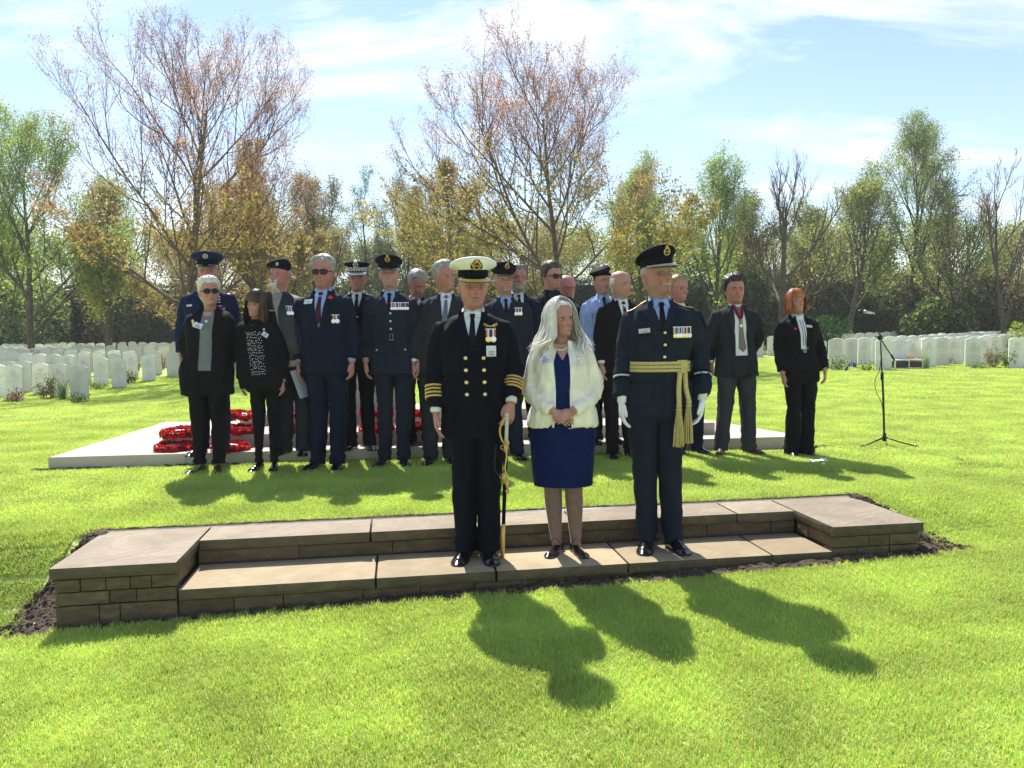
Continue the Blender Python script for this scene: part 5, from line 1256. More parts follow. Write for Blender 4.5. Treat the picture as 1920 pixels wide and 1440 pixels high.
        mul(fr_ * g_(X_, .030 + (.07 - Z_) * .25, .0035) * g_(Z_, .058, .016) * (.45 + .4 * age), (.62, .52, .50)); mul(fr_ * g_(X_, .031, .016) * g_(Z_, .101, .0035) * (.3 + .5 * age), (.70, .60, .60))
        mul(fr_ * age * g_(X_, 0, .042) * g_(Z_, .158, .016) * np.clip(np.cos(Z_ * 900 + 2 * np.cos(V[:, 0] * 60)), 0, 1), (.78, .70, .68)); mul(fr_ * age * g_(X_, .056, .007) * g_(Z_, .112, .012) * np.clip(np.cos(Z_ * 1500), 0, 1), (.72, .62, .60))
        mul(fr_ * g_(X_, 0, .02) * g_(Z_, .029, .004) * .6, (.75, .66, .64)); mul(1 - sm(-.03, .0, Z_), (.93, .86, .84))
        if not p.fem: mul(fr_ * (1 - sm(.040, .062, Z_)) * sm(-.015, .01, Z_) * s.get('stubble', .6), (.78, .80, .84))
        mul(np.clip(SN(p.seed + 21, 18)(V) * .5, 0, 1) * .35, (.95, .84, .82))
        mb.add(hd.pose(V), F, 0, tn)
        # chest under the clothes
        T = p.torso_tab(.9) if not hasattr(p, 'T') else p.T
        zz = np.linspace(1.02, 1.475, 12); Rg = p.ring(T, zz, 20, off=-.022); mb.add(Rg.reshape(-1, 3), gridf(12, 20, True), 0)
        for side in (-1, 1):   # ears
            er = MB(); c = np.array((side * .0725 * s.get('facew', 1), .018, .098)); 
            tt = np.linspace(0, 2 * np.pi, 14, endpoint=False)
            prof = np.stack([0 * tt, np.cos(tt) * .0145 + .004 * np.sin(tt), np.sin(tt) * .028 - .004 * np.cos(tt)], -1)
            out = []
            for k_, (sc_, ox) in enumerate(((.7, -.008), (.95, -.001), (1.0, .004), (.86, .0065), (.62, .002), (.2, .0))): out.append(c + prof * sc_ + np.array((side * (ox + .004), .006 * (ox > 0), 0)) + np.stack([side * .26 * prof[:, 1] * (ox > .003), 0 * tt, 0 * tt], -1))
            er = np.array(out).reshape(-1, 3); mb.add(hd.pose(er), gridf(6, 14, True) if side < 0 else gridf(6, 14, True)[:, ::-1], 0)
        # eyes, brows, mouth lie on the face
        def dr(pts, off): return np.array([(x, hd.fy(x, z) - off, z) for x, z in pts])
        if not s.get('noeyes'):
            op = s.get('eye', .8)
            for side in (-1, 1):
                cx = side * .0315; tt = np.linspace(0, 2 * np.pi, 16, endpoint=False)
                rim = [(cx + math.cos(a) * .0135, .1145 + math.sin(a) * .0048 * op * (1.0 if math.sin(a) > 0 else .7)) for a in tt]
                V = np.vstack([dr(rim, .0004), dr([(cx, .1145)], .0022)]); mb.add(hd.pose(V), [(i, (i + 1) % 16, 16) for i in range(16)], 2)
                rim = [(cx + s.get('gaze', 0) * .004 + math.cos(a) * .0062, .1145 + math.sin(a) * .0052 * op) for a in tt]
                V = np.vstack([dr(rim, .0022), dr([(cx + s.get('gaze', 0) * .004, .1145)], .0032)]); mb.add(hd.pose(V), [(i, (i + 1) % 16, 16) for i in range(16)], 3)
                # upper lid and lash line
                arc = np.linspace(-1, 1, 9); P1 = [(cx + a * .0155, .1150 + .0048 * op * (1 - a * a)) for a in arc]; P2 = [(x, z + .0024) for x, z in P1]; P3 = [(x, z + .0055) for x, z in P1]
                V = np.vstack([dr(P1, .0026), dr(P2, .003), dr(P3, .001)]); f = gridf(3, 9, False); mb.add(hd.pose(V), f[:8], 3); mb.add(hd.pose(V), f[8:], 0)
                P1 = [(x, .1145 - .0036 * op * (1 - a * a)) for (x, z), a in zip(P1, arc)]; P2 = [(x, z - .0045) for x, z in P1]
                V = np.vstack([dr(P1, .0022), dr(P2, .0006)]); mb.add(hd.pose(V), gridf(2, 9, False), 0)
        if not s.get('nobrow'):
            for side in (-1, 1):
                A = np.linspace(0, 1, 9); top = [(side * (.013 + .036 * a), .1315 + .0055 * math.sin(a * 2.6) + .0022 * (1 - a)) for a in A]; bot = [(x, z - .0068 * (1 - .6 * a) * s.get('browth', 1)) for (x, z), a in zip(top, A)]; mid = [(x, (z + z2) / 2) for (x, z), (_, z2) in zip(top, bot)]
                V = np.vstack([dr(top, .0003), dr(mid, .003), dr(bot, .0003)]); mb.add(hd.pose(V), gridf(3, 9, False), 4)
        smile = s.get('smile', .3); mw = .0225 + .004 * smile; A = np.linspace(-1, 1, 13); mc = .0465
        line = lambda A_: [(a * mw, mc + smile * .0058 * a * a) for a in A_]
        opn = s.get('teeth', 0) * .0070
        up = [(a * mw, mc + smile * .0058 * a * a + .0055 * (1 - a * a) * (1 - .25 * math.exp(-(a / .15) ** 2)) + .0008) for a in A]
        mu = [(a * mw, mc + smile * .0058 * a * a + .0010) for a in A]; ml = [(a * mw, mc + smile * .0058 * a * a - .0010 - opn * (1 - a * a)) for a in A]
        lo = [(a * mw * .92, mc + smile * .0058 * a * a - .0010 - opn * (1 - a * a) - .0068 * (1 - a * a)) for a in A]
        mb.add(hd.pose(np.vstack([dr(up, .0004), dr(mu, .0024)])), gridf(2, 13, False), 1)
        mb.add(hd.pose(np.vstack([dr(mu, .0014), dr(ml, .0014)])), gridf(2, 13, False), 6 if opn else 5)
        mb.add(hd.pose(np.vstack([dr(ml, .0026), dr(lo, .0004)])), gridf(2, 13, False), 1)
        # nostrils
        for side in (-1, 1):
            tt = np.linspace(0, 2 * np.pi, 8, endpoint=False); rim = [(side * .0085 + math.cos(a) * .0035, .0675 + math.sin(a) * .002) for a in tt]; V = np.vstack([dr(rim, .0006), dr([(side * .0085, .0675)], .0006)]); mb.add(hd.pose(V), [(i, (i + 1) % 8, 8) for i in range(8)], 5)
        hsp = handspec or [{}, {}]
        for (P, hdr, Q, r), hk, side in zip(p.arms, hsp, (-1, 1)):
            if hk is None: continue
            W = P[2] + hdr * hk.get('ext', .012); mb.tube([P[1] * .5 + P[2] * .5, P[2], W], [.034, .027, .025], 10, 0)
            if not glove: p.hand(W, hk.get('dir', hdr), side, None, palm=hk.get('palm'), curl=hk.get('curl', .8) * .62, mb=mb, m=0, thumb=hk.get('thumb', 1.0))
        if legs:
            for side in (-1, 1):
                mb.tube(smooth_path([(side * .080, .0, .80), (side * .072, -.005, .50), (side * .072, .015, .34), (side * .068, .01, .10), (side * .066, .0, .05)], 14), np.interp(np.linspace(0, 1, 14), [0, .25, .36, .50, .75, 1], [.088, .066, .061, .063, .036, .034]), 14, 7)
        o = p.mk('body', mb, [sk, s.get('lipm', C_LIPM), C_EYEW, C_IRIS, s.get('brow', H_GREY), C_MOUTH, C_TEETH, C_TIGHTS], colors=True)
        return o
    # ---- hair
    def hairline(p, kind):
        if kind == 'short': xs, ys = [0, 22, 40, 55, 70, 84, 92, 98, 106, 125, 150, 180], [.186, .189, .192, .180, .160, .122, .086, .108, .118, .05, .012, .005]
        elif kind == 'recede': xs, ys = [0, 20, 40, 56, 72, 88, 97, 106, 125, 150, 180], [.186, .196, .205, .188, .160, .09, .108, .118, .05, .012, .005]
        elif kind == 'undercap': xs, ys = [0, 40, 82, 89, 94, 99, 106, 125, 150, 180], [.22, .22, .20, .125, .098, .11, .118, .05, .02, .012]
        elif kind == 'fringe': xs, ys = [0, 180], [.19, .05]
        elif kind == 'bald': xs, ys = [0, 84, 91, 95, 99, 106, 125, 150, 180], [.3, .3, .135, .10, .108, .118, .05, .012, .005]
        else: xs, ys = [0, 30, 48, 62, 75, 95, 130, 180], [.202, .200, .180, .15, .08, .04, .0, -.01]
        return xs, ys
    def hair(p, kind, m, t0=.008, vol=.012, n=260, ln=.028, rough=.004, side=0.0, wid=.0035, up=.35):
        hd = p.head; xs, ys = p.hairline(kind); a = np.abs(np.degrees((hd.th + np.pi) % (2 * np.pi) - np.pi)); gg = np.random.RandomState(p.seed * 7 + 1); hl = np.interp(a, xs, ys) + sum(.0013 * np.sin(hd.th * k_ + gg.uniform(0, 6.28)) for k_ in (7, 13, 19, 29, 37, 53))
        Z = hd.P[..., 2]; t = np.clip((Z - hl[None]) / .02, -.35, 1) * t0
        if kind == 'bald': t = np.minimum(t, t0 * np.clip((.168 + .05 * sm(140, 180, a)[None] * 0 - Z) / .012, -.35, 1))
        else: t = t + np.clip((Z - hl[None]) / .02, 0, 1) * vol * sm(.12, .22, Z)
        nn = SN(p.seed + 7, 16); t = np.where(t > 0, t + rough * nn(hd.P.reshape(-1, 3) * np.array((1, .5, .6))).reshape(Z.shape) * np.clip(t / t0, 0, 1), t)
        V = hd.P + hd.N * t[..., None]; keep = (t.ravel()[hd.F] > 0).any(1)
        mb = MB(); mb.add(hd.pose(V.reshape(-1, 3)), hd.F[keep], 0)
        nt_ = hd.nt; top = len(hd.z) - 1
        g = p.gr; cand = np.argwhere(t > t0 * .5)
        if len(cand) and n:
            for i in g.randint(len(cand), size=n):
                r_, c_ = cand[i]; P0 = V[r_, c_] - hd.N[r_, c_] * .003; N = hd.N[r_, c_]
                comb = np.array((side + .4 * np.sign(P0[0]) * (Z[r_, c_] < .2), .55, .25 if Z[r_, c_] > .17 else -.7)) + g.normal(size=3) * .45
                comb -= N * (comb @ N); comb /= np.linalg.norm(comb) + 1e-6; L = ln * g.uniform(.5, 1.2)
                w = np.cross(comb, N) * wid; P1 = P0 + (comb * .75 + N * up) * L * .5; P2 = P1 + (comb - N * up * .3) * L * .5
                mb.add(hd.pose(np.array([P0 - w, P0 + w, P1 + w * .8, P1 - w * .8, P2])), [(0, 1, 2, 3), (3, 2, 4)], 0)
        return p.mk('hair', mb, [m])
    def beard(p, m, t0=.009, low=-.012, goatee=False, n=120, stub=False):
        hd = p.head; Z = hd.P[..., 2]; X = hd.P[..., 0]; a = np.abs(np.degrees((hd.th + np.pi) % (2 * np.pi) - np.pi))[None]
        lim = 30 if goatee else 82
        f = np.minimum(np.minimum(np.clip((lim - a) / 8, -.3, 1), np.clip((.066 + (a - 20) * .0006 - Z) / .008, -.3, 1)), np.clip((Z - low) / .008, -.3, 1))
        f = np.where((f < 0), -.3, f); mouth = np.exp(-(X / .022) ** 2 - ((Z - .0465) / .007) ** 2); t = t0 * f - mouth * t0 * 2.2
        nn = SN(p.seed + 3, 30); t = t + (t > 0) * nn(hd.P.reshape(-1, 3)).reshape(Z.shape) * .0015
        V = hd.P + hd.N * t[..., None]; keep = (t.ravel()[hd.F] > 0).any(1); mb = MB(); mb.add(hd.pose(V.reshape(-1, 3)), hd.F[keep], 0)
        g = p.gr; cand = np.argwhere(t > t0 * .5)
        if len(cand):
            for i in g.randint(len(cand), size=n):
                r_, c_ = cand[i]; P0 = V[r_, c_] - hd.N[r_, c_] * .002; N = hd.N[r_, c_]; d = np.array((0, 0, -1.0)) + g.normal(size=3) * .4; L = t0 * 1.8 * g.uniform(.5, 1.2); w = np.cross(d, N) * .0016
                mb.add(hd.pose(np.array([P0 - w, P0 + w, P0 + (d * .7 + N * .4) * L])), [(0, 1, 2)], 0)
        return p.mk('beard', mb, [m])
    def longhair(p, m, zend=(-.02, .0), n=520, amin=48, grow=1.1, fringe=0, part=0.0, wid=.006, wave=.006, vol=1.0, tipin=0.0, frontlen=1.0):
        hd = p.head; g = p.gr; mb = MB(); K = 15
        for i in range(n):
            sd = -1 if g.rand() < .5 else 1; az = R(g.uniform(amin, 180)); lay = g.uniform(0.0, 1.0)
            ze = g.uniform(*zend) * (1 if math.degrees(az) > 80 else frontlen); P = []
            W_, D_ = (.083 + .014 * lay * vol), (.104 + .014 * lay * vol); top = .236 + .012 * lay * vol
            ph0 = g.uniform(0, 1.0); wv = g.uniform(0, 6.28); rw = wave * g.uniform(.3, 1.3); gro = grow * g.uniform(.92, 1.1)
            for t in np.linspace(0, 1, K):
                if t < .5:
                    ph = (math.pi / 2) * (ph0 + (1 - ph0) * t * 2); sx, cz = math.sin(ph), math.cos(ph)
                    x = sd * W_ * sx * abs(math.sin(az)) ** .8 + part * (1 - sx); y = .008 - D_ * sx * math.cos(az); z = .10 + (top - .10) * cz
                    z = max(z, .10)
                else:
                    q = (t - .5) * 2; z = .10 + (ze - .10) * q; f = 1 + (gro - 1) * q ** 1.5 - tipin * q ** 3
                    x = sd * W_ * abs(math.sin(az)) ** .8 * f; y = .008 - D_ * math.cos(az) * f
                    x += math.sin(wv + q * 7) * rw * q; y += math.cos(wv + q * 6) * rw * q
                P.append((x, y, z))
            P = np.array(P); Tn = np.gradient(P, axis=0); o_ = P - np.array((0, .008, 0)); o_[:, 2] = .02; S_ = np.cross(Tn, o_); S_ /= np.linalg.norm(S_, axis=1)[:, None] + 1e-9
            w = wid * g.uniform(.6, 1.3) * np.interp(np.linspace(0, 1, K), [0, .1, .75, 1], [.7, 1, 1, .15])[:, None]
            tw = g.uniform(-.5, .5) * o_ / (np.linalg.norm(o_, axis=1)[:, None] + 1e-9); A = P - (S_ + tw) * w; B = P + (S_ + tw) * w
            mb.add(hd.pose(np.vstack([A, B])), [(j, j + 1, K + j + 1, K + j) for j in range(K - 1)], 0)
        for i in range(fringe):
            az = R(g.uniform(-50, 50)); K2 = 8; lay = g.uniform(0, 1); P = []; zl = g.uniform(.140, .156)
            for t in np.linspace(0, 1, K2):
                ph = math.pi / 2 * (.15 + .85 * t); W_, D_ = .080 + .010 * lay, .100 + .010 * lay; z = zl + (.090 + .008 * lay) * math.cos(ph)
                P.append((W_ * math.sin(az) * math.sin(ph) * 1.05, .008 - D_ * math.cos(az) * math.sin(ph), z))
            P = np.array(P); w = wid; A = P - np.array((w, 0, 0)); B = P + np.array((w, 0, 0)); mb.add(hd.pose(np.vstack([A, B])), [(j, j + 1, K2 + j + 1, K2 + j) for j in range(K2 - 1)], 0)
        return p.mk('hair', mb, [m])
    # ---- headgear
    def cap(p, top_m, band_m, kind='raf', tilt=8, roll=0, fw=.128, drop=0.0):
        hd = p.head; th = np.linspace(0, 2 * np.pi, 48, endpoint=False); c, s_ = np.cos(th), np.sin(th)
        M = Matrix.Translation((0, 0, .158)) @ Matrix.Rotation(R(tilt), 4, 'X') @ Matrix.Rotation(R(roll), 4, 'Y')
        def rg(w, f, b, z, zf=0.0, cy=.004): return np.stack([w * s_, cy - np.where(c > 0, f, b) * c, z + zf * c + 0 * c], -1)
        mb = MB(); h0 = .046 if kind != 'raf' else .04
        R_ = [rg(.0815, .104, .108, .0), rg(.084, .106, .110, .008), rg(.085, .107, .111, h0)]
        mb.add(hd.pose(xf(M, np.vstack(R_))), gridf(3, 48, True), 0)
        zf = {'naval': .030, 'raf': .032, 'us': .024, 'police': .010}[kind]; w = fw; hi = {'naval': .060, 'raf': .048, 'us': .060, 'police': .056}[kind]
        wf = w * (1.04 if kind != 'raf' else .97); R2 = [rg(.085, .107, .111, h0 - .002), rg(w * .90, wf * .93, wf * 1.02, hi * .96, zf * .6), rg(w, wf, wf * 1.08, hi + .008, zf), rg(w * .985, wf * .985, wf * 1.065, hi + .019, zf), rg(w * .9, wf * .9, wf * .98, hi + .026, zf * .95), rg(w * .6, wf * .6, wf * .65, hi + .030, zf * .7), rg(w * .2, wf * .2, wf * .2, hi + .031, zf * .3), rg(.001, .001, .001, hi + .031, 0)]
        tb = MB(); tb.add(hd.pose(xf(M, np.vstack(R2))), gridf(len(R2), 48, True), 0)
        cp = p.mk('cap', tb, [top_m]); p.mk('cap_band', mb, [band_m], cp)
        # peak
        a = np.linspace(-R(74), R(74), 25); pk = MB(); rows = []
        for t in np.linspace(0, 1, 6):
            ext = .052 * np.cos(a / R(74) * math.pi / 2) ** .7 * t
            rows.append(np.stack([(.0845 + ext * .55) * np.sin(a), .004 - (.107 + ext) * np.cos(a), .004 - t * (.026 + drop) * np.cos(a) ** 1.0 - .006 * t + .004 * np.sin(t * 3) * np.cos(a)], -1))
        V = np.vstack(rows); V2 = V - np.array((0, 0, .003)); n = len(V); F = [tuple(q) for q in gridf(6, 25, False)]; pk.add(hd.pose(xf(M, np.vstack([V, V2]))), F + [tuple(x + n for x in q[::-1]) for q in F] + [(5 * 25 + i, 5 * 25 + i + 1, n + 5 * 25 + i + 1, n + 5 * 25 + i) for i in range(24)], 0)
        p.mk('peak', pk, [C_PEAK], cp)
        br = MB()
        if kind in ('naval', 'police') or p.s.get('braid'):
            rr = rows if kind != 'us' else rows
            for lo_, hi_ in ((3, 5),) if kind != 'police' else ((2, 5),):
                V = np.vstack([rows[k] + np.array((0, -.0005, .0025)) for k in range(lo_, hi_ + 1)]); V[:25] += 0; br.add(hd.pose(xf(M, V)), gridf(hi_ - lo_ + 1, 25, False), 0)
            p.mk('peak_braid', br, [C_GOLD if kind in ('naval',) else C_SILV if kind == 'police' else mat('peak_lace', (0.50, 0.44, 0.30), .4, metal=.4, var=.4, scale=150, bump=.4)], cp)
        if kind == 'us':
            for sg in (-1, 1):
                V = []
                for k in (2, 3, 4):
                    idx = range(3, 11) if sg < 0 else range(14, 22); V += [rows[k][i] + np.array((0, -.0005, .0025)) for i in idx]
                br = MB(); br.add(hd.pose(xf(M, np.array(V))), gridf(3, 8, False), 0); p.mk('peak_braid', br, [C_SILV], cp)
        # badge: wreath ring, eagle or anchor, crown above
        by = -(.107 + (w - .107) * .45) ; bz = h0 * .72 + .030; bd = MB(); gm = C_GOLD if kind in ('naval', 'raf') else C_SILV
        def T_(v): return hd.pose(xf(M, np.array(v)))
        tt = np.linspace(0, 2 * np.pi, 17); sc = {'naval': 1.15, 'raf': 1.0, 'us': .95, 'police': 1.1}[kind]
        tiltb = .35
        yy = lambda z: by - (z - bz) * tiltb - .004
        bd.add(*[(lambda v, f: (T_(v), f))(*tube([(math.cos(a_) * .017 * sc, yy(bz + math.sin(a_) * .017 * sc), bz + math.sin(a_) * .017 * sc) for a_ in tt], .0035 * sc, 6, False))][0])
        for dx in (-.013, -.006, 0, .006, .013): v, f = tube([(dx * sc, yy(bz - .004), bz - .004 * sc), (dx * 1.5 * sc, yy(bz + .006), bz + (.008 + .12 * abs(dx)) * sc * .6)], .0028 * sc, 5); bd.add(T_(v), f)
        if kind != 'us':
            for dx, dz in ((-.009, .022), (-.0045, .027), (0, .029), (.0045, .027), (.009, .022)): v, f = tube([(dx * .8 * sc, yy(bz + .019 * sc), bz + .019 * sc), (dx * sc, yy(bz + dz * sc), bz + dz * sc * 1.1)], .0034 * sc, 5); bd.add(T_(v), f)
        if kind == 'naval':
            bk = MB(); q = [(-.030, -.016), (.030, -.016), (.034, .004), (.020, .020), (.012, .036), (-.012, .036), (-.020, .020), (-.034, .004)]; V = [(x, yy(bz + z) + .002, bz + z) for x, z in q] + [(x, yy(bz + z) + .006, bz + z) for x, z in q]
            bk.add(T_(V), [tuple(range(8))] + [(i, (i + 1) % 8, (i + 1) % 8 + 8, i + 8) for i in range(8)]); p.mk('badge_patch', bk, [C_NAVAL], cp, smooth=False)
            for sg in (-1, 1):
                for k in range(5): a_ = k * .42; v, f = tube([(sg * (.010 + .016 * math.sin(a_)), yy(bz) - .001, bz - .012 + k * .0055), (sg * (.016 + .014 * math.sin(a_)), yy(bz) - .002, bz - .007 + k * .0055)], .0034, 5); bd.add(T_(v), f)
        p.mk('cap_badge', bd, [gm], cp)
        if kind == 'police':
            ck = MB()
            for r_ in range(3):
                for i in range(48):
                    if (i + r_) % 2: continue
                    z0_, z1_ = .008 + r_ * .0115, .008 + (r_ + 1) * .0115; a0, a1 = th[i], th[i] + 2 * np.pi / 48
                    V = [(.0865 * math.sin(q), .004 - (.1085 if math.cos(q) > 0 else .1125) * math.cos(q), z) for z in (z0_, z1_) for q in (a0, a1)]; ck.add(T_(V), [(0, 1, 3, 2)])
            p.mk('diced_band', ck, [mat('white_dice', (.7, .7, .7), .6, bump=0)], cp, smooth=False)
        else:
            for sg in (-1, 1):
                v, f = tube([(sg * .080, .004 - .04, .010), (sg * .060, .004 - .085, .010), (0, .004 - .112, .008)], .0022, 5); 
        return cp
    def beret(p, m, side=1, badge=True, lift=.0):
        hd = p.head; th = np.linspace(0, 2 * np.pi, 40, endpoint=False); c, s_ = np.cos(th), np.sin(th); mb = MB()
        nn = SN(p.seed, 9)
        rows = []
        for w, f, b, z, ox, dz in ((.080, .101, .105, .155, 0, 0), (.084, .106, .108, .160, 0, 0), (.084, .106, .108, .172, 0, 0), (.096, .112, .112, .188, .012, -.010), (.099, .112, .112, .205, .018, -.018), (.088, .100, .104, .224, .016, -.022), (.062, .072, .078, .240, .010, -.022), (.030, .034, .038, .246, .004, -.014), (.001, .001, .001, .247, 0, 0)):
            V = np.stack([w * s_ + side * ox, .004 - np.where(c > 0, f, b) * c, z + dz * s_ * side + .010 * c * (z < .2)], -1); rows.append(V + (0.003 * nn(V))[:, None] * np.array((1, 1, 1)) * (z > .18))
        mb.add(hd.pose(np.vstack(rows)), gridf(len(rows), 40, True)); o = p.mk('beret', mb, [m])
        if badge:
            bd = MB(); tt = np.linspace(0, 2 * np.pi, 13); a0 = -side * .45; cx, cy = .088 * math.sin(a0), .004 - .112 * math.cos(a0)
            P = [(cx + math.cos(a) * .012, cy - .004, .195 + math.sin(a) * .012) for a in tt]; v, f = tube(P, .0028, 5, False); bd.add(hd.pose(v), f); v, f = tube([(cx, cy - .004, .188), (cx, cy - .005, .212)], .004, 6); bd.add(hd.pose(v), f); p.mk('cap_badge', bd, [C_SILV], o)
        return o
    def shades(p, clear=False):
        hd = p.head; fr = MB(); yb = hd.fy(0, .122) - .006
        for sg in (-1, 1):
            tt = np.linspace(0, 2 * np.pi, 20, endpoint=False); cx = sg * .033
            rim = np.array([(cx + .025 * np.sign(math.cos(a)) * abs(math.cos(a)) ** .7, yb - .006 + (abs(cx + math.cos(a) * .025)) ** 2 * 5.5, .1130 + .0200 * np.sign(math.sin(a)) * abs(math.sin(a)) ** .75 * (1 if math.sin(a) > 0 else 1.05 - .15 * math.cos(a) * sg)) for a in tt])
            lens = MB(); V = np.vstack([rim, rim.mean(0) + np.array((0, -.003, 0))]); 
            if not clear: lens.add(hd.pose(V), [(i, (i + 1) % 20, 20) for i in range(20)]); 
            rr = np.vstack([rim, rim[:2]]); v, f = tube(rr, .0022 if not clear else .0014, 6, False); fr.add(hd.pose(v), f)
            v, f = tube([rim[0] if sg > 0 else rim[10], (sg * .074, -.05, .118), (sg * .080, .0, .116), (sg * .082, .02, .108)], .0025 if not clear else .0015, 5); fr.add(hd.pose(v), f)
            if not clear: p.mk('lens', lens, [C_LENS])
        v, f = tube([(-.009, yb - .006, .118), (0, yb - .007, .121), (.009, yb - .006, .118)], .0022, 5); fr.add(hd.pose(v), f)
        p.mk('glasses_frame', fr, [C_LENS if not clear else C_DKF])
    def shoulder(p, name, m, x0, x1, yw=.028, edge=None, parent=None, dz=.007):
        for sx in (-1, 1):
            G = []; n = 7
            for t in np.linspace(0, 1, n):
                x = sx * (x0 + (x1 - x0) * t)
                for yy in (.008 - yw, .008, .008 + yw):
                    q = p.bvh.ray_cast(Vector((x, yy, 1.8)), Vector((0, 0, -1))); G.append((x, yy, (q[0].z if q[0] else 1.42) + dz))
            G = np.array(G); B = G - np.array((0, 0, dz * 1.3)); bd = [0, 1, 2] + [i * 3 + 2 for i in range(1, n)] + [(n - 1) * 3 + 1, (n - 1) * 3] + [i * 3 for i in range(n - 2, 0, -1)]
            mb = MB(); mb.add(np.vstack([G, B]), [tuple(q) for q in gridf(n, 3, False)] + [(bd[i], bd[(i + 1) % len(bd)], bd[(i + 1) % len(bd)] + 3 * n, bd[i] + 3 * n) for i in range(len(bd))]); o = p.mk(name, mb, [m])
            if edge: e = MB(); v = G[bd + bd[:1]]; e.tube(v, .0028, 5, cap=False); p.mk('edging', e, [edge], o)
    # ---- legs
    def trousers(p, m, stance=.10, hem=.04, w=1.0, top=.98, spread=0.0, taper=1.0, fem=False, flare=0.0, creases=True):
        mb = MB(); k = 24; Z = np.linspace(hem, .90, 30); s1, s2 = SN(p.seed + 9, 5), SN(p.seed + 19, 13)
        w = w * (1 + (p.wd - 1) * .8)
        for sd in (-1, 1):
            rx = np.interp(Z, [0, .12, .48, .80, .90], [.056 * taper + flare, .056 * taper + flare * .7, .066, .088, .092]) * w; ry = np.interp(Z, [0, .12, .48, .80, .90], [.080 * taper + flare, .074 * taper + flare * .7, .078, .100, .108]) * w
            cx = sd * (stance * .9 + spread * (1 - Z / .9) - .0 * Z); cx = np.where(Z > .78, np.sign(cx) * np.minimum(np.abs(cx), .088), cx)
            t = np.linspace(0, 2 * np.pi, k, endpoint=False); c, s_ = np.cos(t)[None], np.sin(t)[None]
            X = cx[:, None] + rx[:, None] * s_; Y = .008 + .012 * sm(0, .4, Z)[:, None] - ry[:, None] * c - (.007 if creases else 0) * np.clip(c, 0, 1) ** 10 + (.006 if creases else 0) * np.clip(-c, 0, 1) ** 10
            P = np.stack([X, Y, np.repeat(Z[:, None], k, 1)], -1); q = P.reshape(-1, 3); nrm = np.stack([np.repeat(s_, 30, 0), -np.repeat(c, 30, 0), 0 * X], -1).reshape(-1, 3)
            s3 = SN(p.seed + 33, 8); f = .0075 * s1(q * np.array((1, 1, .7))) + .003 * s2(q) + .008 * (.5 - np.abs(s3(q * np.array((1, 1, .5))))) + .008 * np.exp(-((q[:, 2] - .09) / .07) ** 2) * np.sin(q[:, 2] * 95 + 3 * s1(q)) + .004 * np.exp(-((q[:, 2] - .50) / .07) ** 2) * np.sin(q[:, 2] * 80 + 3 * s1(q))
            q = q + nrm * f[:, None]; q[:, 2] += np.where(q[:, 2] < hem + .01, .012 * np.clip(-nrm[:, 1], 0, 1), 0); mb.add(q, gridf(30, k, True))
        T = p.torso_tab(.8); zz = np.linspace(.76, top, 12); Rg = p.ring(T, zz, 28, off=-.006); Rg[0] *= np.array((.8, .7, 1)); Rg[1] *= np.array((.95, .9, 1))
        V = Rg.reshape(-1, 3); F = [tuple(q) for q in gridf(12, 28, True)] + [tuple(range(28))[::-1], tuple(range(len(V) - 28, len(V)))]; mb.add(V, F); p.legx = stance * .9 + spread
        return p.mk('trousers', mb, [m])
    def shoes(p, m, toe=14, L=.285, w=.048, heel=0.0, kind='lace', yo=0.0):
        for sd in (-1, 1):
            mb = MB(); t = np.linspace(0, 1, 15); ys = .075 - t * L; wid = w * np.interp(t, [0, .08, .3, .65, .85, .97, 1], [.45, .72, .72, 1.0, .95, .66, .38]); hgt = np.interp(t, [0, .06, .3, .42, .6, .85, .97, 1], [.07, .085, .098, .082, .058, .045, .030, .012]) * (1.0 if kind == 'lace' else .62)
            if kind == 'court': hgt = np.interp(t, [0, .06, .25, .42, .6, .85, .97, 1], [.055, .060, .040, .024, .028, .040, .028, .012])
            bz = heel * np.interp(t, [0, .3, .6, 1], [1, .75, 0, 0]); a = np.linspace(0, 2 * np.pi, 18, endpoint=False); rows = []
            for i in range(15):
                cz = np.clip(np.sin(a), -.35, 1); x = wid[i] * np.cos(a) * np.where(np.sin(a) > 0, 1 - .32 * np.sin(a) ** 2, 1.0); z = .012 + bz[i] + np.where(np.sin(a) > 0, (hgt[i] - .012) * np.sin(a), .012 * np.maximum(np.sin(a) * 3, -1))
                rows.append(np.stack([x, np.full(18, ys[i]), z], -1))
            V = np.vstack(rows); M = Matrix.Translation((sd * p.legx, yo, 0)) @ Matrix.Rotation(R(sd * toe), 4, 'Z'); mb.add(xf(M, V), [tuple(q) for q in gridf(15, 18, True)] + [tuple(range(18)), tuple(range(14 * 18, 15 * 18))[::-1]])
            o = p.mk('shoe', mb, [m])
            so = MB(); rim = [(wid[i] * 1.06, ys[i], 0.004 + bz[i]) for i in range(15)]; V = [(s2 * x, y, z + dz) for dz in (-.004, .008) for s2 in (-1, 1) for x, y, z in rim]
            K = 15; f = []
            for l in (0, 1):
                o_ = l * 30; f += [(o_ + i, o_ + i + 1, o_ + K + i + 1, o_ + K + i) for i in range(K - 1)]
            f += [(i, i + 1, 30 + i + 1, 30 + i) for i in range(K - 1)] + [(K + i, K + i + 1, 45 + i + 1, 45 + i) for i in range(K - 1)]; so.add(xf(M, np.array(V)), f)
            if heel: so.box((-.02, .03, 0), (.02, .07, heel + .005), M=M)
            p.mk('sole', so, [C_SHOE], o, smooth=False)
            if kind == 'court':
                st = MB(); tt = np.linspace(0, np.pi, 11); st.tube(xf(M, np.array([(math.cos(a_) * .038, -.005 - .02 * math.sin(a_), .035 + heel * .6 + .055 * math.sin(a_)) for a_ in tt])), .0035, 6, cap=False, ); p.mk('strap', st, [m], o)
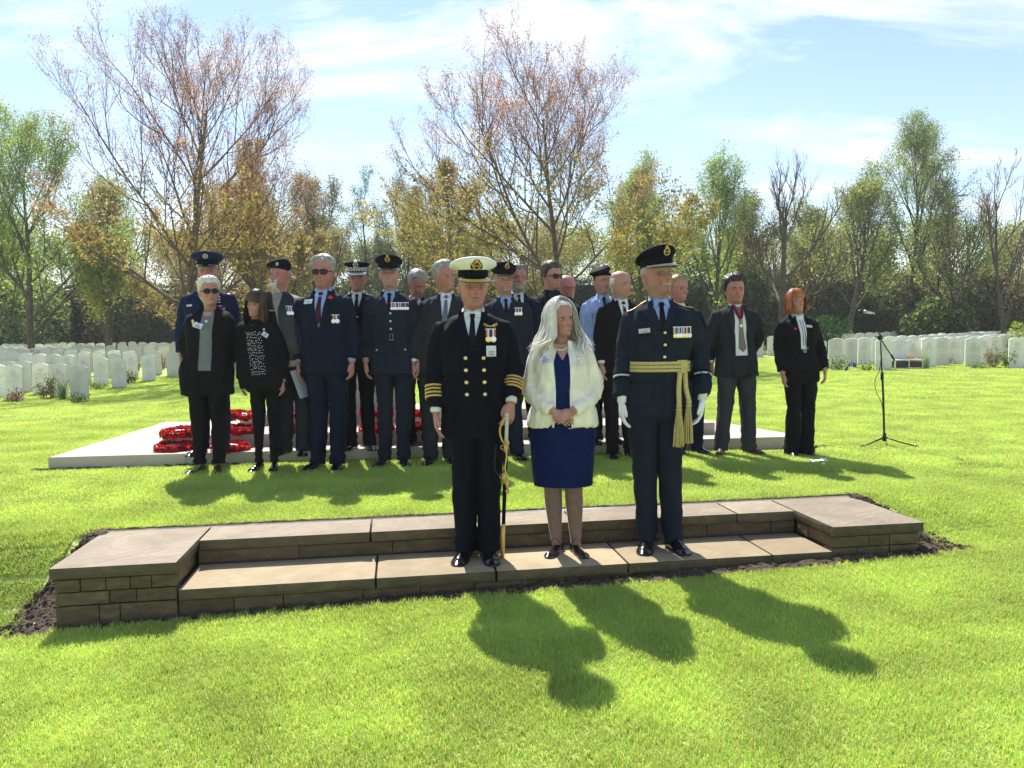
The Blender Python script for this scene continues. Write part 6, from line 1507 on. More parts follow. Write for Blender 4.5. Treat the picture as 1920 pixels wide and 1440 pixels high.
    # ---- jackets
    def shirt(p, m, vz, top=1.485, wt=.048, wb=.0, knots=None):
        mb = MB(); rows = knots or [(1.474, -wt, wt), (1.44, -wt * 1.05, wt * 1.05), ((vz + 1.44) / 2, -wt * .72, wt * .72), (vz, -wb - .001, wb + .001)]
        p.panel(mb, rows, off=.0035, th=.002, nc=9, nr=16); p.vrows = rows; return p.mk('shirt', mb, [m])
    def collar(p, m, ht=.035, spread=.045, drop=.05):
        hd = p.head; mb = MB(); n = 30; th = np.linspace(-R(176), R(176), n); rows = []
        for t, dr in ((0, -.002), (.55, .001), (1, -.002), (1.04, .001), (.35, .004)):
            z = 1.462 + (ht + .004) * t - .020 * np.cos(th / 2) ** 4; rr = .0 + dr
            k_ = 1.0 + .06 * (1 - t); nk = p.s.get('neck', 1.0)
            rows.append(np.stack([(.0595 * nk * k_ + rr) * np.sin(th), .010 - (np.where(np.cos(th) > 0, .054 + .004 * (nk - 1), .072) * k_ + rr) * np.cos(th), z], -1))
        V = np.vstack(rows); mb.add(V, gridf(5, n, False))
        for sd in (-1, 1):
            y0 = .010 - .062
            V = np.array([(sd * .002, y0 - .006, 1.478), (sd * .050, y0 + .024, 1.496), (sd * .060, y0 + .020, 1.466), (sd * (.012 + spread * .75), -.098, 1.474 - drop), (sd * .008, y0 - .016, 1.458)]); 
            ys = p.sy(V[3, 0], V[3, 2]); V[3, 1] = (ys if ys is not None else -.10) - .012
            W = V + np.array((0, .004, 0)); mb.add(np.vstack([V, W]), [(0, 1, 2, 3, 4), (9, 8, 7, 6, 5)] + [(i, (i + 1) % 5, (i + 1) % 5 + 5, i + 5) for i in range(5)])
        return p.mk('shirt_collar', mb, [m], smooth=True)
    def tie(p, m, zb, w=.034, top=1.462, skew=0.0):
        mb = MB(); k = 1.464
        p.panel(mb, [(top, -.013, .013), (1.455, -.016, .016), (1.435, -.011, .011)], off=.018, th=.010, nc=5, nr=5)
        L = k - zb; rows = [(1.438, -.011, .011), (1.438 - L * .4, -.02 + skew * .4, .02 + skew * .4), (zb + .035, -w + skew, w + skew), (zb, -.002 + skew, .002 + skew)] if zb < 1.20 else [(1.438, -.011, .011), (zb, -.024 + skew, .024 + skew)]
        p.panel(mb, rows, off=.0085, th=.004, nc=5, nr=14); return p.mk('tie', mb, [m])
    def lapels(p, m, vz, wt=.048, wl=.075, notch=True, gorge=1.405, wb=.0, off=.010, openx=None, asym=0.0):
        """openx: function z -> half opening"""
        ox = openx or (lambda z: wb + (wt - wb) * np.clip((z - vz) / (1.45 - vz), 0, 1) ** .8)
        for sd in (-1, 1):
            mb = MB(); rows = []
            for t in np.linspace(0, 1, 12):
                z = 1.474 - (1.474 - vz) * t; xi = ox(z) + sd * asym; wmax = wl * np.interp(z, [vz, vz + (gorge - vz) * .96, gorge, gorge + .005, 1.485], [.002, 1.0, 1.0, .55 if notch else .9, .30])
                a, b = sd * xi, sd * (xi + wmax); rows.append(((z, z - .004), min(a, b), max(a, b)) if sd > 0 else ((z - .004, z), min(a, b), max(a, b)))
            p.panel(mb, rows, off=off, th=.006, nc=6, nr=22); p.mk('lapel', mb, [m])
        # collar round the back of the neck
        mb = MB(); n = 24; th = np.linspace(R(78), R(282), n); rows = []
        nk = p.s.get('neck', 1.0)
        for z, r in ((1.46, .006), (1.492, .002), (1.498, .007), (1.478, .018), (1.452, .032)):
            rows.append(np.stack([(.066 * nk + r) * np.sin(th), .012 - (.073 + r) * np.cos(th) * np.where(np.cos(th) < 0, 1, .75), z - .010 * (np.abs(np.cos(th)) < .4) + 0 * th], -1))
        mb.add(np.vstack(rows), gridf(5, n, False)); p.mk('jacket_collar', mb, [m])
    def strip(p, name, m, rows, off=.008, th=.004, parent=None, nc=5, nr=None):
        mb = MB(); p.panel(mb, rows, off=off, th=th, nc=nc, nr=nr or max(4, len(rows))); return p.mk(name, mb, [m], parent)
    def pocket(p, m, x, z, w, h, flap=.04, name='pocket'):
        o = p.strip(name, m, [(z, x - w / 2, x + w / 2), (z - h, x - w / 2, x + w / 2)], off=.006, th=.004, nc=6, nr=6)
        p.strip('flap', m, [(z + .004, x - w / 2 - .003, x + w / 2 + .003), (z - flap * .7, x - w / 2 - .003, x + w / 2 + .003), (z - flap, x - w * .15, x + w * .15)], off=.012, th=.005, parent=o)
    def cuffs(p, m, side=None, ext=.012):
        for i, (P, hd, Q, r) in enumerate(p.arms):
            if side is not None and i not in side: continue
            mb = MB(); e = P[2]; mb.tube([e - hd * .03, e + hd * (ext - .012)], [.033, .033], 14, cap=True); p.mk('shirt_cuff', mb, [m])
    def ring_bands(p, i, m, offs, h=.012, name='sleeve_ring', dr=.0035):
        P, hd, Q, r = p.arms[i]; dd = np.concatenate([[0], np.cumsum(np.linalg.norm(np.diff(Q, axis=0), axis=1))]); tot = dd[-1]
        for o in offs:
            mb = MB(); ss = [tot - o - h / 2, tot - o - h / 2 + .001, tot - o + h / 2 - .001, tot - o + h / 2]; C = np.array([[np.interp(s_, dd, Q[:, k]) for k in range(3)] for s_ in ss]); rr = np.interp(ss, dd, r) + dr + .002; rr[0] -= .004; rr[-1] -= .004
            mb.tube(C, rr, 20, cap=False); p.mk(name, mb, [m])
    def medals(p, x, z, ribs, w=.030, h=.030, disc='silver', name='medal_bar'):
        n = len(ribs); tot = w * n; bar = MB(); M = p.plate(bar, x, z + .0, tot + .004, .005, off=.017, th=.004); root = p.mk(name, bar, [C_SILV], smooth=False)
        # individual medals hang from the bar
        for i, stripes in enumerate(ribs):
            mb = MB(); x0 = -tot / 2 + i * w; ws = [s_[1] if isinstance(s_, tuple) else 1 for s_ in stripes]; tw = sum(ws); c = x0 + .0005; mm = []
            for s_, q in zip(stripes, ws):
                nm = s_[0] if isinstance(s_, tuple) else s_; mm.append(RIB[nm]); dxx = (w - .001) * q / tw; mb.box((c, -.0045 - .0002 * i, -h), (c + dxx, -.0015, -.001), len(mm) - 1, M=M); c += dxx
            mm.append(C_SILV if (disc == 'silver' or (disc == 'mix' and i % 3)) else C_BRASS); Rm = min(.0185, w * .72); cc = Vector((x0 + w / 2, -.006 - .0005 * (i % 2), -h - Rm * .9)); Mr = M.to_3x3()
            mb.ell(np.array(M @ cc), (Rm, .0025, Rm), len(mm) - 1, k=14, n=7, M=Mr); mb.tube([np.array(M @ Vector((cc.x, -.005, -h + .001))), np.array(M @ Vector((cc.x, -.005, -h - .005)))], .004, 5, len(mm) - 1); p.mk('medal', mb, mm, root, smooth=False)
        return root
    def namecard(p, x, z, w=.085, h=.05, rot=0.0, m=None, logo=True, lines=2):
        mb = MB(); M = p.plate(mb, x, z, w, h, off=.012, th=.002, rot=rot); o = p.mk('name_badge', mb, [m or C_BADGE], smooth=False); pr = MB()
        for k in range(lines): pr.box((-w * .30, -.0032, -h * .12 - k * h * .22), (w * .30, -.0028, -h * .12 - k * h * .22 + h * .09), M=M)
        if logo:
            v, f = tube([(math.cos(a) * h * .17, -.003, h * .22 + math.sin(a) * h * .17) for a in np.linspace(0, 6.283, 13)], h * .04, 5, False); pr.add(xf(M, v), f)
        p.mk('print', pr, [C_PRINT], o, smooth=False)
C_DKF = mat('thin_frame', (0.05, 0.04, 0.035), .3, bump=0)
RAFR = [['red', 'white', 'red'], ['blue', 'white', 'blue'], ['cream', 'navy'], ['navy', 'white', 'sky'], ['purple', 'white', 'purple'], ['navy', 'red', 'navy'], ['purple', 'cream', 'purple'], ['navy', 'purple']]
def suit(p, jm, sm_, tm, vz=1.17, tiez=None, hem=.80, poses=('down', 'down'), trm=None, wl=.075, flare=0.0, tr=None, sh=None, shoem=None, loose=1.0, skew=0.0, hands=None, sk=SK_A, cuff=True, wt=.048):
    p.upper([jm], hem, poses, loose=loose, flare=flare); p.shirt(sm_, vz, wt=wt); p.lapels(jm, vz, wt=wt, wl=wl); p.collar(sm_)
    if tm: p.tie(tm, tiez or vz + .01, skew=skew)
    p.body(sk, handspec=hands)
    if cuff: p.cuffs(sm_, ext=.006)
    p.strip('front_edge', jm, [(vz - .005, -.004, .004), (.95, -.002, .006), (hem + .01, .0, .012)], off=.004, th=.003, nr=14, nc=3)
    p.trousers(trm or jm, **(tr or {})); p.shoes(shoem or C_SHOE, **(sh or {}))

def raf(p, medals, hem=.775, cuffs=None, poses=('down', 'down'), belt=True, badge=True, sk=SK_A, hands=None, glove=False, vz=1.315, jm=C_RAF, trm=C_RAFT, shirtm=C_SHIRTB, flare=.02, tr=None, pockets=True):
    p.upper([jm], hem, poses, flare=flare); p.shirt(shirtm, vz, wt=.046); p.lapels(jm, vz, wt=.046, wl=.078, gorge=1.40); p.collar(shirtm); p.tie(C_TIEB, vz - .005); p.body(sk, handspec=hands, glove=glove)
    p.strip('front_edge', jm, [(vz - .01, .012, .018), (1.05, .016, .022), (hem + .01, .018, .026)], off=.004, th=.003, nr=14, nc=3)
    if pockets:
        for sx in (-1, 1): p.pocket(jm, sx * .095, 1.265, .095, .095, .035, 'breast_pocket'); p.pocket(jm, sx * .105, .965, .125, .135, .05, 'hip_pocket')
    p.trousers(trm, **(tr or {})); p.shoes(C_SHOE)

PEOPLE = []
def P(**s): p = Person(s); PEOPLE.append(p); return p

# ---- 1 naval officer, front left
p = P(fine=True, foot=(894, 1052), top=(886, 483), hat=.045, z=-.15, label='older naval officer in white topped cap and black double breasted uniform, hand on sword', seed=1, w=1.10, belly=.45, yaw=0, head=(12, 2, 0), smile=.25, jowl=.6, age=1, jaw=1.06, neck=1.06, eye=.55, brow=H_GREY, facew=1.02, chin2=.35, leank=.5)
p.upper([C_NAVAL], .735, ('down', 'sword'), flare=.0, armr=(.066, .058, .052)); p.shirt(C_SHIRTW, 1.275, wt=.050); p.lapels(C_NAVAL, 1.275, wt=.050, wl=.088, gorge=1.39); p.collar(C_SHIRTW); p.tie(C_TIEB, 1.275)
p.body(SK_B, handspec=[dict(curl=.75), dict(curl=1.25, palm=(-.5, .8, -.2), thumb=1)]); p.cuffs(C_SHIRTW, ext=.014)
p.buttons([(sx * .052 + .012, z) for z in (1.205, 1.135, 1.065, .995) for sx in (-1, 1)], C_BRASS, .0125); p.buttons([(.048, 1.325)], C_BRASS, .010, 'lapel_pin')
p.strip('front_edge', C_NAVAL, [(1.27, .0, .006), (1.2, .075, .082), (.95, .080, .087), (.75, .082, .09)], off=.004, th=.003, nr=20, nc=3)
p.ring_bands(0, C_GOLD, (.058, .080, .102, .124), .013); p.ring_bands(1, C_GOLD, (.058, .080, .102, .124), .013)
p.medals(.105, 1.372, [['orange', 'white', 'blue'], ['navy', 'white', 'orange']], w=.030, h=.042, disc='mix'); p.namecard(.108, 1.245, .062, .062, lines=3, logo=False)
wg = MB()
for sx in (-1, 1):
    for k in range(4): y = min((p.sy(x_, 1.392) or -.1) for x_ in (.08, .09, .105, .12)) - .010; wg.tube([(.105, y - .012, 1.386), (.105 + sx * (.014 + .008 * k), y - .012, 1.392 + .004 * k), (.105 + sx * (.026 + .005 * k), y - .008, 1.382 + .004 * k)], [.004, .004, .002], 5)
p.mk('wings_badge', wg, [C_GOLD]); p.hair('undercap', H_GREY, t0=.005, vol=0, n=120, ln=.016); p.cap(C_CAPTOP, C_NAVAL, 'naval', tilt=1, fw=.132); p.trousers(C_NAVAL, stance=.078, w=1.08, hem=.035); p.shoes(C_SHOE, toe=10)
NAV = p
# ---- 2 white haired woman, centre
p = P(fine=True, foot=(1063, 1044), top=(1050, 556), hat=.02, z=-.15, label='woman with long white hair in cream jacket over royal blue dress, hands clasped', seed=2, fem=True, w=1.15, belly=.75, yaw=-4, head=(34, 2, 4), smile=1.0, teeth=1.0, age=.6, eye=.6, brow=H_GREY, lipm=C_LIP, jowl=.35, neck=.96, nose=1.0, gaze=1, leank=1)
p.upper([C_CREAM], .885, ('clasp', 'clasp'), flare=.05, armr=(.070, .062, .050), sl_end=.99, loose=1.04)
p.strip('dress_front', C_DRESS, [(1.405, -.030, .040), (1.33, -.052, .060), (1.2, -.048, .055), (1.05, -.046, .058), (.90, -.052, .072), (.888, -.055, .078)], off=.004, th=.003, nc=9, nr=26)
p.strip('neckline', SK_P, [(1.447, -.040, .040), (1.42, -.040, .048), (1.385, -.020, .034), (1.345, .004, .012)], off=.006, th=.003, nc=7, nr=12)
p.lapels(C_CREAM, 1.13, openx=lambda z: np.interp(z, [.87, 1.13, 1.30, 1.42, 1.49], [.052, .047, .055, .050, .050]), wl=.058, gorge=1.36, off=.010, notch=False)
for sd in (-1, 1): p.strip('front_edge', C_CREAM, [(1.15, sd * .052 - .006, sd * .052 + .006), (1.0, sd * .054 - .006, sd * .054 + .006), (.89, sd * .066 - .007, sd * .066 + .007)], off=.010, th=.009, nr=14, nc=4)
p.body(SK_A, legs=True, handspec=[dict(dir=(.80, -.15, -.55), palm=(0.1, .8, -.3), curl=.45, thumb=-1, ext=.0), dict(dir=(-.86, -.28, -.40), palm=(-.1, .8, -.3), curl=.55, thumb=1, ext=-.005)])
def skirt(p):
    mb = MB(); Z = np.linspace(.475, .98, 30); t = np.linspace(0, 2 * np.pi, 48, endpoint=False); T = p.torso_tab(.8); s1 = SN(4, 3)
    w = np.interp(Z, [.47, .62, .80, .90, .98], [.176, .186, .196, .196, .18]) * p.wd; f = np.interp(Z, [.47, .62, .80, .90, .98], [.125, .128, .140, .150, .14]) * p.wd; b = np.interp(Z, [.47, .8, .98], [.115, .14, .125]) * p.wd
    X = w[:, None] * np.sin(t); Y = .012 - np.where(np.cos(t) > 0, f[:, None], b[:, None]) * np.cos(t); V = np.stack([X, Y, np.repeat(Z[:, None], 48, 1)], -1).reshape(-1, 3); V += (.006 * s1(V * np.array((2, 2, .3))))[:, None] * np.array((.6, 1, 0))
    mb.add(V, gridf(30, 48, True)); p.mk('skirt', mb, [C_DRESS])
skirt(p); p.legx = .066; p.shoes(C_SHOE, toe=22, L=.25, w=.040, heel=.02, kind='court')
tm = MB(); th = np.linspace(-R(100), R(100), 33)
for a in th:
    x = .064 * math.sin(a); z = 1.462 - .052 * math.cos(a); y = (p.sy(x, min(z, 1.47)) or -.06) - .012 if abs(a) < 1.2 else .0 - .035 * math.cos(a); tm.ell((x, y, z), (.0052, .0052, .0052), k=8, n=6)
p.mk('pearl_necklace', tm, [C_PEARL]); p.namecard(-.110, 1.345, .085, .055, rot=R(-14)); p.buttons([(.112, 1.352)], C_SILV, .016, 'brooch'); p.buttons([(.120, 1.31), (.105, 1.322)], C_PEARL, .008, 'brooch')
ea = MB(); ea.ell(p.head.pose([(-.082, .006, .062)])[0], (.006, .006, .006), k=8, n=6); ea.ell(p.head.pose([(.082, .006, .062)])[0], (.006, .006, .006), k=8, n=6); p.mk('earring', ea, [C_PEARL])
p.ring_bands(1, C_GOLD, (-.012,), .008, 'bracelet', dr=-.018)
p.hair('long', H_CREAM, t0=.003, vol=.003, n=80, ln=.03); p.longhair(H_CREAM, zend=(-.24, -.06), n=1500, amin=54, grow=1.85, wid=.0055, wave=.014, vol=2.1, part=.01, frontlen=.9)
# ---- 3 air force officer, front right
p = P(fine=True, foot=(1238, 1033), top=(1236, 460), hat=.05, z=-.15, label='smiling tall officer in blue grey uniform with gold sash, tassels and white gloves', seed=3, w=1.06, belly=.15, yaw=-3, head=(24, -6, 3), smile=1.0, teeth=1, age=.8, eye=.45, brow=H_GREY, braid=True, chin2=.2, neck=1.04, leank=.5)
raf(p, None, hem=.80, poses=('down', 'down_wide'), sk=SK_C, glove=True, pockets=False, tr=dict(stance=.082, w=1.04, hem=.035), flare=.03, vz=1.30)
p.pocket(C_RAF, -.10, 1.262, .095, .085, .03, 'breast_pocket'); p.pocket(C_RAF, -.105, 1.005, .135, .14, .05, 'hip_pocket'); p.pocket(C_RAF, .13, 1.005, .12, .14, .05, 'hip_pocket')
for i in (0, 1):
    Pp, hd, Q, r = p.arms[i]; mb = MB(); W = Pp[2] + hd * .012; mb.tube([Pp[2] - hd * .05, W], [.029, .027], 12); p.hand(W, hd, (-1, 1)[i], None, curl=.5, mb=mb, sc=1.04); p.mk('glove', mb, [C_GLOVE])
p.ring_bands(0, mat('pale_braid', (.45, .5, .58), .5, bump=0), (.118,), .012); p.ring_bands(1, mat('pale_braid', (.45, .5, .58), .5), (.118,), .012); p.ring_bands(0, C_BLACK, (.132, .104), .012); p.ring_bands(1, C_BLACK, (.132, .104), .012)
p.buttons([(.012, z) for z in (1.285, 1.215, 1.145)], C_BRASS, .0105); p.buttons([(-.10, 1.238), (-.118, .965)], C_BRASS, .0095)
p.medals(.108, 1.315, [['cream', 'gold', 'navy'], ['sky', 'navy', 'white'], ['blue', 'purple', 'white'], ['purple', 'white', 'purple'], ['navy', 'white', 'red'], ['mar', 'navy', 'white']], w=.0195, h=.036, disc='mix'); p.namecard(-.105, 1.298, .066, .026, rot=R(-5), lines=2, logo=False, m=mat('name_plate', (.5, .53, .52), .4, bump=0))
zz = np.linspace(1.052, 1.118, 6); 
# sash round the waist, fitted by casting rays inwards
def sash(p):
    mb = MB(); rows = []
    for z in np.linspace(1.058, 1.118, 7):
        row = []
        for a in np.linspace(0, 2 * np.pi, 48, endpoint=False):
            T = p.ring(p.T, z, 48)[0]; 
        Rr = p.ring(p.T, z, 48, off=.011)[0]
        rows.append(Rr)
    rows = np.array(rows)
    for r in rows:
        for q in range(len(r)):
            if r[q, 1] < .0 and abs(r[q, 0]) < .15:
                y = p.sy(r[q, 0], r[q, 2])
                if y is not None: r[q, 1] = min(r[q, 1], y - .009)
    inn = rows.copy(); inn[..., :2] *= .97; V = np.vstack([rows.reshape(-1, 3), inn[-1], inn[0]]); F = list(map(tuple, gridf(7, 48, True))); n = 7 * 48
    F += [(n - 48 + i, n - 48 + (i + 1) % 48, n + (i + 1) % 48, n + i) for i in range(48)] + [((i + 1) % 48, i, n + 48 + i, n + 48 + (i + 1) % 48) for i in range(48)]
    mb.add(V, F); o = p.mk('sash', mb, [C_SASH])
    for z in (1.077, 1.099):
        st = MB(); Rr = p.ring(p.T, z, 48, off=.0135)[0]
        for q in range(48):
            if Rr[q, 1] < 0 and abs(Rr[q, 0]) < .15:
                y = p.sy(Rr[q, 0], z); Rr[q, 1] = min(Rr[q, 1], (y if y is not None else 9) - .0115)
        st.tube(np.vstack([Rr, Rr[:1]]), .0015, 4, cap=False); p.mk('sash_stripe', st, [C_NAVAL], o)
    kn = MB(); kx = .115; y = (p.sy(kx, 1.09) or -.12) - .022; kn.box((kx - .028, y - .004, 1.05), (kx + .032, y + .02, 1.125)); p.mk('sash_keeper', kn, [C_SASH], o, smooth=False)
    for dx, zb, bx in ((-.012, .845, .0), (.020, .865, .026)):
        cd = MB(); x0 = kx + dx; ys = [(p.sy(x0 + bx * t, z) or -.13) - .018 for t, z in ((0, 1.05), (.5, .96), (1, zb + .04))]; ys = [min(ys), min(ys), min(ys)]
        Pt = smooth_path([(x0, ys[0], 1.055), (x0 + bx * .5 - .004, ys[1] - .004, .96), (x0 + bx, ys[2] - .006, zb + .03)], 14); cd.tube(Pt, .012, 8, sx=1.2, sy=.6); p.mk('sash_cord', cd, [C_SASH], o)
        ts = MB(); e = Pt[-1]; ts.ell(e + np.array((0, 0, -.012)), (.017, .015, .020), k=14, n=9); ts.ell(e + np.array((0, 0, -.035)), (.020, .018, .010), k=14, n=7)
        for k in range(90):
            a = p.gr.uniform(0, 6.28); rr = .020 * math.sqrt(p.gr.rand()); L = .215 * p.gr.uniform(.94, 1.02); b = e + np.array((math.cos(a) * rr * .6, math.sin(a) * rr * .6, -.036)); c = e + np.array((math.cos(a) * rr * 1.6, math.sin(a) * rr * 1.3, -.036 - L)); ts.tube([b, (b + c) / 2 + np.array((math.cos(a) * .004, math.sin(a) * .004, 0)), c], .0026, 4, cap=False)
        p.mk('tassel', ts, [C_SASH], o)
sash(p)
p.shoulder('shoulder_strap', C_NAVAL, .080, .190, .026, edge=C_GOLD)
p.hair('undercap', H_GREY, t0=.005, vol=0, n=120, ln=.014); p.cap(C_NAVAL, C_BLACK, 'raf', tilt=-1, fw=.114)
# ---- second row, left to right
p = P(fine=True, foot=(392, 888), top=(400, 519), hat=.012, label='grey cropped haired woman in sunglasses, long black jacket over a sage top', seed=4, fem=True, w=1.10, belly=.35, yaw=6, head=(24, -4, 2), smile=.0, age=.9, noeyes=True, brow=H_GREY, lipm=C_LIP, leank=.6)
p.upper([C_BLACK], .70, ('back', 'back'), flare=.08, armr=(.070, .062, .055), loose=1.04)
p.strip('top', C_SHIRTG, [(1.455, -.050, .060), (1.40, -.050, .068), (1.25, -.030, .078), (1.08, -.036, .085), (.925, -.040, .088)], off=.004, th=.003, nc=9, nr=26)
p.strip('neckline', SK_P, [(1.447, -.040, .040), (1.418, -.040, .045), (1.405, -.015, .025)], off=.006, th=.003, nr=6)
p.strip('waist', C_BLACK, [(.925, -.042, .086), (.71, -.03, .08)], off=.003, th=.002, nr=10)
p.lapels(C_BLACK, 1.08, openx=lambda z: np.interp(z, [.9, 1.25, 1.40, 1.49], [.062, .054, .056, .052]), asym=.018, wl=.062, gorge=1.37)
for sd, x in ((-1, -.04), (1, .088)): p.strip('front_edge', C_BLACK, [(1.2, x - .008, x + .008), (.71, x - .008, x + .008)], off=.011, th=.010, nr=16, nc=4)
p.body(SK_A, handspec=[dict(curl=.8), dict(curl=.8)]); p.hair('short', H_WHITE, t0=.012, vol=.016, n=420, ln=.035, up=.45, rough=.004); p.shades(); p.namecard(-.052, 1.325, .086, .048, rot=R(18)); p.buttons([(-.105, 1.352), (-.098, 1.338), (-.11, 1.368)], C_BRASS, .012, 'brooch'); p.buttons([(.01, 1.362)], C_SILV, .013, 'pendant')
p.trousers(C_BLACK, stance=.095, w=.95, hem=.07, taper=.95, creases=False); p.shoes(C_SHOEB, toe=20, L=.255, kind='court')

p = P(fine=True, foot=(500, 885), top=(478, 540), hat=.01, label='brunette woman laughing with tilted head, black cardigan over a white spotted black top', seed=5, fem=True, w=1.04, belly=.3, yaw=0, head=(-16, 12, -14), smile=1.0, teeth=1, age=.3, eye=.5, brow=H_BROWN, lipm=C_LIP, leank=1)
p.upper([C_BLACK], .80, ('down', 'down'), flare=.10, armr=(.072, .062, .055), loose=1.05, sl_end=.96)
sp = p.strip('top', C_BLACK, [(1.46, -.055, .055), (1.30, -.075, .075), (1.0, -.075, .075), (.90, -.08, .08)], off=.005, th=.003, nc=9, nr=24)
dots = MB(); g = np.random.RandomState(9)
for i in range(17):
    for j in range(8):
        x = -.066 + j * .0185 + (.009 if i % 2 else 0) + g.uniform(-.005, .005); z = 1.335 - i * .0245 + g.uniform(-.009, .009); y = p.sy(x, z)
        if y is not None: dots.ell((x, y - .0105, z), (.0046, .0008, .0046), k=6, n=4)
o = p.mk('spots', dots, [C_SHIRTW], sp); o['kind'] = 'stuff'
p.strip('neckline', SK_P, [(1.447, -.040, .040), (1.418, -.046, .046), (1.400, -.02, .02)], off=.008, th=.003, nr=6)
for sd in (-1, 1): p.strip('front_edge', C_BLACK, [(1.43, sd * .066 - .010, sd * .066 + .010), (1.2, sd * .078 - .010, sd * .078 + .010), (.81, sd * .085 - .010, sd * .085 + .010)], off=.009, th=.008, nr=20, nc=4)
p.body(SK_A, handspec=[dict(curl=.7), dict(curl=.7)]); p.hair('long', H_BROWN, t0=.003, vol=.003, n=60); p.longhair(H_BROWN, zend=(-.10, -.05), n=800, amin=52, grow=1.15, fringe=150, wid=.006, wave=.004, part=.0, tipin=.05); p.namecard(.110, 1.315, .055, .045, rot=R(38)); p.buttons([(.098, 1.365)], C_SILV, .011, 'pin_badge')
p.trousers(C_BLACK, stance=.085, w=.82, hem=.075, taper=.72, creases=False); p.shoes(C_SHOE, toe=10, L=.25)

p = P(fine=True, foot=(614, 880), top=(608, 483), hat=.0, label='grey haired man in sunglasses, dark suit, pale blue shirt, poppy and two medals', seed=6, yaw=-3, w=1.13, belly=.5, head=(0, 0, 0), smile=-.1, age=.7, noeyes=True, brow=H_GREY, jowl=.4, jaw=1.08, neck=1.12, facew=1.05, leank=.4)
suit(p, C_NAVY, C_SHIRTB, C_TIEM, vz=1.165, tiez=1.19, hem=.79, trm=C_NAVY, wl=.080, sk=SK_B, skew=-.012, hands=[dict(curl=.6), dict(curl=.9)], wt=.054, tr=dict(stance=.090, w=1.0, hem=.03))
p.hair('short', H_GREY, t0=.010, vol=.018, n=520, ln=.035, up=.4, side=.3); p.shades(); p.namecard(-.095, 1.385, .072, .045, logo=False, lines=1, rot=R(-3)); p.medals(.135, 1.272, [['navy', 'gold', 'navy'], ['white', 'red', 'navy']], w=.031, h=.034)
pb = MB(); y = p.sy(.085, 1.415) or -.1
for a in range(4): pb.ell((.085 + math.cos(a * 1.57) * .011, y - .014, 1.415 + math.sin(a * 1.57) * .009), (.013, .004, .011), k=9, n=6)
p.mk('poppy_badge', pb, [C_POPP]); p.ring_bands
pap = MB(); q = p.arms[0]; e = q[0][2]; M = Matrix.Translation(Vector(e) + Vector((.012, -.02, -.16))) @ Matrix.Rotation(R(-18), 4, 'Y') @ Matrix.Rotation(R(70), 4, 'Z'); pap.box((-.075, -.0015, -.14), (.075, .0015, .10), M=M)
p.mk('folded_programme', pap, [mat('programme_card', (.42, .45, .50), .5, bump=0)], smooth=False)

p = P(fine=True, foot=(738, 873), top=(734, 476), hat=.05, label='young officer in blue grey uniform with silver belt buckle and long medal row', seed=7, yaw=2, w=1.02, head=(2, -6, 4), smile=.35, teeth=.5, age=.1, eye=.5, brow=H_FAIR, neck=1.02, leank=.3)
raf(p, None, hem=.775, sk=SK_A, hands=[dict(curl=.85), dict(curl=.85)], tr=dict(stance=.088, w=1.0, hem=.03), flare=.05)
p.buttons([(.012, z) for z in (1.29, 1.225, 1.16)], C_SILV, .0100); p.buttons([(-.095, 1.262), (.085, 1.238), (-.12, .985), (.12, .985)], C_SILV, .0075)
bel = MB()
for z in (1.075, 1.115): Rr = p.ring(p.T, z, 40, off=.009)[0]; bel.v
rows = []
for z in (1.07, 1.09, 1.115):
    Rr = p.ring(p.T, z, 48, off=.009)[0]
    for q in range(48):
        if Rr[q, 1] < 0 and abs(Rr[q, 0]) < .15:
            y = p.sy(Rr[q, 0], z); Rr[q, 1] = min(Rr[q, 1], (y if y is not None else 9) - .006)
    rows.append(Rr)
bel.add(np.vstack(rows), gridf(3, 48, True)); bo = p.mk('belt', bel, [C_RAF]); bk = MB(); y = (p.sy(.012, 1.09) or -.12) - .014; bk.tube([(.012 + x, y, 1.092 + z) for x, z in ((-.014, -.024), (.014, -.024), (.014, .024), (-.014, .024), (-.014, -.024), (.014, -.024))], .0036, 6, cap=False); p.mk('buckle', bk, [C_SILV], bo)
p.medals(.088, 1.378, RAFR, w=.0188, h=.036); p.ring_bands(0, C_BLACK, (.09, .11, .13), .010); p.ring_bands(1, C_BLACK, (.09, .11, .13), .010)
p.hair('undercap', H_FAIR, t0=.003, vol=0, n=60, ln=.010); p.cap(C_NAVAL, C_BLACK, 'raf', tilt=4, roll=6, fw=.110)

p = P(foot=(826, 870), top=(840, 492), label='grey haired man in charcoal suit and grey tie looking to the right', seed=8, yaw=8, w=1.08, belly=.3, head=(30, -2, 4), smile=.2, teeth=.5, age=.7, brow=H_GREY, dx=0, eye=.6, leank=.8)
suit(p, C_CHAR, C_SHIRTW, C_TIEG, vz=1.15, hem=.79, sk=SK_B, trm=C_CHAR, tr=dict(stance=.092, hem=.03)); p.hair('recede', H_GREY, t0=.010, vol=.018, n=320, ln=.035, side=-.2)

p = P(foot=(952, 864), top=(946, 491), hat=.05, label='junior officer in blue grey uniform with three medals behind the naval officer shoulder', seed=9, yaw=5, w=1.04, head=(10, -9, 2), smile=.1, age=.05, eye=.5, brow=H_FAIR, leank=.6)
raf(p, None, hem=.78, sk=SK_A, pockets=False); p.medals(.105, 1.375, [['purple', 'white', 'purple'], ['navy', 'white', 'red'], ['purple', 'red', 'white']], w=.024, h=.036); p.hair('undercap', H_FAIR, t0=.003, vol=0, n=40, ln=.01); p.cap(C_NAVAL, C_BLACK, 'raf', tilt=2, roll=8, fw=.108)

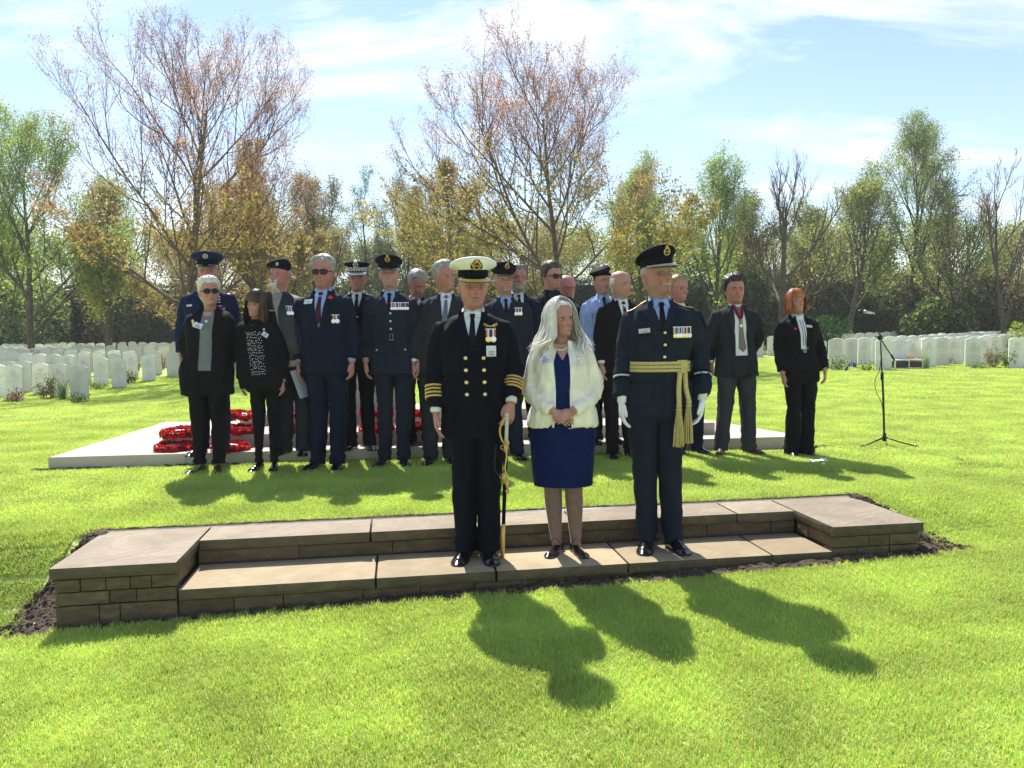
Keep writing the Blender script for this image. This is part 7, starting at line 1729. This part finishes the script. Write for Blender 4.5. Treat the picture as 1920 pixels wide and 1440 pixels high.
p = P(fine=True, foot=(1378, 853), top=(1379, 521), label='dark curly haired man in charcoal suit with maroon neck ribbon and patterned tie', seed=10, w=1.10, belly=.4, yaw=4, head=(-4, 0, 2), smile=.55, age=.4, eye=.5, brow=H_DARK, jaw=1.1, facew=1.06, hs=1.03, leank=.4)
p.upper([C_CHAR], .775, ('back', 'back'), flare=.05, armr=(.068, .060, .053)); opx = lambda z: np.interp(z, [.77, 1.0, 1.25, 1.42, 1.49], [.075, .062, .06, .05, .048])
p.strip('shirt', C_SHIRTW, [(1.485, -.048, .048), (1.42, -.055, .052), (1.25, -.062, .066), (.985, -.060, .066)], off=.004, th=.003, nc=9, nr=26); p.strip('waist', C_CHAR, [(.984, -.062, .066), (.79, -.07, .07)], off=.003, th=.002, nr=8)
p.lapels(C_CHAR, 1.10, openx=opx, wl=.070); p.collar(C_SHIRTW)
for sd in (-1, 1): p.strip('front_edge', C_CHAR, [(1.2, sd * .064 - .008, sd * .064 + .008), (.79, sd * .080 - .009, sd * .080 + .009)], off=.011, th=.010, nr=16, nc=4)
M_PT, t_, b_ = nt('patterned_tie'); bt = t_.nodes.new('ShaderNodeTexBrick'); tc_ = t_.nodes.new('ShaderNodeTexCoord'); mp_ = t_.nodes.new('ShaderNodeMapping'); mp_.inputs['Rotation'].default_value = (R(90), 0, 0); mp_.inputs['Scale'].default_value = (22, 22, 22)
t_.links.new(tc_.outputs['Object'], mp_.inputs[0]); t_.links.new(mp_.outputs[0], bt.inputs['Vector']); bt.inputs['Color1'].default_value = (.10, .02, .03, 1); bt.inputs['Color2'].default_value = (.04, .03, .05, 1); bt.inputs['Mortar'].default_value = (.32, .28, .22, 1); bt.inputs['Mortar Size'].default_value = .04; t_.links.new(bt.outputs[0], b_.inputs['Base Color']); b_.inputs['Roughness'].default_value = .6
p.tie(M_PT, 1.02, w=.040, skew=.012)
for sd in (-1, 1): p.strip('neck_ribbon', C_MAR, [((1.478, 1.486) if sd > 0 else (1.486, 1.478), min(sd * .030, sd * .054), max(sd * .030, sd * .054)), (1.40, min(sd * .012, sd * .040), max(sd * .012, sd * .040)), (1.335, min(0, sd * .014), max(0, sd * .014))], off=.020, th=.003, nr=12, nc=4)
jw = MB(); y = (p.sy(0, 1.30) or -.13) - .022; jw.box((-.014, y, 1.33), (.014, y + .004, 1.336)); jw.ell((0, y, 1.275), (.017, .005, .020), k=14, n=8); jw.tube([(0, y, 1.33), (0, y, 1.29)], .002, 5); p.mk('jewel', jw, [C_BRASS])
p.body(SK_B, handspec=[dict(curl=.8), dict(curl=.8)]); p.hair('short', H_DARK, t0=.016, vol=.022, n=620, ln=.038, up=.7, rough=.007); p.trousers(cloth('mid_grey', (.040, .045, .052)), stance=.10, spread=.055, w=1.05, hem=.03); p.shoes(C_SHOEB, toe=22)

p = P(fine=True, foot=(1498, 856), top=(1490, 541), hat=.01, label='ginger bobbed woman in black trouser suit, white blouse and small poppy', seed=11, fem=True, w=1.06, belly=.15, yaw=0, head=(6, -4, 6), smile=1, teeth=1, age=.4, eye=.5, brow=H_FAIR, lipm=C_LIP, leank=.5)
p.upper([C_BLACK], .90, ('down', 'down_wide'), flare=.10, armr=(.076, .062, .056), loose=1.04)
p.strip('blouse', C_SHIRTW, [(1.475, -.040, .040), (1.40, -.036, .040), (1.25, -.026, .046), (1.125, -.022, .050)], off=.004, th=.003, nc=7, nr=20)
p.lapels(C_BLACK, 1.10, openx=lambda z: np.interp(z, [1.0, 1.25, 1.42, 1.49], [.03, .034, .04, .045]), wl=.060, gorge=1.37); p.collar(C_SHIRTW, spread=.05, drop=.06)
p.strip('waist', C_BLACK, [(1.125, -.03, .055), (.905, -.03, .055)], off=.003, th=.002, nr=8)
for x0 in (-.010, .012): p.strip('cord', C_NAVAL, [(1.43, x0 - .002, x0 + .002), (1.16, x0 + .012, x0 + .016)], off=.009, th=.003, nc=3, nr=12)
bk = MB(); y = (p.sy(.012, 1.105) or -.12) - .012; bk.tube([(.012 + math.cos(a) * .014, y, 1.105 + math.sin(a) * .012) for a in np.linspace(0, 6.283, 13)], .003, 5, cap=False); p.mk('buckle', bk, [C_SILV]); p.namecard(.072, 1.362, .062, .026, lines=1, logo=False, rot=R(6), m=C_SHIRTW)
pb = MB(); y = p.sy(-.075, 1.34) or -.1
for a in range(3): pb.ell((-.075 + math.cos(a * 2.1) * .008, y - .012, 1.34 + math.sin(a * 2.1) * .007), (.010, .004, .008), k=8, n=6)
p.mk('poppy_badge', pb, [C_POPP]); p.body(SK_A, handspec=[dict(curl=.7), dict(curl=.7)]); p.hair('long', H_GING, t0=.003, vol=.004, n=60); p.longhair(H_GING, zend=(-.0, .03), n=800, amin=50, grow=1.12, fringe=150, wid=.006, vol=1.5, tipin=.16); p.trousers(C_BLACK, stance=.085, w=.98, hem=.012, taper=1.0, flare=.020, creases=True); p.shoes(C_SHOE, toe=8, L=.25)
# ---- platform row, mostly hidden
Z1 = .115
p = P(foot=(396, 853), top=(394, 472), hat=.05, z=Z1, label='tall airman in bright dark blue uniform and black peaked cap behind the sunglasses woman', seed=12, yaw=5, w=1.10, belly=.2, head=(8, -3, 0), smile=.3, age=.4, eye=.5, brow=H_FAIR, leank=.5)
raf(p, None, hem=.78, sk=SK_B, jm=C_USB, trm=C_USB, shirtm=C_SHIRTB, pockets=False); p.namecard(-.125, 1.325, .055, .016, lines=0, logo=False, m=mat('silver_plate', (.6, .6, .62), .3, bump=0)); p.cap(C_USB, C_NAVAL, 'us', tilt=0, fw=.128); p.hair('undercap', H_FAIR, t0=.003, vol=0, n=40, ln=.01)
w_ = MB()
for k in range(3): w_.tube([(.09, (p.sy(.1, 1.37) or -.12) - .01, 1.385 - k * .022), (.135, (p.sy(.13, 1.37) or -.12) - .01, 1.39 - k * .022)], .005, 5)
p.mk('wings_badge', w_, [C_SILV])
rb = MB()
for r_ in range(3):
    for k in range(4): p.plate(rb, .085 + k * .026, 1.31 - r_ * .013, .024, .011, off=.007, th=.002, m=(r_ + k) % 3)
p.mk('ribbon_rack', rb, [RIB['blue'], RIB['red'], RIB['white']], smooth=False)
p.shoulder('shoulder_mark', C_SILV, .165, .185, .022)

p = P(foot=(552, 853), top=(520, 486), hat=.025, z=Z1, label='man with white goatee in beret and black leather waistcoat over a beige shirt', seed=13, yaw=-4, w=1.15, belly=.7, head=(-14, -6, -3), smile=.6, age=.6, eye=.5, brow=H_GREY, neck=1.15, facew=1.06, jaw=1.1, leank=1)
p.upper([C_VEST], .80, ('down', 'down'), flare=.02, armr=(.070, .062, .054)); mb = MB()
for sd in (-1, 1):
    p.strip('waistcoat', C_LEATH, [(1.475, min(sd * .05, sd * .10), max(sd * .05, sd * .10)), (1.42, min(sd * .045, sd * .150), max(sd * .045, sd * .150)), (1.30, min(sd * .012, sd * .165), max(sd * .012, sd * .165)), (1.15, min(sd * .002, sd * .17), max(sd * .002, sd * .17)), (.86, min(sd * .002, sd * .17), max(sd * .002, sd * .17))], off=.009, th=.008, nc=9, nr=24)
p.medals(.12, 1.345, [['sky', 'blue', 'white'], ['blue', 'white', 'blue']], w=.028, h=.045); p.strip('chest_strap', C_SILV, [(1.315, -.06, -.012), (1.30, -.06, -.012)], off=.018, th=.004)
p.body(SK_B, handspec=[dict(), dict()]); p.beard(H_WHITE, .016, low=-.03, goatee=True, n=200); p.hair('undercap', H_GREY, t0=.004, vol=0, n=60, ln=.012); p.beret(C_NAVAL, side=-1); p.trousers(C_DEN, stance=.10, w=1.05, hem=.02, creases=False); p.shoes(C_SHOE)

p = P(foot=(677, 843), top=(671, 486), hat=.045, z=Z1, label='police officer in black tunic and peaked cap with black and white diced band', seed=14, yaw=3, w=1.04, head=(2, 4, 0), smile=-.1, age=.5, eye=.5, brow=H_DGREY, leank=.5)
suit(p, C_BLACK, C_SHIRTW, C_TIEB, vz=1.28, hem=.79, sk=SK_B, tr=dict(stance=.095, hem=.02)); p.hair('undercap', H_DGREY, t0=.004, vol=0, n=40, ln=.01); p.cap(C_NAVAL, C_NAVAL, 'police', tilt=1, fw=.114); p.medals(.115, 1.335, [['blue', 'white', 'gold']], w=.03, h=.045, disc='gold'); p.buttons([(.01, 1.25), (.01, 1.17), (.01, 1.09)], C_SILV, .009)
p.shoulder('shoulder_strap', C_NAVAL, .080, .175, .022, edge=C_SILV)

p = P(foot=(788, 836), top=(776, 506), z=Z1, label='grey haired man looking down, between the belted officer and the charcoal suit man', seed=15, yaw=8, w=1.04, belly=.4, head=(24, 26, 4), smile=-.1, age=.7, eye=.25, brow=H_GREY, leank=.6)
suit(p, C_BLACK, C_SHIRTW, C_TIEB, vz=1.2, hem=.79, sk=SK_B, tr=dict(stance=.10, hem=.02)); p.hair('short', H_GREY, t0=.010, vol=.014, n=320, ln=.03)

p = P(foot=(985, 834), top=(970, 498), z=Z1, label='grey bearded man in dark suit peeping out behind the junior officer', seed=16, yaw=5, w=1.06, belly=.3, head=(6, 0, -2), smile=.7, age=.6, eye=.4, brow=H_DGREY, facew=1.03, leank=1)
suit(p, C_NAVY, C_SHIRTW, C_TIEB, vz=1.2, hem=.79, sk=SK_B, tr=dict(stance=.10, hem=.02)); p.hair('recede', H_DGREY, t0=.009, vol=.012, n=260, ln=.03); p.beard(H_GREY, .011, low=-.02, n=200)

p = P(foot=(1030, 828), top=(1038, 494), z=Z1, label='dark haired man in sunglasses and dark jacket standing furthest back', seed=17, yaw=12, w=1.06, head=(26, 4, 2), smile=-.2, age=.1, noeyes=True, brow=H_DARK, leank=.6)
suit(p, C_BLACK, C_CHAR, None, vz=1.34, hem=.80, sk=SK_A, tr=dict(stance=.10, hem=.02), cuff=False); p.hair('short', H_BROWN, t0=.010, vol=.022, n=380, ln=.032, up=.5); p.shades()

p = P(foot=(1068, 842), top=(1056, 517), z=Z1 * 0, label='bald man in thin glasses and dark blazer behind the white haired woman', seed=18, yaw=6, w=1.14, belly=.6, head=(18, 8, 3), smile=.2, age=.7, eye=.4, brow=H_GREY, facew=1.08, jowl=.5, jaw=1.08, hs=1.03, leank=.5, dx=.0)
suit(p, C_NAVY, C_SHIRTW, C_TIEB, vz=1.17, hem=.79, sk=SK_B, tr=dict(stance=.10, hem=.02)); p.hair('bald', H_GREY, t0=.004, vol=0, n=60, ln=.008); p.shades(clear=True); p.namecard(.125, 1.335, .05, .03, rot=R(-38), logo=False, m=mat('blue_card', (.10, .25, .40), .5, bump=0)); p.buttons([(.08, 1.37), (.082, 1.352), (.084, 1.336)], C_SILV, .009, 'pin_badge')

p = P(foot=(1136, 832), top=(1125, 499), hat=.025, z=Z1, label='young cadet in beret and light blue shirt sleeve order with black tie', seed=19, yaw=6, w=.98, head=(14, 2, 2), smile=.4, age=0, eye=.5, brow=H_BROWN, facew=.95, neck=.95, leank=.6)
p.upper([C_SHIRTB], .86, ('down', 'down'), armr=(.064, .054, .046)); p.collar(C_SHIRTB, spread=.055, drop=.065); p.tie(C_TIEB, 1.12); p.body(SK_A, handspec=[dict(), dict()]); p.hair('undercap', H_BROWN, t0=.004, vol=0, n=40, ln=.01); p.beret(C_NAVAL, side=-1)
p.shoulder('shoulder_slide', C_NAVAL, .085, .165, .024, edge=C_SHIRTW)
for sx in (-1, 1):
    p.pocket(C_SHIRTB, sx * .09, 1.30, .09, .10, .035, 'breast_pocket')
p.trousers(C_RAFT, stance=.09, hem=.02); p.shoes(C_SHOE)

p = P(foot=(1166, 860), top=(1164, 508), label='bald man in dark suit and striped tie glancing right, beside the tall sash officer', seed=20, yaw=10, w=1.04, belly=.1, head=(30, 0, 3), smile=.3, age=.8, eye=.5, brow=H_GREY, leank=.4)
suit(p, C_BLACK, C_SHIRTW, C_TIEB, vz=1.16, hem=.79, sk=SK_A, tr=dict(stance=.095, hem=.03), poses=('down', 'down')); p.hair('bald', H_WHITE, t0=.006, vol=0, n=160, ln=.014)
for k in range(4): p.strip('tie_stripe', RIB['grey'], [((1.40 - .05 * k, 1.415 - .05 * k), -.017, .017), ((1.393 - .05 * k, 1.408 - .05 * k), -.017, .017)], off=.0135, th=.002, nr=3)

p = P(foot=(1290, 852), top=(1270, 518), label='sandy haired man grinning behind the shoulder of the sash officer', seed=21, yaw=8, w=1.05, belly=.3, head=(20, 2, 0), smile=1, teeth=.6, age=.4, eye=.35, brow=H_FAIR, facew=1.05, leank=1)
suit(p, C_NAVY, C_SHIRTW, C_TIEB, vz=1.2, hem=.79, sk=SK_B, tr=dict(stance=.10, hem=.02)); p.hair('short', H_FAIR, t0=.007, vol=.010, n=260, ln=.022, up=.6)

# ---- the sword the naval officer holds
def sword():
    r = empty('sword', (0, 0, 0)); tag(r, 'naval sword in black and brass scabbard standing point down beside the naval officer', 'sword')
    tip = pix(942, 1046, -.15); Wm = NAV.root.matrix_basis; e = NAV.arms[1][0][2] + NAV.arms[1][1] * .09
    hilt = Vector(NAV.lz(np.array([e]))[0]); bpy.context.view_layer.update(); hilt = NAV.root.matrix_world @ hilt; hilt = hilt + Vector((-.012, -.045, .0)); tip.z += .004; hilt = tip + (hilt - tip) * 1.03; r.location = tip
    h = hilt - tip; d = h.normalized()
    def at(t): return np.array(h * t)
    m = MB(); m.tube([at(0), at(.02), at(.3), at(.76)], [.008, .010, .011, .013], 10, sx=1.0, sy=.55); s = m.build('scabbard', [C_NAVAL], r)
    for a, b in ((0.0, .24), (.52, .60), (.74, .80)): m = MB(); m.tube([at(a), at(b)], .0135 if a else .0125, 10, sx=1.0, sy=.7); m.build('scabbard_mount', [C_GOLD], s)
    for t in (.57, .77): m = MB(); c = at(t) + np.array((-.018, 0, 0)); m.tube([c + np.array((math.cos(a) * .013, 0, math.sin(a) * .013)) for a in np.linspace(0, 6.283, 13)], .0025, 5, cap=False); m.build('ring', [C_GOLD], s)
    m = MB(); m.tube([at(.80), at(.84), at(.98)], [.0115, .011, .010], 10); m.tube([at(.98), at(1.0)], [.013, .010], 10); m.build('grip', [mat('white_grip', (.55, .53, .48), .5)], r)
    m = MB(); P_ = smooth_path([at(.80), at(.82) + np.array((-.025, -.015, 0)), at(.90) + np.array((-.038, -.015, 0)), at(.99)], 16); m.tube(P_, .0035, 7, sx=1.6, sy=.8); m.tube([at(.795), at(.805)], [.020, .020], 14); m.build('guard', [C_GOLD], r)
    m = MB(); c0 = at(.80) + np.array((-.01, -.03, 0)); P_ = smooth_path([c0, c0 + np.array((.012, -.012, -.07)), c0 + np.array((.002, -.01, -.14)), c0 + np.array((.014, -.012, -.20))], 16); m.tube(P_, .0036, 8, sx=1.3); m.ell(P_[-1] + np.array((0, 0, -.035)), (.010, .010, .030), k=12, n=9); m.ell(P_[-1] + np.array((0, 0, -.075)), (.013, .013, .013), k=12, n=7); m.build('sword_knot', [C_GOLD], r)
    m = MB(); m.tube(smooth_path([at(.57) + np.array((-.02, 0, 0)), at(.60) + np.array((-.06, -.01, .02)), at(.72) + np.array((-.055, 0, .06))], 10), .004, 5); m.build('sling', [C_LEATH], r)
sword()
print('TRIS', sum(len(o.data.loop_triangles) if not o.data.calc_loop_triangles() else 0 for o in bpy.data.objects if o.type == 'MESH'))
# ---- thin spring haze
hz_ = MB(); hz_.box((-75, -1.0, -3.0), (75, 62, 16.5)); hb = hz_.build('haze', [], None, smooth=False)
hm = bpy.data.materials.new('haze_air'); hm.use_nodes = True; ht = hm.node_tree; ht.nodes.remove(ht.nodes['Principled BSDF'])
pv = ht.nodes.new('ShaderNodeVolumePrincipled'); pv.inputs['Density'].default_value = 0.0008; pv.inputs['Color'].default_value = (0.95, 0.97, 1.0, 1); pv.inputs['Anisotropy'].default_value = 0.35
ht.links.new(pv.outputs[0], ht.nodes['Material Output'].inputs['Volume']); hb.data.materials.append(hm)
tag(hb, 'thin pale haze in the air over the cemetery', 'haze', kind='stuff')
